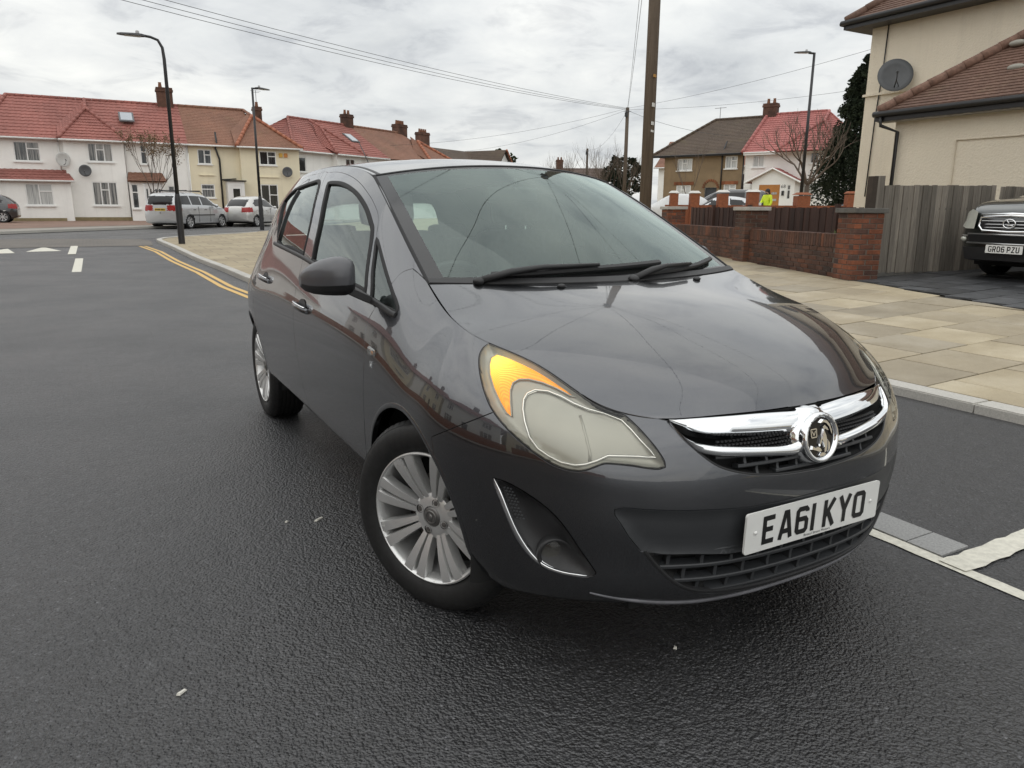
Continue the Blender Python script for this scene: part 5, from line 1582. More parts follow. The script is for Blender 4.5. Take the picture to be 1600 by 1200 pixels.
M_CONIF = simple("dark_conifer", (0.028, 0.042, 0.022), 0.85, 0, 0.5, 4)
M_EVERG = simple("evergreen_leaf", (0.055, 0.075, 0.028), 0.8, 0, 0.5, 4)
M_BUSHB = simple("brown_twiggy_bush", (0.10, 0.07, 0.055), 0.9, 0, 0.3, 6)
foliage_cloud('conifer', "dark conifer rising behind the cream roughcast house", tuple(at_px(1331, 40.0)[:2]) + (0.5,), (8.6, lambda z: 2.5 * (1 - z) ** 0.8 * (0.6 + min(1, z * 5) * 0.4) + 0.10), 42000, 0.115, M_CONIF, 4, lumps=360)
foliage_cloud('evergreen_tree', "rounded distant evergreen above the hatchback's roof", (-39.0, -75.5, 0.3), (7.0, lambda z: 2.9 * math.sqrt(max(0.05, 1 - (2 * z - 1.05) ** 2))), 6000, 0.28, M_EVERG, 6, lumps=46)
foliage_cloud('holly_bush', "dark green bush left of the brown semi", (-34.0, -45.2, 0.4), (2.6, lambda z: 1.1 * math.sqrt(max(0.05, 1 - (2 * z - 1) ** 2))), 2500, 0.14, M_CONIF, 8, False, "bush")
foliage_cloud('evergreen_tree', "dark tree top behind the thick telegraph pole", (-47.5, -63.0, 0.4), (6.5, lambda z: 2.2 * math.sqrt(max(0.05, 1 - (2 * z - 1) ** 2))), 3500, 0.28, M_CONIF, 9, lumps=36)
for k, (x, y, h, lab) in enumerate(((-30.5, -49.5, 3.6, "tangled bare brown bush just left of the thin pole"), (-31.8, -46.5, 4.2, "taller bare bush behind the windscreen corner"), (-33.0, -44.2, 4.3, "bare bush between the two telegraph poles"), (-30.0, -53.5, 3.2, "low bare bush farthest from the thin pole"))):
    bare_tree('bare_bush', lab, (x, y, 0.3), 0.3, 0.06, h * 0.42, 4, 0.55, 30 + k, 0, "bare bushes beyond the junction", 9)
# far dark hedge line and roofs closing the street
M_FARR = tile_mat("far_roof", ((0.08, 0.055, 0.045), (0.11, 0.075, 0.06), (0.14, 0.10, 0.08)), 3.0)
for k, (x, y, L, lab) in enumerate(((-44.0, -82.0, 26.0, "long low distant terrace beyond the bare bushes"), (-20.0, -92.0, 22.0, "distant terrace hidden behind the hatchback's roof"))):
    t = thing('distant_terrace', lab, "house", (x, y, 0.3), math.pi - 0.5)
    facade(t, -L / 2, L / 2, 0, 4.0, 0, [], M_BROWNW)
    for q in range(int(L / 4)): window(t, -L / 2 + 1 + q * 4, -L / 2 + 2.4 + q * 4, 2.4, 3.5, 0, 2, False, M_PANED, False)
    roof_face((-L / 2, -0.3, 4.0), (L / 2, -0.3, 4.0), (L / 2, 3.5, 6.0), (-L / 2, 3.5, 6.0), M_FARR, t, 0.5, 0.4)
    for q in range(int(L / 8)): chimney(t, -L / 2 + 4 + q * 8, 3.5, 5.6, 7.0, 0.9, 0.6, 2)

# ------------------------------------------------------------------ person in a yellow jacket behind the orange wall
def person_mesh():
    sk = {'pel': (0, 0, 0.92), 'waist': (0, 0.0, 1.08), 'chest': (0, 0.02, 1.34), 'neck': (0, 0.03, 1.50), 'head': (0, 0.05, 1.60), 'crown': (0, 0.05, 1.72),
          'ls': (0.19, 0.02, 1.42), 'le': (0.24, 0.10, 1.16), 'lh': (0.16, 0.34, 1.08), 'rs': (-0.19, 0.02, 1.42), 're': (-0.25, 0.02, 1.15), 'rh': (-0.22, 0.14, 0.92),
          'lhip': (0.1, 0, 0.90), 'lk': (0.11, 0.10, 0.50), 'lf': (0.11, 0.06, 0.07), 'lt': (0.11, 0.24, 0.04), 'rhip': (-0.1, 0, 0.90), 'rk': (-0.11, -0.02, 0.50), 'rf': (-0.11, -0.18, 0.08), 'rt': (-0.11, 0.0, 0.04)}
    rad = {'pel': .16, 'waist': .15, 'chest': .17, 'neck': .062, 'head': .095, 'crown': .07, 'ls': .085, 'le': .06, 'lh': .045, 'rs': .085, 're': .06, 'rh': .045, 'lhip': .11, 'lk': .075, 'lf': .055, 'lt': .045, 'rhip': .11, 'rk': .075, 'rf': .055, 'rt': .045}
    ed = [('pel', 'waist'), ('waist', 'chest'), ('chest', 'neck'), ('neck', 'head'), ('head', 'crown'), ('chest', 'ls'), ('ls', 'le'), ('le', 'lh'), ('chest', 'rs'), ('rs', 're'), ('re', 'rh'), ('pel', 'lhip'), ('lhip', 'lk'), ('lk', 'lf'), ('lf', 'lt'), ('pel', 'rhip'), ('rhip', 'rk'), ('rk', 'rf'), ('rf', 'rt')]
    keys = list(sk)
    me = bpy.data.meshes.new('person_base')
    me.from_pydata([sk[k] for k in keys], [(keys.index(a), keys.index(b)) for a, b in ed], [])
    o = bpy.data.objects.new('person_base', me); COL.objects.link(o)
    md = o.modifiers.new('skin', 'SKIN'); sd = o.modifiers.new('sub', 'SUBSURF'); sd.levels = 2; sd.render_levels = 2
    for i, k in enumerate(keys): me.skin_vertices[0].data[i].radius = (rad[k], rad[k] * (0.78 if k in ('pel', 'waist', 'chest') else 1)); me.skin_vertices[0].data[i].use_root = (k == 'pel')
    dg = bpy.context.evaluated_depsgraph_get(); dg.update()
    em = o.evaluated_get(dg).to_mesh()
    V = [tuple(v.co) for v in em.vertices]; F = [tuple(p.vertices) for p in em.polygons]
    o.evaluated_get(dg).to_mesh_clear(); bpy.data.objects.remove(o)
    return V, F


PV3, PF3 = person_mesh()
pm = [simple("person_skin", (0.30, 0.19, 0.13), 0.6), simple("hi_vis_yellow", (0.62, 0.78, 0.03), 0.6, 0, 0.08, 9), simple("dark_trousers", (0.03, 0.032, 0.04), 0.8)]
fmt = []
for f in PF3:
    c = np.mean([PV3[i] for i in f], 0)
    hand = abs(c[0]) > 0.12 and ((c[1] > 0.30 and c[2] < 1.2) or c[2] < 0.96 and c[0] < -0.18)
    fmt.append(0 if (c[2] > 1.5 or hand) else (1 if c[2] > 0.86 else 2))
p_loc = at_px(1196, 34.5)
person = thing('person', "person in yellow hi-vis jacket walking in front of the orange doors", "person", (p_loc.x, p_loc.y, 0.42), c_rz + math.pi - 0.35)
mesh_obj('body', PV3, PF3, None, person, True, None, pm, fmt)
MB().ball((0, 0.02, 1.66), (0.115, 0.12, 0.12), 14, 10).ball((0, -0.06, 1.52), (0.09, 0.06, 0.14), 10, 8).build('hair', simple("dark_hair", (0.012, 0.010, 0.009), 0.6), person, True)
MB().box((0.12, 0.40, 1.06), (0.22, 0.03, 0.16)).build('paper', simple("paper_white", (0.7, 0.7, 0.68), 0.7), person)

# ================================================================== hatchback: smooth body surfaces and panel outlines (station, level)
# ---------- B-spline surface with progressive fitting ----------
def bas(t,n):
    # clamped-ish uniform cubic B-spline with reflected end control points; t in [0,n-1]
    t=np.asarray(t,float);i=np.clip(np.floor(t).astype(int),0,n-2);u=t-i
    w=np.stack([(1-u)**3/6,(3*u**3-6*u**2+4)/6,(-3*u**3+3*u**2+3*u+1)/6,u**3/6],-1)
    return i,w
def bmat(t,n):
    # matrix len(t) x n ; phantom ends p[-1]=2p0-p1
    i,w=bas(t,n);M=np.zeros((len(i),n+2));r=np.arange(len(i))
    for k in range(4): np.add.at(M,(r,i+k),w[:,k])
    M[:,1]+=2*M[:,0];M[:,2]-=M[:,0];M[:,n]+=2*M[:,n+1];M[:,n-1]-=M[:,n+1]
    return M[:,1:n+1]
class Surf:
    def __init__(s,net,it=2,relax=.8):
        D=np.array(net,float);s.n,s.m=D.shape[:2]
        A=bmat(np.arange(s.n),s.n);B=bmat(np.arange(s.m),s.m)
        P=D.copy()
        for _ in range(it):
            E=np.einsum('ai,bj,ijk->abk',A,B,P);P=P+relax*(D-E)
        s.P=P
    def grid(s,u,v):
        return np.einsum('ai,bj,ijk->abk',bmat(np.asarray(u,float),s.n),bmat(np.asarray(v,float),s.m),s.P)
    def pts(s,uv):
        uv=np.asarray(uv,float);A=bmat(np.clip(uv[:,0],0,s.n-1),s.n);B=bmat(np.clip(uv[:,1],0,s.m-1),s.m)
        return np.einsum('ai,aj,ijk->ak',A,B,s.P)
    def nrm(s,uv,e=.02):
        uv=np.asarray(uv,float)
        def sh(du,dv):
            q=uv.copy();q[:,0]=np.clip(q[:,0]+du,0,s.n-1);q[:,1]=np.clip(q[:,1]+dv,0,s.m-1);return s.pts(q)
        n=np.cross(sh(e,0)-sh(-e,0),sh(0,e)-sh(0,-e));return n/np.maximum(np.linalg.norm(n,axis=1,keepdims=True),1e-12)
def side_net():
    Z=[[.19,.25,.36,.45,.53,.59,.635,.67,.695,.716,.736]]*3+[
       [.19,.25,.36,.45,.53,.59,.64,.675,.695,.713,.732],
       [.20,.25,.36,.46,.55,.62,.665,.70,.722,.743,.765],
       [.20,.25,.36,.47,.56,.645,.70,.75,.787,.822,.856],
       [.21,.26,.36,.47,.57,.655,.72,.78,.825,.865,.897],
       [.25,.31,.37,.47,.58,.66,.73,.80,.847,.884,.915],
       [.25,.31,.37,.48,.59,.68,.755,.82,.868,.907,.94],
       [.25,.31,.37,.49,.61,.71,.81,.905,.94,.972,1.003]]
    N=[]
    fx=[0,.15,.30,.42]
    fy=[[.70,.79,.808,.825,.828,.822,.812,.800,.787,.772,.755],
        [.695,.785,.803,.820,.823,.817,.807,.795,.782,.767,.749],
        [.665,.762,.782,.80,.802,.795,.784,.771,.757,.741,.720],
        [.61,.715,.738,.755,.756,.748,.735,.721,.706,.690,.672]]
    for i in range(4): N.append([(fx[i],fy[i][j],Z[i][j]) for j in range(11)])
    def col(xl,yl,top,px,py,zl):
        m=(xl[4],yl[4],zl[4]);c=[(xl[k],yl[k],zl[k]) for k in range(5)]
        for k,q in enumerate((.2,.38,.56,.72,.87,1.0)):
            c.append((m[0]+(top[0]-m[0])*q**px,m[1]+(top[1]-m[1])*q**py,m[2]+(top[2]-m[2])*q))
        N.append(c)
    col([.55,.565,.57,.57,.57],[.53,.64,.66,.675,.673],(.54,.566,.758),2.4,2.2,Z[4])
    col([.66,.675,.68,.685,.688],[.43,.54,.555,.567,.563],(.608,.406,.836),3,2.6,Z[5])
    col([.735,.765,.78,.785,.79],[.33,.41,.425,.43,.42],(.685,.236,.877),3,2.3,Z[6])
    col([.70,.805,.838,.85,.853],[.2,.23,.235,.235,.232],(.702,.122,.903),2.7,1.6,Z[7])
    col([.70,.808,.842,.856,.86],[.03]*5,(.70,.0,.931),2.3,1.2,Z[8])
    N.append([(x,y,z) for x,y,z in zip([.70,.81,.842,.858,.862,.857,.838,.793,.765,.727,.68],[-.28]*6+[-.27,-.25,-.235,-.22,-.2],Z[9])])
    lz=[.25,.31,.375,.50,.62,.73,.83]
    def side(y,xs,up): N.append([(xs[k],y,lz[k]) for k in range(7)]+up)
    S=[.70,.812,.845,.860,.866,.862,.845]
    side(-.68,S,[(.803,-.65,.935),(.765,-.645,1.03),(.71,-.62,1.115),(.64,-.58,1.19)])
    side(-1.18,S,[(.805,-1.15,.955),(.762,-1.11,1.10),(.690,-1.05,1.245),(.587,-.98,1.37)])
    side(-1.68,S,[(.802,-1.65,.985),(.760,-1.62,1.13),(.688,-1.57,1.29),(.565,-1.5,1.43)])
    side(-2.12,S,[(.79,-2.1,1.01),(.747,-2.08,1.15),(.672,-2.05,1.30),(.56,-2.0,1.43)])
    side(-2.5,[.70,.80,.838,.855,.862,.858,.84],[(.758,-2.43,1.03),(.712,-2.42,1.16),(.642,-2.40,1.29),(.552,-2.36,1.405)])
    side(-2.80,[.66,.74,.775,.795,.805,.80,.782],[(.70,-2.70,1.04),(.652,-2.68,1.16),(.592,-2.65,1.28),(.515,-2.60,1.375)])
    N.append(list(zip([.58,.62,.65,.66,.665,.66,.65,.60,.55,.50,.43],[-2.94,-2.97,-2.99,-3.0,-3.0,-2.985,-2.965,-2.88,-2.85,-2.82,-2.76],lz+[1.04,1.16,1.28,1.36])))
    N.append(list(zip([.44,.455,.465,.47,.47,.47,.46,.44,.41,.375,.32],[-3.02,-3.06,-3.09,-3.1,-3.1,-3.08,-3.06,-2.97,-2.94,-2.89,-2.81],lz+[1.04,1.16,1.28,1.37])))
    N.append(list(zip([.23]*7+[.23,.215,.20,.17],[-3.06,-3.1,-3.14,-3.15,-3.145,-3.13,-3.1,-3.02,-2.98,-2.93,-2.84],lz+[1.04,1.16,1.28,1.38])))
    N.append(list(zip([0]*11,[-3.07,-3.11,-3.15,-3.16,-3.155,-3.14,-3.11,-3.03,-2.99,-2.94,-2.85],lz+[1.04,1.16,1.28,1.385])))
    return N
def sym_net(E,M,pz=2.2,py=2.0,cols=(-1,-.8,-.55,-.28,0,.28,.55,.8,1)):
    return [[(c*e[0],m[1]+(e[1]-m[1])*abs(c)**py,m[2]+(e[2]-m[2])*abs(c)**pz) for c in cols] for e,m in zip(E,M)]
HOOD_E=[(.42,.672,.732),(.54,.566,.758),(.608,.406,.836),(.685,.236,.877),(.702,.122,.903),(.70,.0,.931),(.68,-.2,1.003)]
HOOD_M=[(0,.755,.736),(0,.70,.79),(0,.60,.845),(0,.47,.895),(0,.32,.94),(0,.16,.975),(0,0,1.0)]
WS_E=[(.68,-.2,1.0),(.662,-.39,1.097),(.64,-.58,1.19),(.615,-.78,1.285),(.587,-.98,1.37)]
WS_M=[(0,-.02,.995),(0,-.235,1.115),(0,-.45,1.225),(0,-.665,1.33),(0,-.87,1.42)]
RF_E=[(.587,-.98,1.37),(.572,-1.25,1.41),(.565,-1.6,1.432),(.56,-2.0,1.43),(.552,-2.36,1.405),(.45,-2.73,1.362)]
RF_M=[(0,-.87,1.42),(0,-1.18,1.462),(0,-1.6,1.48),(0,-2.05,1.472),(0,-2.45,1.445),(0,-2.85,1.385)]
def build():
    return dict(side=Surf(side_net()),hood=Surf(sym_net(HOOD_E,HOOD_M)),ws=Surf(sym_net(WS_E,WS_M)),roof=Surf(sym_net(RF_E,RF_M)))

PANEL = {
    'headlight': [(5.991, 9.992), (5.712, 10), (5.453, 10), (5.212, 10), (4.976, 10), (4.732, 10), (4.485, 10), (4.247, 9.998), (4.02, 9.917), (3.844, 9.897), (3.693, 9.911), (3.568, 9.863), (3.491, 9.398), (3.392, 8.591), (3.302, 7.569), (3.219, 6.658), (3.16, 6.041), (3.161, 5.742), (3.261, 5.658), (3.425, 5.735), (3.681, 5.938), (3.92, 6.016), (4.063, 5.981), (4.192, 5.737), (4.342, 5.411), (4.491, 5.178), (4.661, 5.114), (4.875, 5.177), (5.087, 5.405), (5.295, 5.714), (5.461, 6.008), (5.606, 6.303), (5.733, 6.606), (5.853, 7.002), (5.948, 7.495), (6.039, 8.104), (6.12, 8.744), (6.149, 9.204), (6.108, 9.611)],
    'fog': [(5.857, 3.933), (5.653, 3.916), (5.456, 3.808), (5.223, 3.613), (4.988, 3.367), (4.787, 3.083), (4.595, 2.729), (4.414, 2.366), (4.255, 2.065), (4.134, 1.827), (4.151, 1.762), (4.261, 1.701), (4.448, 1.688), (4.663, 1.712), (4.925, 1.767), (5.12, 1.878), (5.315, 2.095), (5.487, 2.399), (5.633, 2.807), (5.744, 3.255), (5.828, 3.663)],
    'grille': [(0, 10), (3.05, 9.98), (2.895, 9.859), (2.829, 8.794), (2.683, 7.188), (2.448, 6.246), (2.166, 5.661), (1.778, 5.262), (1.358, 4.998), (0.902, 4.851), (0, 4.736)],
    'insert': [(3.937, 3.627), (3.818, 3.723), (3.553, 3.751), (3.068, 3.797), (2.436, 3.818), (1.734, 3.753), (1.031, 3.743), (0, 3.763), (0, 2.37), (1.655, 2.21), (2.531, 2.33), (3.163, 2.368), (3.439, 2.448), (3.487, 2.446), (3.704, 2.886), (3.847, 3.266), (3.926, 3.462)],
    'lower_mesh': [(3.439, 2.448), (3.163, 2.368), (2.531, 2.33), (1.655, 2.21), (0, 2.35), (0, 1.033), (0.567, 1.055), (1.335, 1.047), (1.911, 1.077), (2.502, 1.282), (2.867, 1.543), (3.182, 1.923)],
    'front_door': [(12.277, 9.787), (11.92, 9.805), (11.567, 9.763), (11.207, 9.707), (10.868, 9.653), (10.56, 9.619), (10.329, 9.545), (10.211, 9.415), (10.091, 9.182), (9.969, 8.915), (9.755, 8.264), (9.583, 7.381), (9.5, 7.081), (9.343, 6.887), (9.36, 6.417), (9.316, 6.044), (9.198, 5.097), (9.213, 3.865), (9.23, 3.254), (9.352, 1.832), (10.249, 1.696), (11.099, 1.697), (11.206, 2.703), (11.259, 3.383), (11.314, 4.262), (11.371, 5.111), (11.438, 6.072), (11.483, 6.559), (11.494, 7.004), (11.536, 7.457), (11.674, 8.279), (11.946, 9.159)],
    'rear_door': [(12.277, 9.79), (11.946, 9.159), (11.674, 8.279), (11.536, 7.457), (11.494, 7.004), (11.483, 6.559), (11.438, 6.072), (11.371, 5.111), (11.314, 4.262), (11.259, 3.383), (11.206, 2.703), (11.099, 1.697), (12.045, 1.698), (12.903, 1.801), (12.999, 2.058), (13.109, 3.01), (13.307, 3.802), (13.479, 4.349), (13.579, 5.132), (13.624, 5.892), (13.659, 6.371), (13.632, 6.682), (13.553, 7.016), (13.507, 7.485), (13.555, 8.011), (13.668, 8.451), (13.808, 8.868), (13.874, 9.318), (13.756, 9.637), (13.479, 9.752), (13.098, 9.791), (12.656, 9.793)],
    'front_glass': [(11.905, 9.456), (11.545, 9.495), (11.216, 9.468), (10.855, 9.422), (10.529, 9.347), (10.307, 9.233), (10.227, 9.179), (10.044, 8.789), (9.876, 8.207), (9.68, 7.24), (10.398, 7.276), (11.214, 7.351), (11.35, 8.232), (11.588, 8.889)],
    'rear_glass': [(12.267, 9.486), (12.566, 9.453), (12.898, 9.367), (13.251, 9.268), (13.478, 9.082), (13.594, 8.843), (13.419, 8.525), (13.167, 8.174), (12.991, 7.835), (12.78, 7.423), (12.091, 7.418), (11.536, 7.402), (11.597, 8.05), (11.841, 8.84)],
    'quarter_light': [(10.051, 9.123), (9.93, 9.031), (9.611, 8.683), (9.238, 8.147), (8.938, 7.626), (8.919, 7.428), (9.192, 7.158), (9.518, 7.12), (9.652, 7.781), (9.877, 8.651)],
    'fender': [(7.048, 4.597), (6.38, 5.78), (5.829, 6.768), (5.594, 7.223), (5.6, 8), (5.95, 10.3), (9.02, 10.3), (9.308, 9.718), (9.355, 9.252), (9.353, 8.887), (9.334, 8.474), (9.409, 8.018), (9.343, 6.887), (9.36, 6.417), (9.316, 6.044), (9.198, 5.097), (9.213, 3.865), (9.23, 3.254), (9.352, 1.832), (9.42, -0.5), (7.9, -0.5), (7, -0.5), (6.9, 2)],
    'frame': [(9.308, 9.718), (9.355, 9.252), (9.353, 8.887), (9.334, 8.474), (9.409, 8.018), (9.93, 9.031), (10.091, 9.182), (10.211, 9.415), (10.329, 9.545), (10.56, 9.619), (10.868, 9.653), (11.207, 9.707), (11.567, 9.763), (11.92, 9.805), (12.277, 9.787), (12.656, 9.793), (13.098, 9.791), (13.479, 9.752), (13.756, 9.637), (13.874, 9.318), (13.808, 8.868), (13.668, 8.451), (13.555, 8.011), (13.507, 7.485), (14.6, 8.6), (15, 10.3), (9.02, 10.3)],
    'front_arch': [(9.3, -0.5), (9.163, 0), (9.196, 0.32), (9.19, 1.691), (9.142, 2.44), (9.025, 3.096), (8.848, 3.671), (8.613, 4.181), (8.322, 4.615), (7.97, 4.854), (7.567, 4.666), (7.166, 4.109), (6.828, 3.496), (6.588, 2.806), (6.451, 2.087), (6.389, 1.423), (6.286, 0.799), (6.2, -0.5)],
    'rear_arch': [(14.9, -0.5), (15.314, 0), (15.292, 0.844), (15.227, 1.945), (15.111, 2.603), (14.915, 3.196), (14.67, 3.699), (14.399, 4.058), (14.124, 4.23), (13.861, 4.195), (13.622, 3.957), (13.419, 3.544), (13.262, 3.007), (13.157, 2.379), (13.114, 1.649), (13.107, 0.532), (13.119, 0), (12.6, -0.5)],
    'belt': [(12.966, 7.301), (12.094, 7.324), (11.534, 7.324), (11.184, 7.298), (10.534, 7.249), (10.082, 7.178), (9.796, 7.127), (9.334, 7.069), (8.985, 7.193), (8.904, 7.314)],
    'ditch': [(13.507, 7.485), (13.555, 8.011), (13.668, 8.451), (13.808, 8.868), (13.874, 9.318), (13.756, 9.637), (13.479, 9.752), (13.098, 9.791), (12.656, 9.793), (12.277, 9.787), (11.92, 9.805), (11.567, 9.763), (11.207, 9.707), (10.868, 9.653), (10.56, 9.619), (10.329, 9.545), (10.211, 9.415), (10.091, 9.182)],
    'repeater': [(9.044, 5.649)],
    'handle_f': [(11.319, 5.85), (10.89, 5.743)],
    'handle_r': [(13.32, 6.184), (12.594, 6.171)],
    'letters': [(9, 5.257)],
    'hl_amber': [(5.932, 9.496), (5.813, 9.826), (5.625, 10), (5.419, 10), (5.222, 10), (4.927, 10), (4.674, 10), (4.45, 10), (4.312, 9.912), (4.488, 9.66), (4.735, 9.557), (4.983, 9.374), (5.222, 9.17), (5.387, 8.942), (5.495, 8.636), (5.538, 8.213), (5.543, 7.598), (5.541, 6.927), (5.636, 7.032), (5.732, 7.472), (5.838, 8.042), (5.925, 8.632), (5.95, 9.103)],
    'hl_bowl': [(5.32, 7.984), (5.256, 8.372), (5.124, 8.728), (4.894, 9.034), (4.648, 9.208), (4.432, 9.259), (4.192, 9.43), (3.911, 9.71), (3.637, 9.575), (3.531, 8.816), (3.437, 7.83), (3.332, 6.87), (3.267, 6.323), (3.537, 6.528), (3.996, 6.546), (4.18, 6.11), (4.366, 5.713), (4.549, 5.452), (4.773, 5.388), (4.971, 5.532), (5.143, 5.766), (5.266, 6.205), (5.325, 6.877), (5.343, 7.473)],
    'fog_lamp': [(4.863, 2.049)],
    'fog_trim': [(5.837, 3.915), (5.77, 3.582), (5.676, 3.149), (5.566, 2.747), (5.423, 2.385), (5.255, 2.079), (5.056, 1.862), (4.838, 1.764), (4.577, 1.723), (4.282, 1.723)],
    'fog_mesh': [(5.718, 3.745), (5.595, 3.704), (5.521, 3.496), (5.449, 3.176), (5.38, 2.896), (5.519, 2.824), (5.595, 3.064), (5.66, 3.411)],
    'bar_top_u': [(2.873, 9.795), (2.43, 9.92), (1.998, 9.911), (1.552, 9.889), (1.098, 9.868), (0.643, 9.734), (0.26, 9.531)],
    'bar_top_l': [(2.868, 9.596), (2.704, 8.906), (2.49, 8.265), (2.183, 7.891), (1.741, 7.708), (1.298, 7.53), (0.856, 7.357), (0.475, 7.208)],
    'bar_low_u': [(2.872, 9.479), (2.797, 8.62), (2.699, 7.816), (2.53, 7.277), (2.24, 7.064), (1.791, 6.913), (1.346, 6.729), (0.907, 6.538), (0.525, 6.432)],
    'bar_low_l': [(2.87, 9.362), (2.802, 8.357), (2.674, 7.33), (2.501, 6.803), (2.209, 6.572), (1.816, 6.473), (1.367, 6.337), (0.926, 6.168), (0.546, 6.038)],
}

SURF = build()
SIDE = SURF['side']


def side_pts(uv): return SIDE.pts(uv)
def side_nrm(uv): return -SIDE.nrm(uv)


_sa = SIDE.grid(np.arange(0, 19.01, 0.25), [5.0])[:, 0, :]
_al = np.concatenate([[0], np.cumsum(np.linalg.norm(np.diff(_sa, axis=0), axis=1))])
_as = np.arange(0, 19.01, 0.25)
TB = 0.1


def to_ab(uv):
    uv = np.asarray(uv, float)
    return np.stack([np.interp(uv[:, 0], _as, _al), uv[:, 1] * TB], -1)


def to_uv(ab):
    ab = np.asarray(ab, float)
    return np.stack([np.interp(ab[:, 0], _al, _as), ab[:, 1] / TB], -1)


def smooth_poly(P, closed=True, step=0.016, corner=50):
    """Catmull-Rom through the points, straight at sharp corners, resampled"""
    P = np.asarray(P, float)
    n = len(P)
    T_ = np.zeros_like(P)
    for i in range(n):
        if not closed and (i == 0 or i == n - 1):
            continue
        a, b, c = P[i - 1], P[i], P[(i + 1) % n]
        d1, d2 = b - a, c - b
        l1, l2 = np.linalg.norm(d1), np.linalg.norm(d2)
        if l1 < 1e-9 or l2 < 1e-9: continue
        ang = math.degrees(math.acos(max(-1, min(1, float(d1 @ d2) / (l1 * l2)))))
        if ang < corner:
            T_[i] = (d1 / l1 + d2 / l2) / 2
    out = []
    for i in range(n if closed else n - 1):
        a, b = P[i], P[(i + 1) % n]
        L = np.linalg.norm(b - a)
        if L < 1e-9: continue
        ta, tb = T_[i], T_[(i + 1) % n]
        ta = ta * L if ta.any() else (b - a)
        tb = tb * L if tb.any() else (b - a)
        k = max(1, int(round(L / step)))
        for q in range(k):
            u = q / k
            out.append((2 * u**3 - 3 * u**2 + 1) * a + (u**3 - 2 * u**2 + u) * ta + (-2 * u**3 + 3 * u**2) * b + (u**3 - u**2) * tb)
    if not closed: out.append(P[-1])
    return np.array(out)


def in_poly(pts, poly):
    x, y = pts[:, 0], pts[:, 1]
    ins = np.zeros(len(pts), bool)
    px, py = poly[:, 0], poly[:, 1]
    j = len(poly) - 1
    for i in range(len(poly)):
        c = ((py[i] > y) != (py[j] > y))
        with np.errstate(divide='ignore', invalid='ignore'):
            xi = (px[j] - px[i]) * (y - py[i]) / (py[j] - py[i]) + px[i]
        ins ^= c & (x < xi)
        j = i
    return ins


PANEL['tail_light'] = [(15.0, 6.2), (16.05, 6.2), (16.15, 7.4), (15.75, 8.3), (15.3, 8.1), (15.0, 7.3)]
PANEL['rear_window'] = [(16.3, 7.2), (19, 7.2), (19, 9.65), (16.6, 9.6), (16.25, 8.6)]
PANEL['hatch'] = [(16.1, 4.3), (19, 4.3), (19, 10), (15.6, 10), (15.8, 8.3), (16.15, 7.0)]
PANEL['rear_bumper'] = [(14.2, 0), (19, 0), (19, 4.3), (16.1, 4.3), (15.0, 4.6), (14.6, 3.5)]
PANEL['sill'] = [(8.9, 0), (13.4, 0), (13.4, 2.1), (8.9, 2.1)]
ORDER = ['front_arch', 'rear_arch', 'headlight', 'fog', 'grille', 'insert', 'lower_mesh', 'front_glass', 'rear_glass', 'quarter_light',
         'front_door', 'rear_door', 'sill', 'fender', 'frame', 'tail_light', 'rear_window', 'hatch', 'rear_bumper']


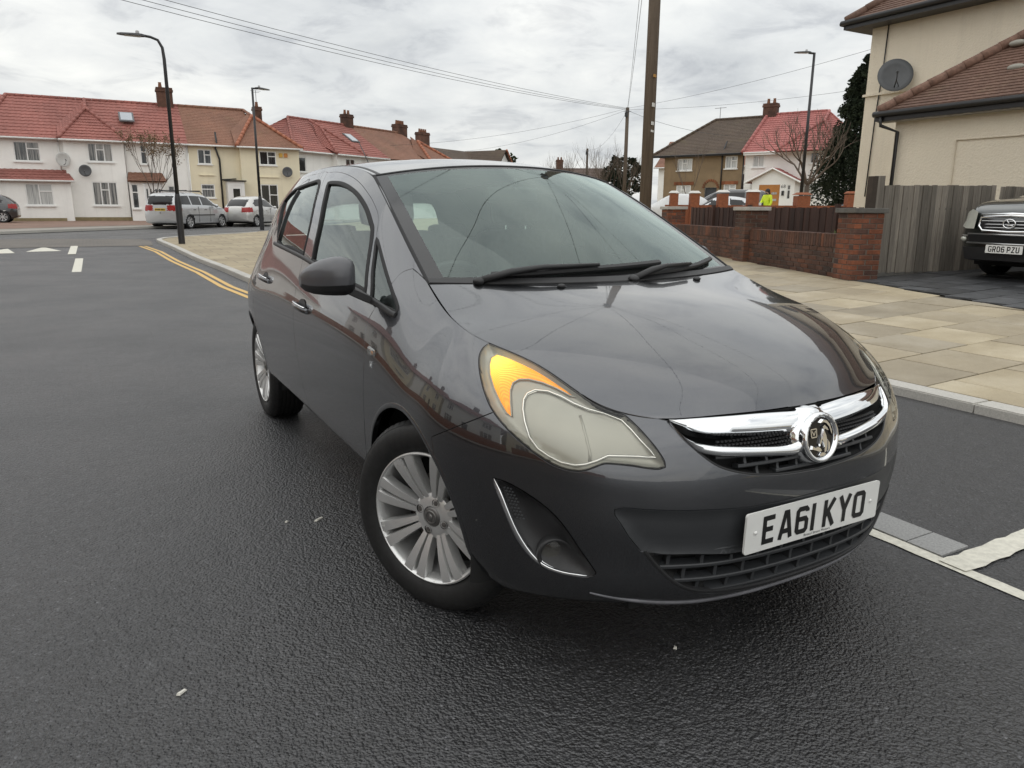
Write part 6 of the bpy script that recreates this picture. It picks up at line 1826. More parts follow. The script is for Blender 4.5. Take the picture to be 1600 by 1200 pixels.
def partition():
    polys = {}
    pts, edges, index = [], [], {}
    amax, bmax = _al[-1], 10 * TB

    def pid(p):
        k = (round(p[0], 4), round(p[1], 4))
        if k not in index:
            index[k] = len(pts); pts.append(k)
        return index[k]
    for k in ORDER:
        ab = to_ab([(min(19, max(0, q[0])), min(10, max(0, q[1]))) for q in PANEL[k]])
        sp = smooth_poly(ab, True, 0.013 if k in ('headlight', 'fog', 'grille', 'insert', 'lower_mesh') else 0.02)
        sp[:, 0] = np.clip(sp[:, 0], 0, amax); sp[:, 1] = np.clip(sp[:, 1], 0, bmax)
        polys[k] = sp
        ids = [pid(p) for p in sp]
        edges += [(a, b) for a, b in zip(ids, ids[1:] + ids[:1]) if a != b]
    bound = np.array(pts)
    # interior points
    grid = []
    sts = [0]
    s_ = 0.0
    while s_ < amax:
        s_ += 0.018 if s_ < 1.25 else 0.032
        sts.append(min(s_, amax))
    for i, a in enumerate(sts):
        for j in range(0, 46):
            grid.append((a, min(bmax, j * bmax / 45)))
    grid = np.array(grid)
    keep = np.ones(len(grid), bool)
    for c0 in range(0, len(grid), 2000):
        g = grid[c0:c0 + 2000]
        d = np.abs(g[:, None, 0] - bound[None, :, 0]) + np.abs(g[:, None, 1] - bound[None, :, 1])
        keep[c0:c0 + 2000] = d.min(1) > 0.009
    edge_pts = (grid[:, 0] < 1e-6) | (grid[:, 0] > amax - 1e-6) | (grid[:, 1] < 1e-6) | (grid[:, 1] > bmax - 1e-6)
    for p in grid[keep | edge_pts]:
        pid(p)
    vo, eo, fo, _, _, _ = delaunay_2d_cdt([Vector(p) for p in pts], edges, [], 0, 1e-5)
    V = np.array([tuple(v) for v in vo])
    F = np.array([tuple(f) for f in fo if len(f) == 3])
    cen = V[F].mean(1)
    # drop slivers outside the domain
    lab = np.full(len(F), -1)
    for k, name in enumerate(ORDER):
        m = in_poly(cen, polys[name]) & (lab < 0)
        lab[m] = k
    rest = lab < 0
    uvc = to_uv(cen)
    lab[rest & (uvc[:, 0] >= 11)] = len(ORDER)       # quarter panel
    lab[rest & (uvc[:, 0] < 11)] = len(ORDER) + 1    # bumper
    # small leftover islands of the quarter panel belong to the pillar
    for src_, dst_ in ((len(ORDER), 'frame'), (len(ORDER) + 1, 'headlight')):
        qi = np.nonzero(lab == src_)[0]
        par = {int(i): int(i) for i in qi}
        def root_(i):
            while par[i] != i: par[i] = par[par[i]]; i = par[i]
            return i
        seen = {}
        for i in qi:
            f = F[i]
            for a, b in ((f[0], f[1]), (f[1], f[2]), (f[2], f[0])):
                k_ = (min(a, b), max(a, b))
                if k_ in seen: par[root_(int(i))] = root_(seen[k_])
                else: seen[k_] = int(i)
        comp = {}
        for i in qi: comp.setdefault(root_(int(i)), []).append(int(i))
        big = max(comp.values(), key=len) if comp else []
        for c_ in comp.values():
            if c_ is not big: lab[c_] = ORDER.index(dst_) if dst_ == 'frame' else -5
    e1, e2 = V[F[:, 1]] - V[F[:, 0]], V[F[:, 2]] - V[F[:, 0]]
    area = e1[:, 0] * e2[:, 1] - e1[:, 1] * e2[:, 0]
    ok = np.abs(area) > 1e-9
    F = F[ok]; lab = lab[ok]; area = area[ok]
    flip = area > 0          # outward orientation: (station, level) is left-handed seen from outside
    F[flip] = F[flip][:, ::-1]
    return V, F, lab


PV_, PF_, PL_ = partition()
P_UV = to_uv(PV_)
P_XYZ = side_pts(P_UV)
P_N = side_nrm(P_UV)
_c = P_UV[:, 0] < 1e-4
P_N[_c, 0] = 0; P_XYZ[_c, 0] = 0
_c2 = P_UV[:, 0] > 18.999
P_N[_c2, 0] = 0; P_XYZ[_c2, 0] = 0
P_N /= np.linalg.norm(P_N, axis=1, keepdims=True)
# face orientation check on the side
_t = PF_[np.argmin(np.abs(P_UV[PF_].mean(1)[:, 0] - 11) + np.abs(P_UV[PF_].mean(1)[:, 1] - 5))]
if np.cross(P_XYZ[_t[1]] - P_XYZ[_t[0]], P_XYZ[_t[2]] - P_XYZ[_t[0]])[0] < 0:
    PF_ = PF_[:, ::-1]


def panel_data(name, gap=0.0017, skirt=0.014, push=None, offset=0.0, keep_skirt=True):
    """right-hand half of a panel: verts, faces, normals"""
    k = ORDER.index(name) if name in ORDER else len(ORDER) + (0 if name == 'quarter' else 1)
    F = PF_[PL_ == k]
    used = np.unique(F)
    re = -np.ones(len(PV_), int); re[used] = np.arange(len(used))
    F = re[F]
    V = P_XYZ[used].copy(); N = P_N[used].copy(); UV = P_UV[used]; AB = PV_[used]
    cnt = {}
    for f in F:
        for a, b in ((f[0], f[1]), (f[1], f[2]), (f[2], f[0])):
            cnt[(a, b)] = 1
    be = [(a, b) for (a, b) in cnt if (b, a) not in cnt]
    center = lambda i: UV[i, 0] < 1e-4 or UV[i, 0] > 18.999
    be = [(a, b) for a, b in be if not (center(a) and center(b))]
    bv = sorted(set(i for e in be for i in e))
    # inset
    nb = {i: [] for i in bv}
    for f in F:
        c = V[f].mean(0)
        for i in f:
            if i in nb: nb[i].append(c)
    V0 = V.copy()
    edir = {i: np.zeros(3) for i in bv}
    for a, b in be:
        e = V0[b] - V0[a]; inn = np.cross(N[a], e); ln = np.linalg.norm(inn)
        if ln > 1e-9:
            inn /= ln
            edir[a] += inn; edir[b] += inn
    for i in bv:
        d = edir[i]; ln = np.linalg.norm(d)
        if ln < 1e-6: continue
        d = d / ln
        if np.dot(np.mean(nb[i], 0) - V0[i], d) < 0: d = -d
        if center(i): d[0] = 0
        V[i] = V0[i] + d * gap
    if push is not None:
        BP = AB[bv]
        dist = np.array([np.sqrt(((AB[i] - BP) ** 2).sum(1)).min() for i in range(len(V))])
        dp = push(dist, UV, V)
        V = V - N * dp[:, None]
        N = None
    if offset:
        V = V - P_N[used] * offset
    faces = [tuple(f) for f in F]
    if keep_skirt and skirt:
        n0 = len(V)
        Nn = P_N[used]
        ring = {}
        ext_v, ext_n = [], []
        def rv(i):
            if i not in ring:
                ring[i] = n0 + len(ext_v)
                out = -edir[i] / max(np.linalg.norm(edir[i]), 1e-9)
                r1 = V[i] - Nn[i] * 0.0012 + out * 0.0006
                ext_v.extend([V[i] * 1.0, r1, V[i] - Nn[i] * skirt])
                nn = Nn[i] * 0.75 + out * 0.66
                ext_n.extend([Nn[i], nn / np.linalg.norm(nn), out])
            return ring[i]
        for a, b in be:
            i, j = rv(a), rv(b)
            faces.append((i + 1, j + 1, j, i)); faces.append((i + 2, j + 2, j + 1, i + 1))
        V = np.vstack([V, np.array(ext_v)]) if ext_v else V
        if N is not None: N = np.vstack([N, np.array(ext_n)])
    return V, faces, N


def mirror(V, F, N):
    return V * [-1, 1, 1], [tuple(f)[::-1] for f in F], (None if N is None else N * [-1, 1, 1])


def panel_pair(name, oname, mat, parent, joined=False, **kw):
    V, F, N = panel_data(name, **kw)
    Vm, Fm, Nm = mirror(V, F, N)
    if joined:
        # weld the centre line
        idx = {}
        mp = np.zeros(len(Vm), int)
        for i in range(len(V)):
            if abs(V[i, 0]) < 1e-6: idx[i] = i
        allV = list(V); allN = list(N) if N is not None else None
        for i in range(len(Vm)):
            if i in idx: mp[i] = i
            else:
                mp[i] = len(allV); allV.append(Vm[i])
                if allN is not None: allN.append(Nm[i])
        F2 = list(F) + [tuple(int(mp[i]) for i in f) for f in Fm]
        return mesh_obj(oname, allV, F2, mat, parent, True, allN)
    p1, p2 = parent if isinstance(parent, tuple) else (parent, parent)
    return (mesh_obj(oname, V, F, mat, p1, True, N), mesh_obj(oname, Vm, Fm, mat, p2, True, Nm))


def mirror_obj(o, parent=None):
    """mirrored twin of a mesh object built in car coordinates"""
    me = o.data
    V = np.array([v.co[:] for v in me.vertices]) * [-1, 1, 1]
    F = [tuple(p.vertices)[::-1] for p in me.polygons]
    fm = [p.material_index for p in me.polygons]
    c = mesh_obj(o.name.split('.')[0], V, F, None, parent if parent is not None else o.parent, bool(len(me.polygons) and me.polygons[0].use_smooth), None, [m for m in me.materials], fm)
    sharp_by_angle(c.data, 0.7)
    return c


def sweep(P, N, prof, closed=False, scale=None):
    """sweep a profile [(across, up)] along points with normals -> verts, faces"""
    P, N = np.asarray(P, float), np.asarray(N, float)
    n, m = len(P), len(prof)
    V = []
    for i in range(n):
        a = P[(i - 1) % n] if (closed or i > 0) else P[i]
        b = P[(i + 1) % n] if (closed or i < n - 1) else P[i]
        t = (b - a) / max(np.linalg.norm(b - a), 1e-9)
        nn = N[i] - t * (N[i] @ t); nn /= max(np.linalg.norm(nn), 1e-9)
        bi = np.cross(nn, t)
        s = 1.0 if scale is None else scale[i]
        for (x, y) in prof:
            V.append(P[i] + bi * x * s + nn * y * (s if s < 1 else 1))
    F = []
    for i in range(n if closed else n - 1):
        j = (i + 1) % n
        for k in range(m - 1):
            F.append((i * m + k, i * m + k + 1, j * m + k + 1, j * m + k))
    if not closed:
        F.append(tuple(range(m))); F.append(tuple((n - 1) * m + k for k in range(m))[::-1])
    return V, F


def trim(name, uv, mat, parent, w, h, closed=False, lift=0.0, step=0.02, both=True, scale=None, surf=None):
    ab = smooth_poly(to_ab(uv), closed, step)
    q = to_uv(ab)
    q[:, 1] = np.clip(q[:, 1], 0, 10); q[:, 0] = np.clip(q[:, 0], 0, 19)
    n = side_nrm(q); p = side_pts(q) + n * lift
    prof = [(-w / 2, -0.012), (-w / 2, h * 0.4), (-w * 0.36, h * 0.85), (-w * 0.15, h), (w * 0.15, h), (w * 0.36, h * 0.85), (w / 2, h * 0.4), (w / 2, -0.012)]
    sc = None
    if scale is not None:
        sc = [scale(i / (len(p) - 1)) for i in range(len(p))]
    V, F = sweep(p, n, prof, closed, sc)
    pr = parent if isinstance(parent, tuple) else (parent, parent)
    o = mesh_obj(name, V, F, mat, pr[0], True)
    sharp_by_angle(o.data, 0.9)
    if both:
        return o, mirror_obj(o, pr[1])
    return o


def band(name, uvU, uvL, mat, parent, prof, n=40, both=True, ext=None):
    """band between two outlines; prof: [(fraction across, lift)]"""
    def rs(uv):
        ab = smooth_poly(to_ab(uv), False, 0.01)
        d = np.concatenate([[0], np.cumsum(np.linalg.norm(np.diff(ab, axis=0), axis=1))]); d /= d[-1]
        t = np.linspace(0, 1, n)
        return np.stack([np.interp(t, d, ab[:, 0]), np.interp(t, d, ab[:, 1])], -1)
    U, L = rs(uvU), rs(uvL)
    V, m = [], len(prof)
    for i in range(n):
        for f, h in prof:
            q = to_uv([U[i] * (1 - f) + L[i] * f])
            V.append((side_pts(q) + side_nrm(q) * h)[0])
    F = [(i * m + k, i * m + k + 1, (i + 1) * m + k + 1, (i + 1) * m + k) for i in range(n - 1) for k in range(m - 1)]
    o = mesh_obj(name, V, F, mat, parent, True)
    sharp_by_angle(o.data, 0.8)
    if both: return o, mirror_obj(o)
    return o


def front_uv(x, z):
    """station/level of the front surface at lateral x and height z"""
    uv = np.array([min(6.0, abs(x) / 0.13), 4.0])
    tgt = np.array([abs(x), z])
    for _ in range(25):
        c = side_pts([uv])[0][[0, 2]]
        J = np.zeros((2, 2))
        for k in range(2):
            e = uv.copy(); e[k] += 0.01
            J[:, k] = (side_pts([e])[0][[0, 2]] - c) / 0.01
        st = np.linalg.solve(J.T @ J + 1e-7 * np.eye(2), J.T @ (tgt - c))
        uv = np.clip(uv + np.clip(st, -0.5, 0.5), [0, 0], [8, 10])
    return uv


def front_pt(x, z, inset=0.0):
    uv = front_uv(x, z)
    p = (side_pts([uv]) - side_nrm([uv]) * inset)[0]; n = side_nrm([uv])[0]
    if x < 0: p = p * [-1, 1, 1]; n = n * [-1, 1, 1]
    return p, n


# ------------------------------------------------------------------ car materials
M_PAINT = paint("car_paint_graphite", (0.070, 0.073, 0.081), 1.0, 0.27)
M_BLK = simple("black_plastic", (0.02, 0.02, 0.021), 0.48, 0, 0.2, 6, 220, 0.08, spec=0.5)
M_BLKG = simple("black_gloss", (0.008, 0.008, 0.009), 0.12, 0, 0.1, 4)
M_GREYP = simple("grey_matt_plastic", (0.035, 0.037, 0.040), 0.42, 0, 0.12, 5, 260, 0.06)
M_LINER = simple("dark_liner", (0.010, 0.010, 0.010), 0.9, 0, 0.1, 4)
M_RUBBER = simple("rubber_seal", (0.006, 0.006, 0.007), 0.7, 0, 0.15, 5)
M_CHROME = simple("chrome", (0.86, 0.87, 0.88), 0.05, 1.0, 0.03, 9, rvar=0.035)
M_GLASS_W = thin_glass("windscreen_glass", (0.76, 0.88, 0.83), 0.0, 1.62, 0.018, 1.3, (0.86, 1.0, 0.965))
M_GLASS_S = thin_glass("side_window_glass", (0.70, 0.81, 0.77), 0.0, 1.75, 0.01, 1.2, (0.93, 1.0, 0.98))
M_LENS = thin_glass("headlight_lens", (0.96, 0.95, 0.90), 0.02, 1.45, 0.010, 0.8)
M_FRIT = simple("windscreen_black_border", (0.012, 0.012, 0.013), 0.08, 0, 0.1, 4)
M_TYRE = simple("tyre_rubber", (0.011, 0.011, 0.011), 0.62, 0, 0.35, 22, 300, 0.15, rvar=0.12)
M_SEAT = simple("seat_cloth", (0.10, 0.105, 0.11), 0.9, 0, 0.25, 40, 600, 0.2)
M_DASH = simple("dashboard_plastic", (0.15, 0.155, 0.16), 0.6, 0, 0.12, 10, 400, 0.15)
M_HLINER = simple("headlining", (0.5, 0.5, 0.49), 0.9, 0, 0.08, 20)


def alloy_mat():
    m, n, l, b = mat_new("alloy_silver")
    v = coords(n, l)
    # kerb rash and brake rust towards the rim
    sep = n.new("ShaderNodeSeparateXYZ"); l.new(v, sep.inputs[0])
    r2 = math_n(n, l, 'ADD', math_n(n, l, 'MULTIPLY', sep.outputs[1], sep.outputs[1]), math_n(n, l, 'MULTIPLY', sep.outputs[2], sep.outputs[2]))
    rad = math_n(n, l, 'SQRT', r2)
    edge = ramp(n, l, rad, [(0.165, 0.0), (0.195, 1.0)])
    chips = ramp(n, l, noise(n, l, v, 55, 6, 0.7), [(0.61, 0.0), (0.64, 1.0)])
    k = math_n(n, l, 'MULTIPLY', edge, chips)
    base = ramp(n, l, noise(n, l, v, 9, 5, 0.6), [(0.3, (0.66, 0.66, 0.65)), (0.7, (0.76, 0.76, 0.75))])
    c = mixc(n, l, k, base, (0.66, 0.65, 0.62))
    rust = ramp(n, l, noise(n, l, v, 26, 6, 0.7), [(0.62, 0.0), (0.74, 0.6)])
    c = mixc(n, l, math_n(n, l, 'MULTIPLY', rust, ramp(n, l, rad, [(0.12, 0.0), (0.18, 0.8)])), c, (0.16, 0.085, 0.035))
    l.new(c, b.inputs["Base Color"])
    l.new(math_n(n, l, 'SUBTRACT', 0.7, math_n(n, l, 'MULTIPLY', k, 0.6)), b.inputs["Metallic"])
    rr = math_n(n, l, 'ADD', 0.36, math_n(n, l, 'MULTIPLY', k, 0.35))
    l.new(rr, b.inputs["Roughness"])
    bump(n, l, k, b, 0.35, 0.0008)
    return m


M_ALLOY = alloy_mat()

car = thing("hatchback_car", "dark grey five-door hatchback with lit indicator filling the middle of the road", "car")

# ------------------------------------------------------------------ painted panels
bumper = panel_pair('bumper', 'front_bumper', M_PAINT, car, joined=True, skirt=0.03)
fenders = panel_pair('fender', 'front_wing', M_PAINT, car, skirt=0.022)
doorsF = panel_pair('front_door', 'front_door', M_PAINT, car, skirt=0.02)
doorsR = panel_pair('rear_door', 'rear_door', M_PAINT, car, skirt=0.02)
frames = panel_pair('frame', 'roof_pillar', M_PAINT, car, skirt=0.02)
sills = panel_pair('sill', 'sill', M_PAINT, car, skirt=0.02)
quarters = panel_pair('quarter', 'rear_quarter', M_PAINT, car, skirt=0.022)
hatch = panel_pair('hatch', 'tailgate', M_PAINT, car, joined=True)
rbump = panel_pair('rear_bumper', 'rear_bumper', M_PAINT, car, joined=True)
tails = panel_pair('tail_light', 'tail_light', simple("red_lens", (0.30, 0.012, 0.010), 0.1, 0, 0.1, 30), car)
panel_pair('rear_window', 'rear_window', M_GLASS_S, hatch, joined=True, skirt=0, offset=0.003)
glF = panel_pair('front_glass', 'front_window', M_GLASS_S, doorsF, skirt=0, offset=0.007, gap=-0.004)
glR = panel_pair('rear_glass', 'rear_window', M_GLASS_S, doorsR, skirt=0, offset=0.007, gap=-0.004)
glQ = panel_pair('quarter_light', 'quarter_light', M_GLASS_S, fenders, skirt=0, offset=0.004, gap=-0.004)


# dark inner skin behind every panel so that shut lines read black
def inner_skin():
    skip = [ORDER.index(k) for k in ('front_arch', 'rear_arch', 'front_glass', 'rear_glass', 'quarter_light', 'rear_window', 'headlight', 'fog', 'grille', 'lower_mesh', 'insert')]
    F = PF_[~np.isin(PL_, skip)]
    used = np.unique(F); re = -np.ones(len(PV_), int); re[used] = np.arange(len(used)); F = re[F]
    V = P_XYZ[used] - P_N[used] * 0.017
    V = np.vstack([V, V * [-1, 1, 1]])
    F = [tuple(f) for f in F] + [tuple(int(i) + len(used) for i in f)[::-1] for f in F]
    return mesh_obj("inner_body_shell", V, F, M_LINER, car, True)


inner_skin()


def grid_part(name, surf, u0, u1, v0, v1, nu, nv, mat, parent, off=0.0, skirt=0.012, flip=False):
    u, v = np.linspace(u0, u1, nu), np.linspace(v0, v1, nv)
    uv = np.stack(np.meshgrid(u, v, indexing='ij'), -1).reshape(-1, 2)
    P = surf.pts(uv); N = surf.nrm(uv)
    P = P + N * off
    F = [(i * nv + j, (i + 1) * nv + j, (i + 1) * nv + j + 1, i * nv + j + 1) for i in range(nu - 1) for j in range(nv - 1)]
    V, NN = list(P), list(N)
    if skirt:
        ring = [(i, 0) for i in range(nu)] + [(nu - 1, j) for j in range(1, nv)] + [(i, nv - 1) for i in range(nu - 2, -1, -1)] + [(0, j) for j in range(nv - 2, 0, -1)]
        k0 = len(V)
        cen = P.mean(0)
        for i, j in ring:
            q = i * nv + j
            out = P[q] - cen; out -= N[q] * (out @ N[q]); out /= max(np.linalg.norm(out), 1e-9)
            V += [P[q], P[q] - N[q] * 0.0015 + out * 0.0008, P[q] - N[q] * skirt]
            e = N[q] * 0.7 + out * 0.7
            NN += [N[q], e / np.linalg.norm(e), out]
        m = len(ring)
        for a in range(m):
            b = (a + 1) % m
            for s in range(2):
                F.append((k0 + a * 3 + s, k0 + a * 3 + s + 1, k0 + b * 3 + s + 1, k0 + b * 3 + s))
    return mesh_obj(name, V, F, mat, parent, True, NN)


HOOD, WS, ROOF = SURF['hood'], SURF['ws'], SURF['roof']
bonnet = grid_part('bonnet', HOOD, 0.0, 5.97, 0.03, 7.97, 61, 71, M_PAINT, car, off=0.0005, skirt=0.012)
roof = grid_part('roof', ROOF, 0.03, 5, 0.05, 7.95, 60, 50, M_PAINT, car, skirt=0.01)
grid_part('headlining', ROOF, 0.05, 4.9, 0.2, 7.8, 14, 14, M_HLINER, roof, off=-0.04, skirt=0)
# windscreen: clear middle, black printed border
ws_glass = grid_part('windscreen', WS, 0.20, 3.86, 0.44, 7.56, 40, 50, M_GLASS_W, car, skirt=0)
for (a, b, c, d) in ((0.0, 4.0, 0.02, 0.44), (0.0, 4.0, 7.56, 7.98), (0.0, 0.20, 0.44, 7.56), (3.86, 4.0, 0.44, 7.56)):
    grid_part('black_border', WS, a, b, c, d, 30 if b - a > 1 else 4, 30 if d - c > 1 else 5, M_FRIT, ws_glass, skirt=0)


def surf_trim(name, surf, uv, mat, parent, w, h, lift=0.0):
    uv = np.asarray(uv, float)
    P = surf.pts(uv); N = surf.nrm(uv)
    V, F = sweep(P + N * lift, N, [(-w / 2, -0.012), (-w / 2, h * 0.5), (-w * 0.3, h), (w * 0.3, h), (w / 2, h * 0.5), (w / 2, -0.012)])
    o = mesh_obj(name, V, F, mat, parent, True); sharp_by_angle(o.data, 0.8); return o


for v in (0.03, 7.97):
    surf_trim('windscreen_seal', WS, [(u, v) for u in np.linspace(0.0, 4.0, 30)], M_RUBBER, ws_glass, 0.012, 0.003)
surf_trim('windscreen_seal', WS, [(3.99, v) for v in np.linspace(0.0, 8.0, 40)], M_RUBBER, ws_glass, 0.013, 0.003)
for v in (0.22, 7.78):
    surf_trim('roof_moulding', ROOF, [(u, v) for u in np.linspace(0.02, 4.6, 40)], M_BLK, roof, 0.014, 0.002)
# cowl and wipers
grid_part('scuttle_panel', WS, -0.0, 0.12, 0.05, 7.95, 4, 40, M_BLK, car, off=0.008, skirt=0.02)


# ------------------------------------------------------------------ trims around the glass
trim('window_seal', PANEL['front_glass'], M_RUBBER, doorsF, 0.020, 0.003, closed=True)
trim('window_seal', PANEL['rear_glass'], M_RUBBER, doorsR, 0.020, 0.003, closed=True)
trim('window_seal', PANEL['quarter_light'], M_RUBBER, fenders, 0.013, 0.003, closed=True)
trim('waist_moulding', PANEL['belt'], M_BLK, car, 0.020, 0.007)
trim('door_seal', PANEL['ditch'], M_RUBBER, car, 0.007, 0.0005, lift=-0.0025)
# black divider bar of the rear quarter window
trim('window_bar', [(12.93, 9.2), (12.86, 8.6), (12.80, 8.0), (12.78, 7.45)], M_BLKG, doorsR, 0.022, 0.004)

# ------------------------------------------------------------------ headlights
lamps = panel_pair('headlight', 'headlight', M_LENS, car, skirt=0.0, gap=0.002)


def bowl(depth, k):
    return lambda d, uv, v: np.minimum(d * k, depth)


M_BEZEL = simple("headlight_bezel", (0.50, 0.50, 0.47), 0.35, 0.3, 0.06, 8)
M_REFL = simple("reflector_chrome", (0.78, 0.77, 0.74), 0.09, 1.0, 0.04, 12, rvar=0.05)
hb = panel_pair('headlight', 'bezel', M_BEZEL, lamps, skirt=0.0, gap=0.003, push=bowl(0.022, 1.4))
trim('headlight_seal', PANEL['headlight'], M_RUBBER, lamps, 0.008, 0.0008, closed=True, step=0.012, lift=-0.0015)


def amber_mat():
    """lit amber indicator: hot bulb spots inside a ribbed amber cap"""
    m, n, l, b = mat_new("lit_amber_indicator")
    v = coords(n, l)
    w = n.new("ShaderNodeTexWave"); w.inputs["Scale"].default_value = 190; w.inputs["Distortion"].default_value = 0.4
    w.wave_type = 'BANDS'; w.bands_direction = 'DIAGONAL'
    l.new(v, w.inputs["Vector"])
    sep = n.new("ShaderNodeSeparateXYZ"); l.new(v, sep.inputs[0])
    ax = math_n(n, l, 'ABSOLUTE', sep.outputs[0])
    comb = n.new("ShaderNodeCombineXYZ"); l.new(ax, comb.inputs[0]); l.new(sep.outputs[1], comb.inputs[1]); l.new(sep.outputs[2], comb.inputs[2])
    d = n.new("ShaderNodeVectorMath"); d.operation = 'DISTANCE'; l.new(comb.outputs[0], d.inputs[0]); d.inputs[1].default_value = AMBER_BULB
    glow = ramp(n, l, d.outputs["Value"], [(0.0, 1.0), (0.05, 0.72), (0.12, 0.42), (0.25, 0.22)])
    wv = ramp(n, l, w.outputs["Fac"], [(0.2, 0.75), (0.8, 1.15)])
    st = math_n(n, l, 'MULTIPLY', glow, wv)
    c = ramp(n, l, st, [(0.15, (0.95, 0.30, 0.02)), (0.5, (1.0, 0.42, 0.03)), (0.85, (1.0, 0.62, 0.10))])
    l.new(c, b.inputs["Emission Color"]); l.new(c, b.inputs["Base Color"])
    l.new(math_n(n, l, 'MULTIPLY', st, 1.35), b.inputs["Emission Strength"])
    b.inputs["Roughness"].default_value = 0.25
    return m


def shell_patch(name, uv, depth, mat, parent, bulge=0.0, both=True, step=0.012, rim=0.0):
    """closed outline on a shell set 'depth' below the lens, dished by 'bulge'"""
    ab = smooth_poly(to_ab(uv), True, step)
    inner = []
    a0, a1 = ab.min(0), ab.max(0)
    for a in np.arange(a0[0], a1[0], 0.012):
        for b_ in np.arange(a0[1], a1[1], 0.012): inner.append((a, b_))
    inner = np.array(inner)
    inner = inner[in_poly(inner, ab)]
    d = np.sqrt(((inner[:, None] - ab[None]) ** 2).sum(-1)).min(1)
    inner = inner[d > 0.006]; d = d[d > 0.006]
    pts = np.vstack([ab, inner]); nb = len(ab)
    dd = np.concatenate([np.zeros(nb), d])
    vo, eo, fo, _, _, _ = delaunay_2d_cdt([Vector(p) for p in pts], [(i, (i + 1) % nb) for i in range(nb)], [], 1, 1e-6)
    Vq = np.array([tuple(v) for v in vo])
    if len(Vq) != len(pts):
        dd = np.array([np.sqrt(((ab - p) ** 2).sum(1)).min() for p in Vq])
    q = to_uv(Vq); q[:, 1] = np.clip(q[:, 1], 0, 10)
    n = side_nrm(q)
    k = dd / max(dd.max(), 1e-6)
    P = side_pts(q) - n * (depth + bulge * (1 - (1 - k) ** 2))[:, None]
    F = [tuple(f) for f in fo if len(f) >= 3]
    V = list(P)
    if rim:
        o0 = len(V); V += list(side_pts(q[:nb]) - n[:nb] * (depth + rim)) if rim > 0 else list(side_pts(q[:nb]) - n[:nb] * max(0.003, depth + rim))
        for i in range(nb):
            j = (i + 1) % nb
            F.append((i, j, o0 + j, o0 + i))
    pr = parent if isinstance(parent, tuple) else (parent, parent)
    o = mesh_obj(name, V, F, mat, pr[0], True)
    sharp_by_angle(o.data, 0.7)
    if both: return o, mirror_obj(o, pr[1])
    return o


_amb_c = side_pts(to_uv(to_ab([PANEL['hl_amber'][0]])))[0] + np.array([-0.02, 0.0, -0.02])
AMBER_BULB = tuple(float(x) for x in _amb_c)
M_AMBER = amber_mat()
shell_patch('indicator', PANEL['hl_amber'], 0.0205, M_AMBER, lamps, -0.006)
shell_patch('reflector', PANEL['hl_bowl'], 0.0200, M_REFL, lamps, 0.055)
# bulb shield, divider rib and inner tube of the main beam
for sx, lm in ((1, lamps[0]), (-1, lamps[1])):
    def _p(px_uv, dep):
        q = np.array([px_uv]); return (side_pts(q) - side_nrm(q) * dep)[0] * [sx, 1, 1], side_nrm(q)[0] * [sx, 1, 1]
    p, nn = _p((4.75, 7.6), 0.055)
    MB().ball(p, (0.019, 0.018, 0.020), 16, 10).build('bulb_shield', simple("bulb_shield_metal", (0.35, 0.35, 0.34), 0.35, 0.8), lm, True)
    p, nn = _p((4.05, 7.4), 0.05)
    MB().ball(p, (0.014, 0.013, 0.016), 16, 10).build('bulb_shield', MATS["bulb_shield_metal"], lm, True)
    tp = [(4.35, 8.75), (4.32, 8.0), (4.30, 7.2), (4.28, 6.4), (4.30, 5.9)]
    pts = [_p(t, 0.026)[0] for t in tp]
    MB().tube(pts, 0.006, 8).build('divider', M_BEZEL, lm, True)
    tp = [(5.15, 5.9), (4.9, 5.75), (4.6, 5.68), (4.3, 5.75), (4.0, 5.9), (3.7, 5.95)]
    pts = [_p(t, 0.028)[0] for t in tp]
    MB().tube(pts, 0.004, 8).build('lower_fin', M_BEZEL, lm, True)
    for (su, t0, t1) in ((5.02, 5.9, 8.5), (4.62, 5.85, 8.8), (3.75, 6.1, 8.3)):
        pts = [_p((su, t_), 0.036)[0] for t_ in np.linspace(t0, t1, 8)]
        MB().tube(pts, 0.0028, 6).build('reflector_rib', M_BEZEL, lm, True)
    # bright edge of the bezel
    pts = [_p(t, 0.016)[0] for t in PANEL['hl_bowl']]
    MB().tube(pts + [pts[0]], 0.0032, 8, False).build('chrome_ring', M_CHROME, lm, True)
    pts = [_p(t, 0.018)[0] for t in PANEL['hl_amber']]
    MB().tube(pts + [pts[0]], 0.0025, 8, False).build('chrome_ring', M_BEZEL, lm, True)

# ------------------------------------------------------------------ upper grille
grille = panel_pair('grille', 'grille', M_LINER, car, joined=True, skirt=0.0, push=bowl(0.06, 2.0))
trim('grille_seal', PANEL['grille'][2:], M_BLK, grille, 0.008, 0.001, lift=-0.002, step=0.012)


def chrome_mat_bar(name, U, L, prof):
    o, o2 = band(name, U, L, M_CHROME, grille, prof, 44)
    return o


ctr = lambda uv, x: [(0.16, uv[-1][1])]
chrome_mat_bar('chrome_bar', PANEL['bar_top_u'] + [(0.25, 9.85), (0.0, 9.85)], PANEL['bar_top_l'] + [(0.25, 8.15), (0.0, 8.15)],
               [(0.0, -0.02), (0.02, 0.002), (0.12, 0.008), (0.35, 0.011), (0.6, 0.010), (0.78, 0.007), (0.82, 0.003), (1.0, -0.022)])
chrome_mat_bar('chrome_bar', PANEL['bar_low_u'] + [(0.25, 7.0), (0.0, 7.0)], [(a, b - 0.28 * min(1, i / 3)) for i, (a, b) in enumerate(PANEL['bar_low_l'])] + [(0.25, 6.05), (0.0, 6.05)],
               [(-0.02, -0.012), (0.0, 0.002), (0.2, 0.008), (0.5, 0.011), (0.8, 0.008), (1.0, 0.002), (1.02, -0.014)])


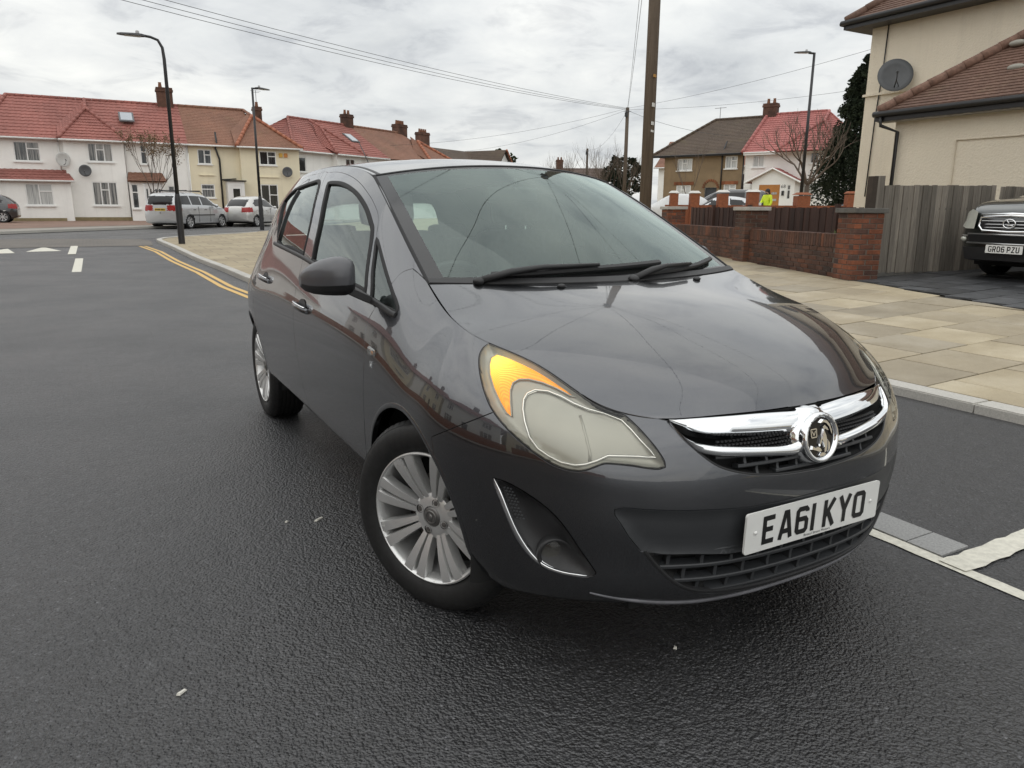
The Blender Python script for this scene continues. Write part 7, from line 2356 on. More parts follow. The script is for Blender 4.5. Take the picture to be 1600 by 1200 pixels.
def egg_crate(name, z_rows, x_lim, cell, mat, parent, depth=0.022, inset=0.008, stagger=True, rb=0.0035):
    """horizontal bars with short staggered fins between them, following the front surface"""
    for k, z in enumerate(z_rows):
        xa, xb = x_lim(z)
        if xb - xa < 0.03: continue
        xs = np.linspace(xa, xb, max(6, int((xb - xa) / 0.02)))
        P, N = zip(*[front_pt(x, z, inset) for x in xs])
        V, F = sweep(np.array(P), np.array(N), [(-rb, -depth), (-rb, -0.002), (-rb * 0.5, 0.0), (rb * 0.5, 0.0), (rb, -0.002), (rb, -depth)])
        o = mesh_obj('grille_bar', V, F, mat, parent, True); sharp_by_angle(o.data, 0.6)
    fins = MB()
    for k in range(len(z_rows) - 1):
        za, zb = z_rows[k], z_rows[k + 1]
        xa, xb = x_lim((za + zb) / 2)
        off = (cell / 2 if (k % 2 and stagger) else 0)
        n0 = int(math.floor((xa - off) / cell))
        for q in range(n0, int((xb - off) / cell) + 1):
            x = q * cell + off
            if x < xa + 0.005 or x > xb - 0.005: continue
            zs = np.linspace(za, zb, 5)
            bow = [0.0, 0.002, 0.003, 0.002, 0.0]
            P, N = zip(*[front_pt(x, z, inset + 0.002 + bow[i]) for i, z in enumerate(zs)])
            V, F = sweep(np.array(P), np.array(N), [(-rb * 0.8, -depth), (-rb * 0.8, -0.001), (0, 0.0), (rb * 0.8, -0.001), (rb * 0.8, -depth)])
            o = mesh_obj('grille_fin', V, F, mat, parent, True); sharp_by_angle(o.data, 0.6)


def g_lim(z):
    # half width of the grille opening below the lower chrome bar
    w = np.interp(z, [0.585, 0.60, 0.62, 0.64, 0.66, 0.68, 0.70], [0.10, 0.20, 0.27, 0.315, 0.345, 0.365, 0.38])
    return -w, w


egg_crate('grille', [0.592, 0.618, 0.644], g_lim, 0.068, M_GREYP, grille, 0.026, 0.006, rb=0.0048)
# fine mesh strip between the two chrome bars
for sx in (1, -1):
    mesh_fine = MB()
    for z in np.linspace(0.655, 0.682, 4):
        for x0 in np.arange(0.075, 0.31, 0.0115):
            p, nn = front_pt(sx * (x0 + (0.0057 if int(z * 1000) % 2 else 0)), float(z), 0.012)
            mesh_fine.box(p, (0.0075, 0.006, 0.0042), 0)
    mesh_fine.build('mesh_strip', M_BLK, grille)

# ------------------------------------------------------------------ emblem
BADGE_P, BADGE_N = front_pt(0.0, 0.661, 0.0)
badge = empty('badge', car, (0, float(BADGE_P[1]) + 0.014, 0.662), (math.radians(10), 0, 0))
badge.scale = (1.2, 1.2, 1.2)
MB().lathe([(0.0, -0.03), (0.055, -0.03), (0.056, 0.000), (0.0545, 0.006), (0.051, 0.0085), (0.047, 0.0075), (0.0445, 0.003), (0.0435, 0.0)], 64, 'y').build('badge_ring', M_CHROME, badge, True)
MB().lathe([(0.070, -0.05), (0.066, -0.022), (0.060, -0.012), (0.052, -0.008)], 64, 'y').build('badge_collar', M_CHROME, badge, True)
MB().lathe([(0.0, 0.001), (0.044, 0.001)], 48, 'y').build('badge_disc', M_BLKG, badge)


def relief(name, polys, y0, h, mat, parent, flipx=True):
    """polygons (x,z in mm, seen from the front) raised as chrome relief"""
    m = MB()
    for poly in polys:
        P = [(-x / 1000.0, z / 1000.0) for x, z in poly]
        c = np.mean(P, 0)
        n = len(P)
        ins = [((p[0] - c[0]) * 0.82 + c[0], (p[1] - c[1]) * 0.82 + c[1]) for p in P]
        V = [(p[0], y0, p[1]) for p in P] + [(p[0], y0 + h, p[1]) for p in ins]
        F = [tuple(range(n, 2 * n))] + [(i, (i + 1) % n, n + (i + 1) % n, n + i) for i in range(n)]
        m.add(V, F)
    o = m.build(name, mat, parent)
    bm = bmesh.new(); bm.from_mesh(o.data); bmesh.ops.triangulate(bm, faces=bm.faces); bmesh.ops.recalc_face_normals(bm, faces=bm.faces); bm.to_mesh(o.data); bm.free()
    return o


relief('emblem_relief', [
    [(8, 22), (16, 6), (19, -8), (17, -24), (14, -36), (6, -38), (8, -24), (4, -12), (0, -2)],      # neck and chest
    [(2, 24), (10, 28), (20, 20), (25, 12), (18, 14), (12, 18), (8, 16)],                              # head and beak
    [(-6, 34), (4, 41), (18, 38), (30, 26), (36, 10), (37, -2), (33, 4), (27, 20), (16, 31), (6, 35)],  # wing sweep
    [(0, 6), (-4, -4), (-8, -14), (-6, -20), (-2, -12), (2, -4)],                                       # wing feathers
    [(-32, -14), (-22, -20), (-12, -18), (-4, -22), (2, -30), (-6, -32), (-16, -28), (-28, -24), (-35, -22)],  # foreleg
    [(-12, -38), (-2, -32), (8, -34), (14, -38), (4, -42), (-6, -42)],
    [(20, -6), (26, -14), (26, -28), (18, -36), (19, -20)],
], 0.0015, 0.004, M_CHROME, badge)
fl = MB()
for a, b in (((-32, 21), (-14, 21)), ((-14, 21), (-14, 3)), ((-14, 3), (-30, 3)), ((-30, 3), (-32, 21)), ((-28, 17), (-22.5, 7)), ((-22.5, 7), (-17.5, 17))):
    v, f = stroke_mesh([a, b], 2.6)
    fl.add([(-p.x / 1000, 0.004, p.y / 1000) for p in v], f)
fl.build('emblem_letter', M_CHROME, badge)
for k, ch in enumerate("VAUXHALL"):
    a = math.radians(148 - k * 16.5)
    v, f = text_mesh(ch, 0.0085)
    ca, sa = math.cos(a - math.pi / 2), math.sin(a - math.pi / 2)
    mesh_obj('emblem_letter', [(-(p[0] * ca - p[1] * sa + 0.0495 * math.cos(a)), 0.0092, p[0] * sa + p[1] * ca + 0.0495 * math.sin(a)) for p in v], f, M_BLKG, badge)

# ------------------------------------------------------------------ lower bumper: plate panel, mesh, fog lamps
insert = panel_pair('insert', 'plate_panel', M_GREYP, car, joined=True, skirt=0.012, gap=0.0012, push=lambda d, uv, v: np.minimum(d * 0.35, 0.007))
lower = panel_pair('lower_mesh', 'lower_grille', M_LINER, car, joined=True, skirt=0.0, push=bowl(0.05, 2.2))


def l_lim(z):
    w = np.interp(z, [0.255, 0.275, 0.30, 0.33, 0.36, 0.395], [0.26, 0.34, 0.40, 0.44, 0.47, 0.495])
    return -w, w


egg_crate('lower', [0.268, 0.310, 0.352, 0.394], l_lim, 0.085, M_GREYP, lower, 0.032, 0.004, rb=0.0058)
trim('lower_grille_seal', [(3.44, 2.45), (3.2, 2.0), (2.9, 1.6), (2.5, 1.32), (2.0, 1.17), (1.2, 1.06), (0.5, 1.03), (0.0, 1.03)], M_BLK, lower, 0.010, 0.002)
# splitter edge, scuffed grey
trim('chin_edge', [(4.2, 1.25), (3.7, 1.05), (3.2, 0.86), (2.6, 0.72), (1.8, 0.65), (0.9, 0.63), (0.0, 0.63)], simple("scuffed_grey_plastic", (0.16, 0.16, 0.175), 0.45, 0, 0.35, 14), bumper, 0.016, 0.006, scale=lambda t: min(1, 0.25 + 2.5 * t))


def fog_push(d, uv, v):
    q = np.clip(d / 0.05, 0, 1)
    return 0.034 * (1 - (1 - q) ** 2)


fogs = panel_pair('fog', 'fog_light_pocket', M_BLK, car, skirt=0.0, gap=0.001, push=fog_push)
trim('chrome_strip', PANEL['fog_trim'], M_CHROME, fogs, 0.011, 0.0035, scale=lambda t: (0.15 + 9 * t if t < 0.13 else 1.32 - 0.75 * t) if t < 0.97 else 0.25)
for sx, fg in ((1, fogs[0]), (-1, fogs[1])):
    q = np.array([PANEL['fog_lamp'][0]])
    p = (side_pts(q) - side_nrm(q) * 0.020)[0] * [sx, 1, 1]
    ax = Vector((0.42 * sx, 0.90, 0.0)).normalized()
    R3 = ax.to_track_quat('Y', 'Z').to_matrix()
    def place(mb):
        mb.v = [tuple(R3 @ Vector(v) + Vector(p)) for v in mb.v]; return mb
    place(MB().lathe([(0.050, -0.02), (0.049, 0.004), (0.045, 0.008), (0.040, 0.006), (0.037, -0.005), (0.034, -0.03)], 40, 'y')).build('fog_lamp_surround', M_BLK, fg, True)
    place(MB().lathe([(0.0, -0.040), (0.016, -0.036), (0.028, -0.024), (0.035, -0.010)], 32, 'y')).build('fog_lamp_reflector', M_CHROME, fg, True)
    place(MB().lathe([(0.0, -0.004), (0.02, -0.006), (0.036, -0.012)], 32, 'y')).build('fog_lamp_lens', M_LENS, fg, True)
    place(MB().lathe([(0.0, -0.018), (0.014, -0.018), (0.014, -0.032)], 16, 'y')).build('fog_lamp_bulb', M_BLK, fg, True)
    place(MB().ball((-0.042 * sx, 0.004, 0.045), 0.007, 10, 6)).build('screw_hole', M_LINER, fg)
    # honeycomb in the upper corner
    hc = MB()
    ab = to_ab(PANEL['fog_mesh']); lo, hi = ab.min(0), ab.max(0)
    row = 0
    for b_ in np.arange(lo[1], hi[1], 0.0085):
        for a in np.arange(lo[0], hi[0], 0.0095):
            c = np.array([[a + (0.0047 if row % 2 else 0), b_]])
            if in_poly(c, ab)[0]:
                q2 = to_uv(c); pp = (side_pts(q2) - side_nrm(q2) * 0.010)[0] * [sx, 1, 1]
                hc.ball(pp, (0.0035, 0.0035, 0.0028), 6, 4)
        row += 1
    hc.build('honeycomb', M_GREYP, fg)

# ------------------------------------------------------------------ number plate


def round_rect(w, h, r, n=6):
    P = []
    for cx, cz, a0 in ((w / 2 - r, h / 2 - r, 0), (-w / 2 + r, h / 2 - r, 90), (-w / 2 + r, -h / 2 + r, 180), (w / 2 - r, -h / 2 + r, 270)):
        for k in range(n + 1):
            a = math.radians(a0 + 90 * k / n); P.append((cx + r * math.cos(a), cz + r * math.sin(a)))
    return P


M_PLATE = simple("white_plate", (0.80, 0.80, 0.77), 0.32, 0, 0.05, 9, coat=0.4)
M_CHAR = simple("plate_black", (0.008, 0.008, 0.008), 0.35, 0, 0.1, 5)


def number_plate(parent, text, loc, rot, mat=M_PLATE, w=0.52, h=0.111, small=True):
    root = empty('number_plate', parent, loc, rot)
    MB().prism(round_rect(w, h, 0.008), -0.003, 0.003, 1).build('plate', mat, root)
    V, F = plate_text(text, 0)
    mesh_obj('plate_characters', [(-a, 0.0036 + c, b) for a, b, c in V], [f[::-1] for f in F], M_CHAR, root)
    if small:
        v, f = text_mesh("Bristol Street Motors", 0.0105)
        mesh_obj('dealer_text', [(-(p[0] * 1.15 + 0.012), 0.0036, p[1] - 0.0475) for p in v], f, M_CHAR, root)
        for x in (-0.226, 0.226):
            MB().lathe([(0.0, 0.0065), (0.004, 0.006), (0.0058, 0.0035)], 16, 'y', (x, 0, 0.0)).build('plate_screw', M_PLATE, root, True)
    return root


number_plate(car, "EA61 KYO", (0.0, 0.8285, 0.4445), (math.radians(-1.0), 0, 0))

# ------------------------------------------------------------------ wheels
TYRE_R, RIM_R = 0.3105, 0.2135


def make_wheel_meshes():
    # axis along x, outer face at +x; origin at hub centre, face plane x=0
    tyre_prof = [(0.214, -0.012), (0.222, -0.004), (0.24, 0.004), (0.262, 0.007), (0.283, 0.003), (0.297, -0.006), (0.306, -0.018), (0.3100, -0.030)]
    tread = []
    x = -0.030
    for g in range(5):
        tread += [(0.3105, x - 0.002), (0.3105, x - 0.018), (0.3035, x - 0.0185), (0.3035, x - 0.0245), ]
        x -= 0.0255
    tread += [(0.3105, x - 0.002), (0.3105, x - 0.018)]
    back = [(0.300, x - 0.03), (0.27, x - 0.04), (0.214, x - 0.03)]
    tyre = MB().lathe(tyre_prof + tread + back, 96, 'x')
    # shoulder blocks
    for k in range(72):
        a = 2 * math.pi * k / 72
        for (xx, da) in ((-0.026, 0.0), ):
            c, s = math.cos(a), math.sin(a)
            P = []
            for r_, x_, t_ in ((0.300, -0.011, -0.011), (0.300, -0.011, 0.011), (0.312, -0.032, 0.011), (0.312, -0.032, -0.011)):
                P.append((x_, r_ * c - t_ * s, r_ * s + t_ * c))
            q = [(p[0] + 0.0012, p[1] + 0.0012 * c, p[2] + 0.0012 * s) for p in P]
            tyre.hexa(P + q)
    me_t = tyre.build('tyre', M_TYRE); sharp_by_angle(me_t.data, 0.5)
    rim = MB()
    rim.lathe([(0.2135, -0.014), (0.2155, -0.006), (0.2150, -0.001), (0.2105, 0.001), (0.2055, -0.003), (0.2020, -0.012), (0.1965, -0.03), (0.193, -0.07), (0.186, -0.12), (0.18, -0.17)], 96, 'x')
    rim_o = rim.build('rim', M_ALLOY); sharp_by_angle(rim_o.data, 0.6)
    sp = MB()
    # twin spokes
    for k in range(8):
        a0 = 2 * math.pi * (k + 0.5) / 8
        for sgn in (-1, 1):
            rows = []
            for t in np.linspace(0, 1, 9):
                r_ = 0.050 + t * 0.1585
                off = sgn * (0.0098 + 0.0175 * t ** 1.15)        # lateral position of spoke centre
                w = 0.0082 + 0.0120 * t                  # half width
                xf = -0.027 + 0.026 * math.sin(min(1, t * 1.02) * math.pi / 2) - 0.006 * (1 - t) ** 2
                rows.append((r_, off, w, xf))
            V, F = [], []
            m = 7
            for r_, off, w, xf in rows:
                for (dx, dw) in ((-0.034, -1.05), (-0.006, -1.0), (0.0, -0.86), (0.0004, 0.0), (0.0, 0.86), (-0.006, 1.0), (-0.034, 1.05)):
                    tt = off + w * dw
                    rr = math.sqrt(max(1e-9, r_ * r_ - 0 * tt))
                    V.append((xf + dx, rr * math.cos(a0) - tt * math.sin(a0), rr * math.sin(a0) + tt * math.cos(a0)))
            for i in range(len(rows) - 1):
                for j in range(m - 1):
                    F.append((i * m + j, i * m + j + 1, (i + 1) * m + j + 1, (i + 1) * m + j))
            F.append(tuple((len(rows) - 1) * m + j for j in range(m)))
            sp.add(V, F)
    # hub
    sp.lathe([(0.076, -0.05), (0.074, -0.034), (0.066, -0.0295), (0.050, -0.026), (0.034, -0.024), (0.033, -0.030)], 64, 'x')
    sp_o = sp.build('spokes', M_ALLOY); sharp_by_angle(sp_o.data, 0.35)
    cap = MB().lathe([(0.0, -0.019), (0.014, -0.0195), (0.024, -0.021), (0.030, -0.0235), (0.0325, -0.028)], 40, 'x')
    cap_o = cap.build('centre_cap', simple("centre_cap_grey", (0.16, 0.155, 0.15), 0.4, 0.6, 0.3, 60), None, True)
    crest = MB().lathe([(0.0175, -0.0188), (0.0195, -0.0176), (0.0215, -0.0195)], 32, 'x')
    crest.hexa([(-0.0195, -0.009, -0.011), (-0.0195, 0.004, -0.012), (-0.0195, 0.008, 0.006), (-0.0195, -0.002, 0.013), (-0.0165, -0.007, -0.009), (-0.0165, 0.003, -0.010), (-0.0165, 0.006, 0.005), (-0.0165, -0.002, 0.010)])
    crest_o = crest.build('cap_emblem', simple("cap_emblem_metal", (0.3, 0.3, 0.29), 0.3, 0.9), None, True)
    bolts = []
    for k in range(4):
        a = math.pi / 4 + k * math.pi / 2 + 0.35
        y, z = 0.050 * math.cos(a), 0.050 * math.sin(a)
        b = MB()
        b.lathe([(0.0135, -0.0235), (0.0125, -0.0262), (0.0115, -0.034), (0.0, -0.034)], 20, 'x', (0, y, z))
        bo = b.build('bolt_recess', simple("bolt_recess_dark", (0.05, 0.048, 0.045), 0.6, 0.3), None, True)
        b2 = MB()
        pr = [(0.0085 * math.cos(j * math.pi / 3) + y, 0.0085 * math.sin(j * math.pi / 3) + z) for j in range(6)]
        b2.prism(pr, -0.036, -0.0235, 0)
        b2o = b2.build('bolt', simple("wheel_bolt_steel", (0.20, 0.19, 0.18), 0.45, 0.8, 0.3, 90), None)
        bolts += [bo, b2o]
    disc = MB().lathe([(0.0, -0.075), (0.128, -0.075), (0.128, -0.10), (0.0, -0.10)], 48, 'x')
    disc_o = disc.build('brake_disc', simple("brake_disc_iron", (0.10, 0.09, 0.085), 0.5, 0.7, 0.4, 25), None)
    back_o = MB().lathe([(0.0, -0.125), (0.20, -0.125)], 32, 'x').build('brake_backplate', M_LINER, None)
    return [me_t, rim_o, sp_o, cap_o, crest_o, disc_o, back_o] + bolts


_wm = make_wheel_meshes()


def wheel(loc, flip, steer, spin, first):
    w = empty('wheel', car, loc, (spin if not flip else -spin, 0, 0))
    rz = steer + (math.pi if flip else 0)
    w.matrix_local = Matrix.Translation(loc) @ Matrix.Rotation(rz, 4, 'Z') @ Matrix.Rotation(spin, 4, 'X')
    for o in _wm:
        if first: o.parent = w
        else:
            c = o.copy(); COL.objects.link(c); c.parent = w
    return w


STEER = math.radians(27.5)
HUB = 0.300
kx = 0.70
wheel((kx + 0.118 * math.cos(STEER), 0.118 * math.sin(STEER), HUB), False, STEER, math.radians(6), True)
wheel((-(kx + 0.118 * math.cos(STEER)), -0.118 * math.sin(STEER), HUB), True, STEER, 0.6, False)
wheel((0.815, -2.511, HUB), False, 0, 0.3, False)
wheel((-0.815, -2.511, HUB), True, 0, 0.9, False)
# arch liners
for sx in (1, -1):
    for yc in (0.0, -2.511):
        m = MB()
        n = 24
        V, F = [], []
        for i in range(n + 1):
            a = math.radians(-12 + 204 * i / n)
            for (x, r_) in ((0.80 if yc == 0 else 0.775, 0.358), (0.78 if yc == 0 else 0.755, 0.372), (0.50, 0.375)):
                V.append((sx * x, yc + r_ * math.cos(a), 0.30 + r_ * math.sin(a)))
        for i in range(n):
            for j in range(2): F.append((i * 3 + j, i * 3 + j + 1, (i + 1) * 3 + j + 1, (i + 1) * 3 + j))
        m.add(V, F); o = m.build('arch_liner', M_LINER, car, True)
        V = [(sx * 0.50, yc + 0.375 * math.cos(math.radians(-12 + 204 * i / n)), 0.30 + 0.375 * math.sin(math.radians(-12 + 204 * i / n))) for i in range(n + 1)]
        mesh_obj('arch_liner', V, [tuple(range(n + 1))], M_LINER, car)
MB().box((0, -1.2, 0.235), (1.36, 2.1, 0.05)).box((0, 0.42, 0.235), (0.95, 0.46, 0.06)).box((0, -2.85, 0.3), (0.9, 0.3, 0.1)).build('underbody', M_LINER, car)
# flared lip round each wheel arch
for nm in ('front_arch', 'rear_arch'):
    uvp = [q for q in PANEL[nm] if q[1] > 0.02]
    pr = fenders if nm == 'front_arch' else quarters
    trim('arch_lip', uvp, M_PAINT, pr, 0.016, 0.002, lift=-0.0005, scale=lambda t: 1.0)

# ------------------------------------------------------------------ door mirrors, handles, side repeaters


def loft(sections, caps=True):
    n, m = len(sections), len(sections[0])
    V = [p for s in sections for p in s]
    F = [(i * m + j, i * m + (j + 1) % m, (i + 1) * m + (j + 1) % m, (i + 1) * m + j) for i in range(n - 1) for j in range(m)]
    if caps:
        F.append(tuple(range(m))[::-1]); F.append(tuple((n - 1) * m + j for j in range(m)))
    return V, F


def mirror_unit(sx, door):
    # sections along x from the door outwards: (x, yc, zc, half y, half z)
    secs = [(0.845, -0.475, 1.012, 0.030, 0.050), (0.862, -0.470, 1.012, 0.056, 0.062), (0.885, -0.472, 1.013, 0.070, 0.067), (0.915, -0.482, 1.012, 0.074, 0.066),
            (0.945, -0.500, 1.008, 0.072, 0.061), (0.972, -0.524, 1.002, 0.062, 0.052), (0.993, -0.552, 0.996, 0.046, 0.038), (1.005, -0.575, 0.992, 0.024, 0.020)]
    def ring(x, yc, zc, hy, hz, n=20):
        out = []
        for k in range(n):
            a = 2 * math.pi * k / n
            c, s = math.cos(a), math.sin(a)
            yy = hy * (abs(c) ** 0.75) * (1 if c > 0 else -0.55)
            zz = hz * (abs(s) ** 0.8) * (1 if s > 0 else -1)
            out.append((sx * x, yc + yy * (1 if c > 0 else 1) * (1 if c > 0 else math.copysign(1, 1)), zc + zz) if c > 0 else (sx * x, yc + yy, zc + zz))
        return out
    V, F = loft([ring(*s) for s in secs])
    # split painted cap / black lower third by face height
    top, bot = [], []
    for f in F:
        z = np.mean([V[i][2] - np.interp(abs(V[i][0]), [s[0] for s in secs], [s[2] - 0.34 * s[4] for s in secs]) for i in f])
        (top if z > 0 else bot).append(f)
    mr = empty('door_mirror', door)
    o = mesh_obj('mirror_cap', V, top, simple("mirror_grey", (0.085, 0.085, 0.092), 0.38, 0.3, 0.08, 6, coat=0.35), mr, True)
    o2 = mesh_obj('mirror_housing', V, bot, M_BLK, mr, True)
    for q in (o, o2):
        bm = bmesh.new(); bm.from_mesh(q.data); bmesh.ops.delete(bm, geom=[v for v in bm.verts if not v.link_faces], context='VERTS')
        bmesh.ops.recalc_face_normals(bm, faces=bm.faces); bm.to_mesh(q.data); bm.free()
        if sx > 0: pass
    arm = [[(sx * x, y + dy, z + dz) for dy, dz in ((0.035, -0.012), (0.035, 0.012), (-0.03, 0.014), (-0.03, -0.014))] for x, y, z in ((0.79, -0.455, 0.925), (0.83, -0.462, 0.945), (0.87, -0.47, 0.965), (0.90, -0.475, 0.975))]
    V, F = loft(arm)
    a_ = mesh_obj('mirror_arm', V, F, M_BLK, mr, True); sharp_by_angle(a_.data, 0.6)
    V, F = loft([[(sx * (0.925 + 0.062 * math.cos(t)), -0.555 + (0.03 * (0.5 - 0.5 * math.cos(t))) * -0 - d, 1.008 + 0.05 * math.sin(t)) for t in np.linspace(0, 2 * math.pi, 20, endpoint=False)] for d in (0.0, 0.004)])
    mesh_obj('mirror_glass', V, F, M_CHROME, mr)


mirror_unit(1, doorsF[0])
mirror_unit(-1, doorsF[1])
# the passenger mirror is folded in against its window
for o in list(doorsF[1].children):
    if o.name.startswith('door_mirror'):
        pv = Vector((-0.80, -0.50, 0.0))
        o.matrix_local = Matrix.Translation(pv) @ Matrix.Rotation(math.radians(84), 4, 'Z') @ Matrix.Translation(-pv)


def handle(uva, uvb, doors):
    for sx, d in ((1, doors[0]), (-1, doors[1])):
        a, b = np.array([uva]), np.array([uvb])
        pa, pb = side_pts(a)[0], side_pts(b)[0]; na = side_nrm(a)[0]
        mid = (pa + pb) / 2
        fwd = Vector((0, 1, -0.05)).normalized()
        L = 0.20
        base = Vector(mid)
        nn = Vector(na)
        up = nn.cross(fwd); up = up if up.z > 0 else -up
        root = empty('door_handle', d)
        # recess cup
        cup = MB(); ring = []
        V = [tuple((base + nn * 0.0025 + fwd * 0.062 * math.cos(t) + up * 0.028 * math.sin(t) + up * 0.012)[:]) for t in np.linspace(0, 2 * math.pi, 24, endpoint=False)]
        V = [(v[0] * sx, v[1], v[2]) for v in V]
        mesh_obj('handle_recess', V, [tuple(range(24))], M_BLK, root)
        # grip: bowed bar
        secs = []
        for t in np.linspace(0, 1, 13):
            h = 0.004 + 0.026 * math.sin(math.pi * t) ** 0.55
            c = base + fwd * (t - 0.5) * L + nn * h + up * (0.004 * math.sin(math.pi * t))
            r1, r2 = 0.0145 - 0.003 * abs(t - 0.5) * 2, 0.0085
            s = []
            for k in range(12):
                an = 2 * math.pi * k / 12
                p = c + up * r1 * math.cos(an) + nn * r2 * math.sin(an)
                s.append((p.x * sx, p.y, p.z))
            secs.append(s)
        V, F = loft(secs)
        g = mesh_obj('handle_grip', V, F, M_PAINT, root, True); sharp_by_angle(g.data, 1.0)
        # chrome upper strip
        secs = []
        for t in np.linspace(0.03, 0.97, 13):
            h = 0.004 + 0.026 * math.sin(math.pi * t) ** 0.55 + 0.006
            c = base + fwd * (t - 0.5) * L + nn * h + up * (0.0125 + 0.004 * math.sin(math.pi * t))
            s = []
            for k in range(8):
                an = 2 * math.pi * k / 8
                p = c + up * 0.0032 * math.cos(an) + nn * 0.0045 * math.sin(an)
                s.append((p.x * sx, p.y, p.z))
            secs.append(s)
        V, F = loft(secs)
        mesh_obj('handle_chrome', V, F, M_CHROME, root, True)


handle(PANEL['handle_f'][0], PANEL['handle_f'][1], doorsF)
handle(PANEL['handle_r'][0], PANEL['handle_r'][1], doorsR)
for sx, fd in ((1, fenders[0]), (-1, fenders[1])):
    q = np.array([PANEL['repeater'][0]]); p = side_pts(q)[0]; nn = side_nrm(q)[0]
    P = [(p[0] + nn[0] * h, p[1] + dy, p[2] + dz) for h, k in ((-0.002, 1), (0.010, 0.7)) for dy, dz in ((-0.030 * k, -0.016 * k), (0.030 * k, -0.012 * k), (0.030 * k, 0.012 * k), (-0.030 * k, 0.018 * k))]
    P = [(a * sx, b, c) for a, b, c in P]
    MB().hexa(P).build('side_repeater', thin_glass("clear_lens", (0.9, 0.9, 0.88), 0.05, 1.5, 0.25, 1.0), fd, bevel=0.003)
    MB().ball((sx * (p[0] + nn[0] * 0.003), p[1] + 0.008, p[2] - 0.002), (0.004, 0.010, 0.007), 10, 6).build('repeater_bulb', simple("amber_plastic", (0.75, 0.26, 0.03), 0.3), fd, True)
    q = np.array([PANEL['letters'][0]]); p = side_pts(q)[0] + side_nrm(q)[0] * 0.0025
    v, f = text_mesh("SE", 0.030, 0.0008)
    mesh_obj('trim_badge', [(sx * (p[0] + a[2]), p[1] - (a[0] if sx > 0 else -a[0]) * -1.0, p[2] + a[1]) for a in v], f, M_CHROME, fd)

# ------------------------------------------------------------------ wipers, aerial, washer jets


def wiper(pts_uv, arm_from, name='wiper'):
    root = empty(name, car)
    uv = np.array(pts_uv, float)
    t = np.linspace(0, 1, 16)
    d = np.linspace(0, 1, len(uv))
    q = np.stack([np.interp(t, d, uv[:, 0]), np.interp(t, d, uv[:, 1])], -1)
    P = WS.pts(q) + WS.nrm(q) * 0.014; N = WS.nrm(q)
    V, F = sweep(P, N, [(-0.004, -0.013), (-0.010, 0.0), (-0.007, 0.007), (0.006, 0.009), (0.010, 0.0), (0.004, -0.013)])
    o = mesh_obj('wiper_blade', V, F, M_BLK, root, True); sharp_by_angle(o.data, 0.6)
    a = np.array([arm_from], float)
    p0 = (WS.pts(a) + WS.nrm(a) * 0.012)[0]; p1 = P[8] + N[8] * 0.016
    mid = (p0 + p1) / 2 + N[8] * 0.022
    MB().tube([p0, p0 * 0.75 + p1 * 0.25 + N[8] * 0.02, mid, p1], [0.013, 0.012, 0.009, 0.006], 8).build('wiper_arm', M_BLK, root, True)
    MB().ball(p0, (0.02, 0.02, 0.014), 12, 8).build('wiper_pivot', M_BLK, root, True)


wiper([(0.16, 6.6), (0.24, 5.2), (0.30, 4.0), (0.36, 2.9)], (0.02, 6.9))
wiper([(0.10, 3.6), (0.14, 2.7), (0.22, 1.8), (0.36, 0.9)], (0.0, 3.9))
for x in (0.27, -0.27):
    q = np.array([[5.75, 4 + x / 0.7 * 4]]); p = HOOD.pts(q)[0]
    MB().ball((p[0], p[1], p[2] + 0.004), (0.016, 0.012, 0.008), 12, 6).build('washer_jet', M_BLK, car, True)
q = np.array([[4.55, 4.0]]); p = ROOF.pts(q)[0]
MB().tube([(p[0], p[1], p[2] - 0.005), (p[0], p[1] - 0.02, p[2] + 0.03), (p[0], p[1] - 0.05, p[2] + 0.05)], [0.02, 0.014, 0.008], 10).tube([(p[0], p[1] - 0.05, p[2] + 0.05), (p[0], p[1] - 0.34, p[2] + 0.27)], [0.004, 0.0022], 8).build('aerial', M_BLK, car, True)

# ------------------------------------------------------------------ cabin


def rbox(mb_name, c, d, mat, parent, bev, rx=0.0):
    m = MB().box((0, 0, 0), d)
    o = m.build(mb_name, mat, parent, bevel=bev)
    o.location = c; o.rotation_euler = (rx, 0, 0)
    for p_ in o.data.polygons: p_.use_smooth = True
    sharp_by_angle(o.data, 0.9)
    return o


dash_secs = []
for x in np.linspace(-0.70, 0.70, 15):
    hood_b = 0.035 * math.exp(-((x - 0.36) / 0.17) ** 2)
    k = abs(x) / 0.70
    prof = [(-0.19 - 0.17 * k * k, 0.915), (-0.30 - 0.1 * k, 0.945), (-0.46, 0.955 + hood_b), (-0.60, 0.945 + hood_b), (-0.68, 0.90), (-0.70, 0.78), (-0.64, 0.60), (-0.40, 0.58), (-0.2, 0.70)]
    dash_secs.append([(x, y, z) for y, z in prof])
V, F = loft(dash_secs)
dsh = mesh_obj('dashboard', V, F, M_DASH, car, True); sharp_by_angle(dsh.data, 1.0)
steer_root = empty('steering_wheel', car, (0.36, -0.78, 0.86), (math.radians(62), 0, 0))
ring = [(0.185 * math.cos(t), 0.185 * math.sin(t), 0) for t in np.linspace(0, 2 * math.pi, 41)]
MB().tube(ring, 0.0155, 10, False).build('steering_rim', M_BLK, steer_root, True)
MB().box((0, 0, -0.015), (0.15, 0.12, 0.05)).box((0.1, 0.0, -0.01), (0.17, 0.035, 0.02)).box((-0.1, 0.0, -0.01), (0.17, 0.035, 0.02)).box((0, -0.1, -0.01), (0.04, 0.16, 0.02)).build('steering_hub', M_BLK, steer_root, bevel=0.008)


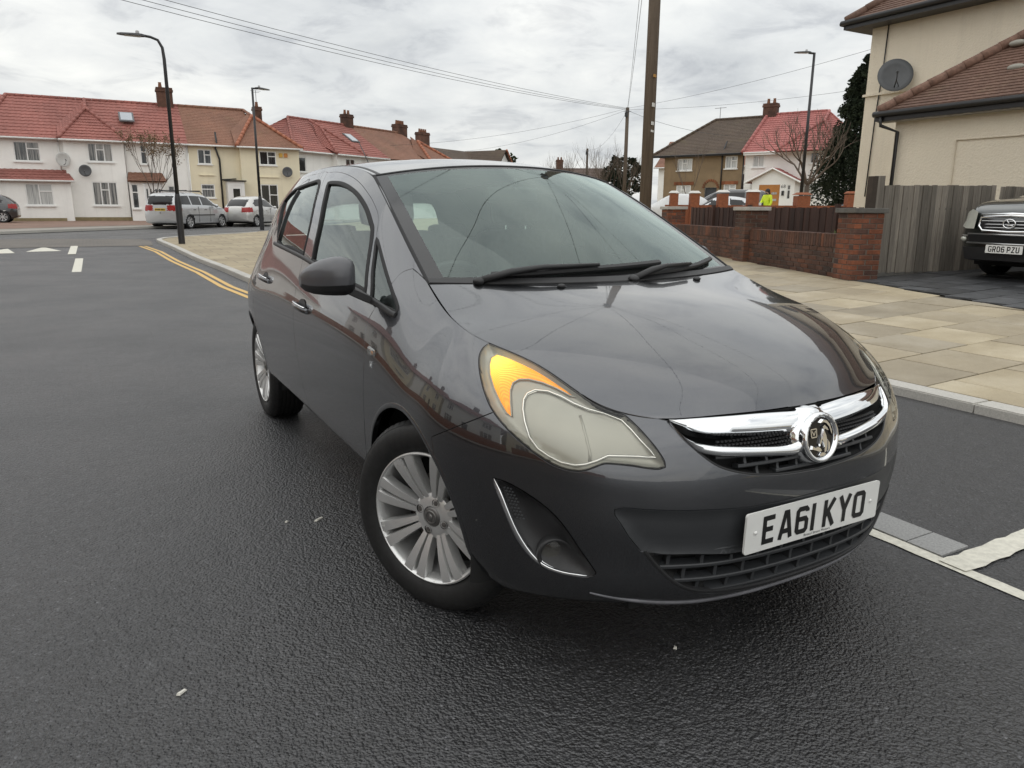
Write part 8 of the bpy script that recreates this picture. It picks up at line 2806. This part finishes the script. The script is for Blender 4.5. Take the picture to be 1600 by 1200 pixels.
def seat(x, y, rear=False):
    s = empty('front_seat' if not rear else 'rear_seat', car)
    w = 0.50
    if not rear:
        rbox('seat_base', (x, y, 0.50), (w, 0.5, 0.16), M_SEAT, s, 0.05)
        rbox('backrest', (x, y - 0.33, 0.83), (w - 0.02, 0.15, 0.62), M_SEAT, s, 0.06, math.radians(14))
        rbox('headrest', (x, y - 0.425, 1.24), (0.27, 0.10, 0.17), M_SEAT, s, 0.045, math.radians(10))
        MB().tube([(x - 0.06, y - 0.40, 1.05), (x - 0.06, y - 0.42, 1.2)], 0.007).tube([(x + 0.06, y - 0.40, 1.05), (x + 0.06, y - 0.42, 1.2)], 0.007).build('headrest_post', M_CHROME, s)
    else:
        rbox('seat_base', (0, y, 0.52), (1.2, 0.5, 0.16), M_SEAT, s, 0.05)
        rbox('backrest', (0, y - 0.32, 0.80), (1.2, 0.15, 0.52), M_SEAT, s, 0.05, math.radians(16))
        for hx in (-0.36, 0.36):
            rbox('headrest', (hx, y - 0.42, 1.08), (0.25, 0.09, 0.12), M_SEAT, s, 0.04, math.radians(12))


seat(0.36, -1.05); seat(-0.36, -1.05); seat(0, -1.95, True)
mrr = empty('rear_view_mirror', car, (0.0, -0.86, 1.300), (math.radians(8), 0, math.radians(-14)))
MB().box((0, 0, 0), (0.235, 0.03, 0.066)).build('mirror_shell', M_BLK, mrr, bevel=0.012)
MB().tube([(0, 0.01, 0.02), (0.0, 0.06, 0.055)], 0.009).build('mirror_stalk', M_BLK, mrr)
MB().box((0, -0.0158, 0), (0.215, 0.001, 0.052)).build('mirror_face', M_CHROME, mrr)
MB().box((0, -1.5, 0.32), (1.3, 2.6, 0.03)).box((0, -2.42, 0.86), (1.15, 0.5, 0.02)).build('cabin_floor', M_LINER, car)
# sun visors
for x in (0.34, -0.34):
    rbox('sun_visor', (x * 0.9, -1.10, 1.335), (0.34, 0.15, 0.02), M_HLINER, car, 0.008, math.radians(12))

# ================================================================== other vehicles
def bg_net(stn):
    """stn: list of (y, half width low, half width belt, half width roof, z sill, z belt, z top)"""
    N = []
    for (y, wl, wb, wr, zs, zb, zt) in stn:
        row = [(0, y, zs - 0.03), (wl * 0.86, y, zs - 0.03), (wl * 0.97, y, zs + 0.06), (wl, y, zs + (zb - zs) * 0.35), (wl * 0.995, y, zs + (zb - zs) * 0.65), (wb, y, zb),
               (wb + (wr - wb) * 0.5, y, zb + (zt - zb) * 0.52), (wr, y, zb + (zt - zb) * 0.90), (wr * 0.62, y, zt), (0, y, zt + 0.008)]
        N.append(row)
    for k, d in ((0, 0.03), (-1, -0.03)):       # close the ends
        y, wl, wb, wr, zs, zb, zt = stn[k]
        zm = (zs + zt) / 2
        row = [(p[0] * 0.02, y + d, zm + (p[2] - zm) * 0.1) for p in N[k]]
        N.insert(0, row) if k == 0 else N.append(row)
    return N


def bg_car(name, label, loc, rz, stn, mat, axles, wr_, side_win, ws, rw, group=None, plate_rear=None, tail=None, head=None, track=0.76, trims=True, extra=None, spokes=7):
    t = thing(name, label, "car", loc, rz, group)
    S_ = Surf(bg_net(stn), 2, 0.8)
    nu, nv = (S_.n - 1) * 9 + 1, 41
    u = np.linspace(0, S_.n - 1, nu); v = np.linspace(0, S_.m - 1, nv)
    G = S_.grid(u, v)
    parts = {}
    V = G.reshape(-1, 3)
    for i in range(nu - 1):
        for j in range(nv - 1):
            q = (i * nv + j, (i + 1) * nv + j, (i + 1) * nv + j + 1, i * nv + j + 1)
            P = V[list(q)]; c = P.mean(0)
            n_ = np.cross(P[2] - P[0], P[3] - P[1]); n_ /= max(np.linalg.norm(n_), 1e-9)
            if n_[0] < 0 and c[0] > 0.05 or n_[2] < -0.5 and c[2] > 0.9: n_ = -n_
            k = 'body'
            for a in axles:
                if (c[1] - a) ** 2 + (c[2] - wr_) ** 2 < (wr_ * 1.14) ** 2 and j < nv * 0.6 and c[0] > 0.45: k = None
            if k:
                for w in side_win:
                    if v[j] > 4.9 and in_poly(np.array([[c[1], c[2]]]), np.array(w))[0] and v[j] < 7.0: k = 'side_window'
                if ws and ws[0] > c[1] > ws[1] and c[2] > ws[2] and c[2] < ws[3] and abs(c[0]) < ws[4] + (ws[3] - c[2]) * ws[5]: k = 'windscreen'
                if rw and rw[0] > c[1] > rw[1] and c[2] > rw[2] and c[2] < rw[3] and abs(c[0]) < rw[4]: k = 'rear_window'
                if tail and in_poly(np.array([[c[1], c[2]]]), np.array(tail))[0] and c[0] > 0.35: k = 'tail_light'
                if head and in_poly(np.array([[c[1], c[2]]]), np.array(head))[0] and c[0] > 0.25: k = 'headlight'
            if k: parts.setdefault(k, []).append(q)
    mm = {'body': mat, 'side_window': MATS["black_gloss"], 'windscreen': MATS["black_gloss"], 'rear_window': MATS["black_gloss"], 'tail_light': MATS["red_lens"], 'headlight': simple("pale_headlight", (0.55, 0.56, 0.50), 0.12, 0.2, 0.1, 9, coat=1.0)}
    for k, F in parts.items():
        for sx in ((1, -1) if k in ('side_window', 'tail_light', 'headlight') else (0,)):
            used = sorted(set(i for f in F for i in f)); re = {a: b for b, a in enumerate(used)}
            VV = V[used]; FF = [tuple(re[i] for i in f) for f in F]
            if sx == 0:
                VV = np.vstack([VV, VV * [-1, 1, 1]]); FF = FF + [tuple(i + len(used) for i in f)[::-1] for f in FF]
            elif sx < 0: VV = VV * [-1, 1, 1]; FF = [f[::-1] for f in FF]
            o = mesh_obj(k, VV, FF, mm[k], t, True)
            bm = bmesh.new(); bm.from_mesh(o.data); bmesh.ops.remove_doubles(bm, verts=bm.verts, dist=0.0005); bmesh.ops.recalc_face_normals(bm, faces=bm.faces); bm.to_mesh(o.data); bm.free()
    # dark inside so that arches and the underside read black
    ys = [s[0] for s in stn]; wmax = max(s[1] for s in stn)
    MB().box((0, (max(ys) + min(ys)) / 2, 0.32), ((wmax - 0.12) * 2, (max(ys) - min(ys)) * 0.80, 0.3)).build('underbody', M_LINER, t)
    for a in axles:
        for sx in (1, -1):
            w = empty('wheel', t, (sx * track, a, wr_), (0, 0, 0 if sx > 0 else math.pi))
            MB().lathe([(wr_ * 0.66, 0.06), (wr_ * 0.8, 0.095), (wr_ * 0.95, 0.09), (wr_, 0.06), (wr_, -0.08), (wr_ * 0.9, -0.1)], 36, 'x').build('tyre', M_TYRE, w, True)
            MB().lathe([(wr_ * 0.68, 0.08), (wr_ * 0.62, 0.07), (wr_ * 0.6, 0.0), (0.0, 0.0)], 32, 'x').build('rim', MATS["bolt_recess_dark"], w, True)
            sp = MB()
            for k in range(spokes):
                a_ = 2 * math.pi * k / spokes
                c_, s_ = math.cos(a_), math.sin(a_)
                h = 0.024 * 3 / max(3, spokes - 4)
                sp.hexa([(x, r * c_ - h * q * s_, r * s_ + h * q * c_) for x in (0.04, 0.075) for r, q in ((0.02, -0.7), (0.02, 0.7), (wr_ * 0.66, 1.5), (wr_ * 0.66, -1.5))])
            sp.lathe([(wr_ * 0.70, 0.075), (wr_ * 0.67, 0.088), (wr_ * 0.62, 0.075)], 32, 'x').lathe([(0.0, 0.078), (0.05, 0.076), (0.06, 0.05)], 16, 'x')
            sp.build('spokes', simple("silver_spokes", (0.5, 0.5, 0.5), 0.4, 0.5), w)
    if plate_rear:
        number = empty('number_plate', t, plate_rear[0], (0, 0, 0))
        MB().box((0, 0, 0), (0.52, 0.012, 0.11)).build('plate', plate_rear[1], number)
        for k in range(7): MB().box((-0.2 + k * 0.065 + (0.02 if k > 3 else 0), plate_rear[2] * 0.008, 0), (0.045, 0.004, 0.07)).build('plate_characters', M_CHAR, number)
    if extra: extra(t, S_)
    return t


M_SILV = paint("silver_paint", (0.50, 0.51, 0.52), 0.6, 0.35)
M_SILV2 = paint("pale_silver_paint", (0.56, 0.55, 0.53), 0.5, 0.38)
M_BLACKC = paint("black_car_paint", (0.012, 0.012, 0.014), 0.2, 0.3)
M_GREENB = paint("dark_green_black_paint", (0.012, 0.017, 0.016), 0.4, 0.28)
M_PLY = simple("yellow_plate", (0.72, 0.48, 0.05), 0.4)

# silver people carrier; heading and place from its wheels
hd = Vector((-1.82, -2.30)).normalized()
crz = math.atan2(hd.y, hd.x) - math.pi / 2
rt = Vector((hd.y, -hd.x))
wm_ = (Vector((-2.19, -35.48)) + Vector((-2.19, -35.48)) + hd * 2.68) / 2 - rt * 0.78
mpv = [(2.15, 0.62, 0.56, 0.40, 0.30, 0.60, 0.70), (2.02, 0.80, 0.72, 0.55, 0.26, 0.72, 0.86), (1.75, 0.87, 0.82, 0.66, 0.24, 0.84, 0.98), (1.30, 0.895, 0.86, 0.72, 0.24, 0.94, 1.06), (0.85, 0.895, 0.87, 0.68, 0.24, 0.98, 1.28),
       (0.35, 0.895, 0.87, 0.64, 0.24, 1.00, 1.54), (-0.3, 0.895, 0.87, 0.64, 0.24, 1.01, 1.63), (-1.0, 0.895, 0.87, 0.64, 0.24, 1.02, 1.64), (-1.6, 0.895, 0.865, 0.63, 0.24, 1.03, 1.62), (-1.98, 0.86, 0.83, 0.60, 0.26, 1.03, 1.56), (-2.14, 0.80, 0.76, 0.55, 0.30, 1.02, 1.40), (-2.22, 0.72, 0.64, 0.45, 0.34, 0.94, 1.10)]


def mpv_extra(t, S_):
    for sx in (1, -1):
        MB().tube([(sx * 0.60, 0.25, 1.58), (sx * 0.60, 0.1, 1.68), (sx * 0.60, -1.6, 1.70), (sx * 0.59, -1.8, 1.60)], 0.02, 8).build('roof_rail', M_BLK, t)
        MB().box((sx * 0.897, -0.3, 0.62), (0.02, 2.0, 0.05)).build('rubbing_strip', M_GREYP, t)
        MB().ball((sx * 1.0, 0.72, 1.04), (0.10, 0.07, 0.08), 12, 8).build('door_mirror', M_SILV, t, True)
        for y in (-0.05, -0.95): MB().box((sx * 0.895, y, 0.86), (0.03, 0.18, 0.03)).build('door_handle', M_GREYP, t)
        for y in (0.32, -0.62): MB().box((sx * 0.893, y, 0.66), (0.01, 0.012, 0.7)).build('door_gap', M_LINER, t)
    for y in (0.0, -1.1): MB().box((0, y, 1.72), (1.3, 0.06, 0.03)).build('roof_bar', M_BLK, t)


bg_car('silver_people_carrier', "silver people carrier with roof rails parked behind the lamp post", (wm_.x, wm_.y, 0.215), crz, mpv, M_SILV, (1.34, -1.34), 0.315,
       [[(0.95, 1.03), (0.40, 1.42), (-0.20, 1.48), (-0.22, 1.04)], [(-0.28, 1.04), (-0.26, 1.48), (-1.08, 1.49), (-1.10, 1.06)], [(-1.17, 1.07), (-1.15, 1.49), (-1.82, 1.44), (-1.95, 1.10)]],
       (1.2, 0.4, 1.03, 1.50, 0.58, 0.25), (-1.85, -2.4, 1.08, 1.46, 0.60), None, ((0, -2.245, 0.86), M_PLY, -1), [(-1.86, 0.82), (-1.86, 1.04), (-2.3, 1.06), (-2.3, 0.80)], [(1.7, 0.66), (1.7, 0.88), (2.2, 0.80), (2.2, 0.62)], 0.79, extra=mpv_extra)
micra = [(1.80, 0.55, 0.50, 0.36, 0.30, 0.62, 0.70), (1.68, 0.70, 0.64, 0.48, 0.26, 0.74, 0.84), (1.40, 0.79, 0.74, 0.58, 0.24, 0.84, 0.94), (1.0, 0.82, 0.79, 0.62, 0.24, 0.90, 1.02), (0.6, 0.825, 0.79, 0.58, 0.24, 0.93, 1.24),
         (0.2, 0.825, 0.79, 0.54, 0.24, 0.94, 1.46), (-0.3, 0.825, 0.79, 0.54, 0.24, 0.95, 1.53), (-0.8, 0.825, 0.79, 0.53, 0.24, 0.97, 1.51), (-1.3, 0.82, 0.77, 0.50, 0.24, 0.98, 1.40), (-1.62, 0.76, 0.70, 0.44, 0.26, 0.98, 1.20), (-1.80, 0.68, 0.60, 0.38, 0.30, 0.90, 1.02), (-1.88, 0.56, 0.48, 0.3, 0.36, 0.78, 0.84)]
mi_c = Vector((-5.59, -38.0)) + hd * 1.215 - rt * 0.70


def micra_extra(t, S_):
    for sx in (1, -1):
        MB().ball((sx * 0.92, 0.55, 0.98), (0.09, 0.06, 0.07), 12, 8).build('door_mirror', M_SILV2, t, True)
        for y in (-0.15, -0.95): MB().box((sx * 0.825, y, 0.82), (0.03, 0.15, 0.03)).build('door_handle', M_SILV2, t)
        for y in (0.25, -0.55): MB().box((sx * 0.822, y, 0.62), (0.01, 0.012, 0.62)).build('door_gap', M_LINER, t)


bg_car('small_silver_hatchback', "small rounded silver hatchback parked in front of the cream house", (mi_c.x, mi_c.y, 0.22), crz, micra, M_SILV2, (1.215, -1.215), 0.29,
       [[(0.72, 0.98), (0.25, 1.34), (-0.42, 1.41), (-0.44, 0.99)], [(-0.50, 0.99), (-0.48, 1.41), (-0.95, 1.36), (-1.28, 1.16), (-1.25, 1.02)]],
       (0.9, 0.2, 0.99, 1.42, 0.52, 0.22), (-1.2, -1.8, 1.0, 1.36, 0.50), None, ((0, -1.88, 0.72), M_PLY, -1), [(-1.5, 0.74), (-1.5, 0.98), (-2.0, 0.96), (-2.0, 0.72)], None, 0.72, extra=micra_extra)
# tail of a black saloon at the edge of the picture
bg_car('black_hatchback', "black car whose tail shows at the photograph's left edge", (6.95, -46.3, 0.32), math.atan2(-0.2, 1.0) - math.pi / 2 + 0.15, micra, M_BLACKC, (1.215, -1.215), 0.30,
       [[(0.72, 0.98), (0.25, 1.34), (-0.42, 1.41), (-0.44, 0.99)], [(-0.50, 0.99), (-0.48, 1.41), (-0.95, 1.36), (-1.28, 1.16), (-1.25, 1.02)]],
       (0.9, 0.2, 0.99, 1.42, 0.52, 0.22), (-1.2, -1.8, 1.0, 1.36, 0.50), None, None, [(-1.5, 0.74), (-1.5, 0.98), (-2.0, 0.96), (-2.0, 0.72)], None, 0.72)
# cars on the drives behind the orange wall




CG = "cars parked behind the orange brick wall"
for nm, lab, px, d, ang, net, mt, zz, sw_, wsx in (
        ('black_van', "black people carrier behind the orange piers, windscreen facing left", 1128, 38.5, 0.35, mpv, M_BLACKC, 0.60, 0, 0),
        ('silver_car', "silver car low behind the orange piers in front of the black van", 1120, 34.6, 0.2, micra, M_SILV, 0.30, 0, 0),
        ('covered_white_car', "white car half hidden behind the two leftmost orange piers", 1050, 36.0, 0.3, micra, simple("white_cover", (0.62, 0.63, 0.63), 0.6, 0, 0.08, 3), 0.42, 0, 0),
        ('dark_car', "dark car nose at the right end of the orange wall", 1340, 36.0, 0.2, micra, M_BLACKC, 0.45, 0, 0)):
    p = at_px(px, d)
    win = [[(0.95, 1.03), (0.40, 1.42), (-0.20, 1.48), (-0.22, 1.04)], [(-0.28, 1.04), (-0.26, 1.48), (-1.08, 1.49), (-1.10, 1.06)]] if net is mpv else [[(0.72, 0.98), (0.25, 1.34), (-0.42, 1.41), (-0.44, 0.99)], [(-0.50, 0.99), (-0.48, 1.41), (-0.95, 1.36), (-1.28, 1.16)]]
    if 'cover' in nm: win = []
    bg_car(nm, lab, (p.x, p.y, zz), O_RZ + math.pi / 2 - ang, net, mt, (1.3, -1.3) if net is mpv else (1.2, -1.2), 0.30, win, (1.2, 0.3, 1.0, 1.5, 0.56, 0.24) if 'cover' not in nm else None, None, CG, None, None, [(1.5, 0.64), (1.5, 0.86), (2.2, 0.8), (2.2, 0.6)], 0.74)

# dark off-roader on the driveway, nose towards the road
suv = [(2.30, 0.52, 0.48, 0.40, 0.42, 0.78, 0.90), (2.21, 0.74, 0.69, 0.57, 0.36, 0.86, 0.98), (1.98, 0.88, 0.83, 0.69, 0.34, 0.95, 1.08), (1.55, 0.92, 0.88, 0.74, 0.33, 1.00, 1.13), (1.05, 0.92, 0.89, 0.72, 0.33, 1.03, 1.20), (0.6, 0.92, 0.89, 0.66, 0.33, 1.05, 1.42), (0.1, 0.92, 0.89, 0.64, 0.33, 1.06, 1.62), (-0.6, 0.92, 0.89, 0.64, 0.33, 1.07, 1.68), (-1.3, 0.92, 0.88, 0.62, 0.33, 1.08, 1.66), (-1.9, 0.90, 0.85, 0.58, 0.35, 1.08, 1.55), (-2.25, 0.84, 0.78, 0.52, 0.38, 1.06, 1.35), (-2.38, 0.74, 0.66, 0.45, 0.42, 0.98, 1.10)]
SG = pave_z(-10, -4) + 0.012


def suv_extra(t, S_):
    fy = 2.315
    g = empty('grille', t)
    MB().prism([(-0.44, 0.80), (0.44, 0.80), (0.40, 0.70), (0.33, 0.665), (-0.33, 0.665), (-0.40, 0.70)], fy - 0.12, fy + 0.01, 1).build('grille_backing', M_LINER, g)
    out = [(-0.43, fy + 0.0, 0.86), (-0.445, fy + 0.01, 0.74), (-0.38, fy + 0.02, 0.675), (0, fy + 0.035, 0.665), (0.38, fy + 0.02, 0.675), (0.445, fy + 0.01, 0.74), (0.43, fy, 0.86), (0, fy + 0.01, 0.885), (-0.43, fy, 0.86)]
    MB().tube(out, 0.018, 8, False).build('grille_frame', M_CHROME, g, True)
    MB().add([(-0.42, fy - 0.005, 0.69), (0.42, fy - 0.005, 0.69), (0.43, fy - 0.03, 0.87), (-0.43, fy - 0.03, 0.87)], [(0, 1, 2, 3)]).build('grille_mesh', M_LINER, g)
    for z in (0.72, 0.765, 0.81): MB().tube([(-0.42, fy, z), (0, fy + 0.02, z), (0.42, fy, z)], 0.008, 6).build('grille_bar', simple("satin_chrome", (0.5, 0.5, 0.5), 0.3, 0.9), g)
    MB().tube([(-0.44, fy - 0.02, 0.885), (0, fy + 0.0, 0.905), (0.44, fy - 0.02, 0.885)], 0.022, 8).build('grille_lip', M_CHROME, g, True)
    em = MB()
    em.tube([(0.085 * math.cos(a), fy + 0.035, 0.775 + 0.058 * math.sin(a)) for a in np.linspace(0, 2 * math.pi, 29)], 0.009, 8, False)
    em.tube([(0.035, fy + 0.036, 0.825), (-0.0, fy + 0.036, 0.775), (0.025, fy + 0.036, 0.752), (-0.055, fy + 0.036, 0.750)][::-1], 0.0085, 8)
    em.build('badge', M_CHROME, t, True)
    for sx in (1, -1):
        V = [(sx * 0.50, fy - 0.01, 0.93), (sx * 0.50, fy + 0.03, 0.70), (sx * 0.66, fy - 0.02, 0.70), (sx * 0.80, fy - 0.13, 0.73), (sx * 0.85, fy - 0.24, 0.80), (sx * 0.76, fy - 0.16, 0.93), (sx * 0.62, fy - 0.06, 0.97)]
        c = np.mean(V, 0) + np.array([0, 0.03, 0])
        mesh_obj('headlight', V + [tuple(c)], [(i, (i + 1) % 7, 7) for i in range(7)], MATS["pale_headlight"], t, True)
        m = MB().tube([(sx * 0.55, fy - 0.01, 0.60), (sx * 0.7, fy - 0.05, 0.60), (sx * 0.8, fy - 0.16, 0.60)], 0.012, 6); m.build('bumper_chrome', MATS["satin_chrome"], t)
        MB().ball((sx * 0.70, fy - 0.075, 0.55), (0.06, 0.04, 0.04), 12, 8).build('fog_light', MATS["pale_headlight"], t, True)
    MB().hexa([(-0.56, fy - 0.06, 0.50), (0.56, fy - 0.06, 0.50), (0.56, fy + 0.0, 0.50), (-0.56, fy + 0.0, 0.50), (-0.58, fy - 0.06, 0.625), (0.58, fy - 0.06, 0.625), (0.58, fy + 0.035, 0.61), (-0.58, fy + 0.035, 0.61)]).build('bumper_intake', M_LINER, t)
    MB().tube([(-0.6, fy - 0.0, 0.625), (0, fy + 0.045, 0.625), (0.6, fy, 0.625)], 0.014, 8).build('bumper_chrome', MATS["satin_chrome"], t, True)
    MB().tube([(-0.6, fy - 0.0, 0.50), (0, fy + 0.045, 0.50), (0.6, fy, 0.50)], 0.014, 8).build('bumper_chrome', MATS["satin_chrome"], t, True)
    MB().hexa([(-0.7, fy - 0.25, 0.24), (0.7, fy - 0.25, 0.24), (0.62, fy - 0.02, 0.27), (-0.62, fy - 0.02, 0.27), (-0.76, fy - 0.2, 0.44), (0.76, fy - 0.2, 0.44), (0.64, fy + 0.02, 0.44), (-0.64, fy + 0.02, 0.44)]).build('lower_bumper', M_BLK, t)
    number_plate(t, "GR06 PZU", (0.0, fy + 0.065, 0.43), (0, 0, 0), small=False)


# right front wheel of the off-roader stands at about (-10.1, -4.1)
bg_car('dark_off_roader', "dark green-black off-roader parked nose-out on the stone driveway", (-11.62, -3.36, SG), -math.pi / 2 - 0.12, suv, M_GREENB, (1.36, -1.36), 0.35,
       [[(0.9, 1.10), (0.2, 1.50), (-0.5, 1.55), (-0.5, 1.12)], [(-0.6, 1.12), (-0.6, 1.55), (-1.4, 1.52), (-1.5, 1.14)]],
       (1.15, 0.2, 1.12, 1.56, 0.60, 0.2), None, None, None, None, None, 0.79, extra=suv_extra)

# ------------------------------------------------------------------ houses on the near side of the road, mirrored in the car's doors
for k, (yy, lab) in enumerate(((-27.0, "white semi across the road, mirrored in the rear door"), (-15.5, "white semi across the road, mirrored in the front door"), (-4.0, "white semi across the road, mirrored in the front wing"), (7.5, "white semi across the road, mirrored in the front bumper"))):
    h = thing('opposite_house', lab, "house", (12.6, yy, 0.15), -math.pi / 2, "houses mirrored in the hatchback")
    facade(h, -5.3, 5.3, 0, 4.8, 0.0, [(-4.2, -2.4, 0.9, 2.3), (-4.0, -2.6, 3.3, 4.5), (2.4, 4.2, 0.9, 2.3), (2.6, 4.0, 3.3, 4.5), (-0.5, 0.5, 0.1, 2.3)], M_CREAMW if k % 2 else M_WHITEW)
    for a, b, c, d_ in ((-4.2, -2.4, 0.9, 2.3), (-4.0, -2.6, 3.3, 4.5), (2.4, 4.2, 0.9, 2.3), (2.6, 4.0, 3.3, 4.5)): window(h, a, b, c, d_, 0.0, 3, True, M_PANE)
    MB().box((0, 0.06, 1.2), (0.95, 0.06, 2.2)).build('door', simple("dark_door", (0.03, 0.035, 0.04), 0.5), h)
    MB().add([(-5.3, 0, 0), (-5.3, 8, 0), (-5.3, 8, 4.8), (-5.3, 0, 4.8), (5.3, 0, 0), (5.3, 8, 0), (5.3, 8, 4.8), (5.3, 0, 4.8)], [(0, 1, 2, 3), (4, 7, 6, 5)]).build('side_wall', M_CREAMW if k % 2 else M_WHITEW, h)
    roof_face((-5.7, -0.4, 4.75), (5.7, -0.4, 4.75), (3.2, 4.0, 7.6), (-3.2, 4.0, 7.6), M_TRED, h, 0.4, 0.4)
    roof_face((5.7, -0.4, 4.75), (5.7, 8.4, 4.75), (3.2, 4.1, 7.6), (3.2, 4.0, 7.6), M_TRED, h, 0.6, 0.5)
    roof_face((-5.7, 8.4, 4.75), (-5.7, -0.4, 4.75), (-3.2, 4.0, 7.6), (-3.2, 4.1, 7.6), M_TRED, h, 0.6, 0.5)
    chimney(h, 0, 4.0, 7.1, 8.7, 1.2, 0.6, 4)
    gw = MB().box((0, -4.2, 0.45), (11.0, 0.22, 0.9)).build('garden_wall', M_OPIER, h)
sheet('opposite_pavement', [(6.6, -21.0), (12.5, -24.0), (12.5, 16), (6.6, 16)], lambda x, y: road_z(y) + 0.1, MATS["grey_pavement"], 3.0)
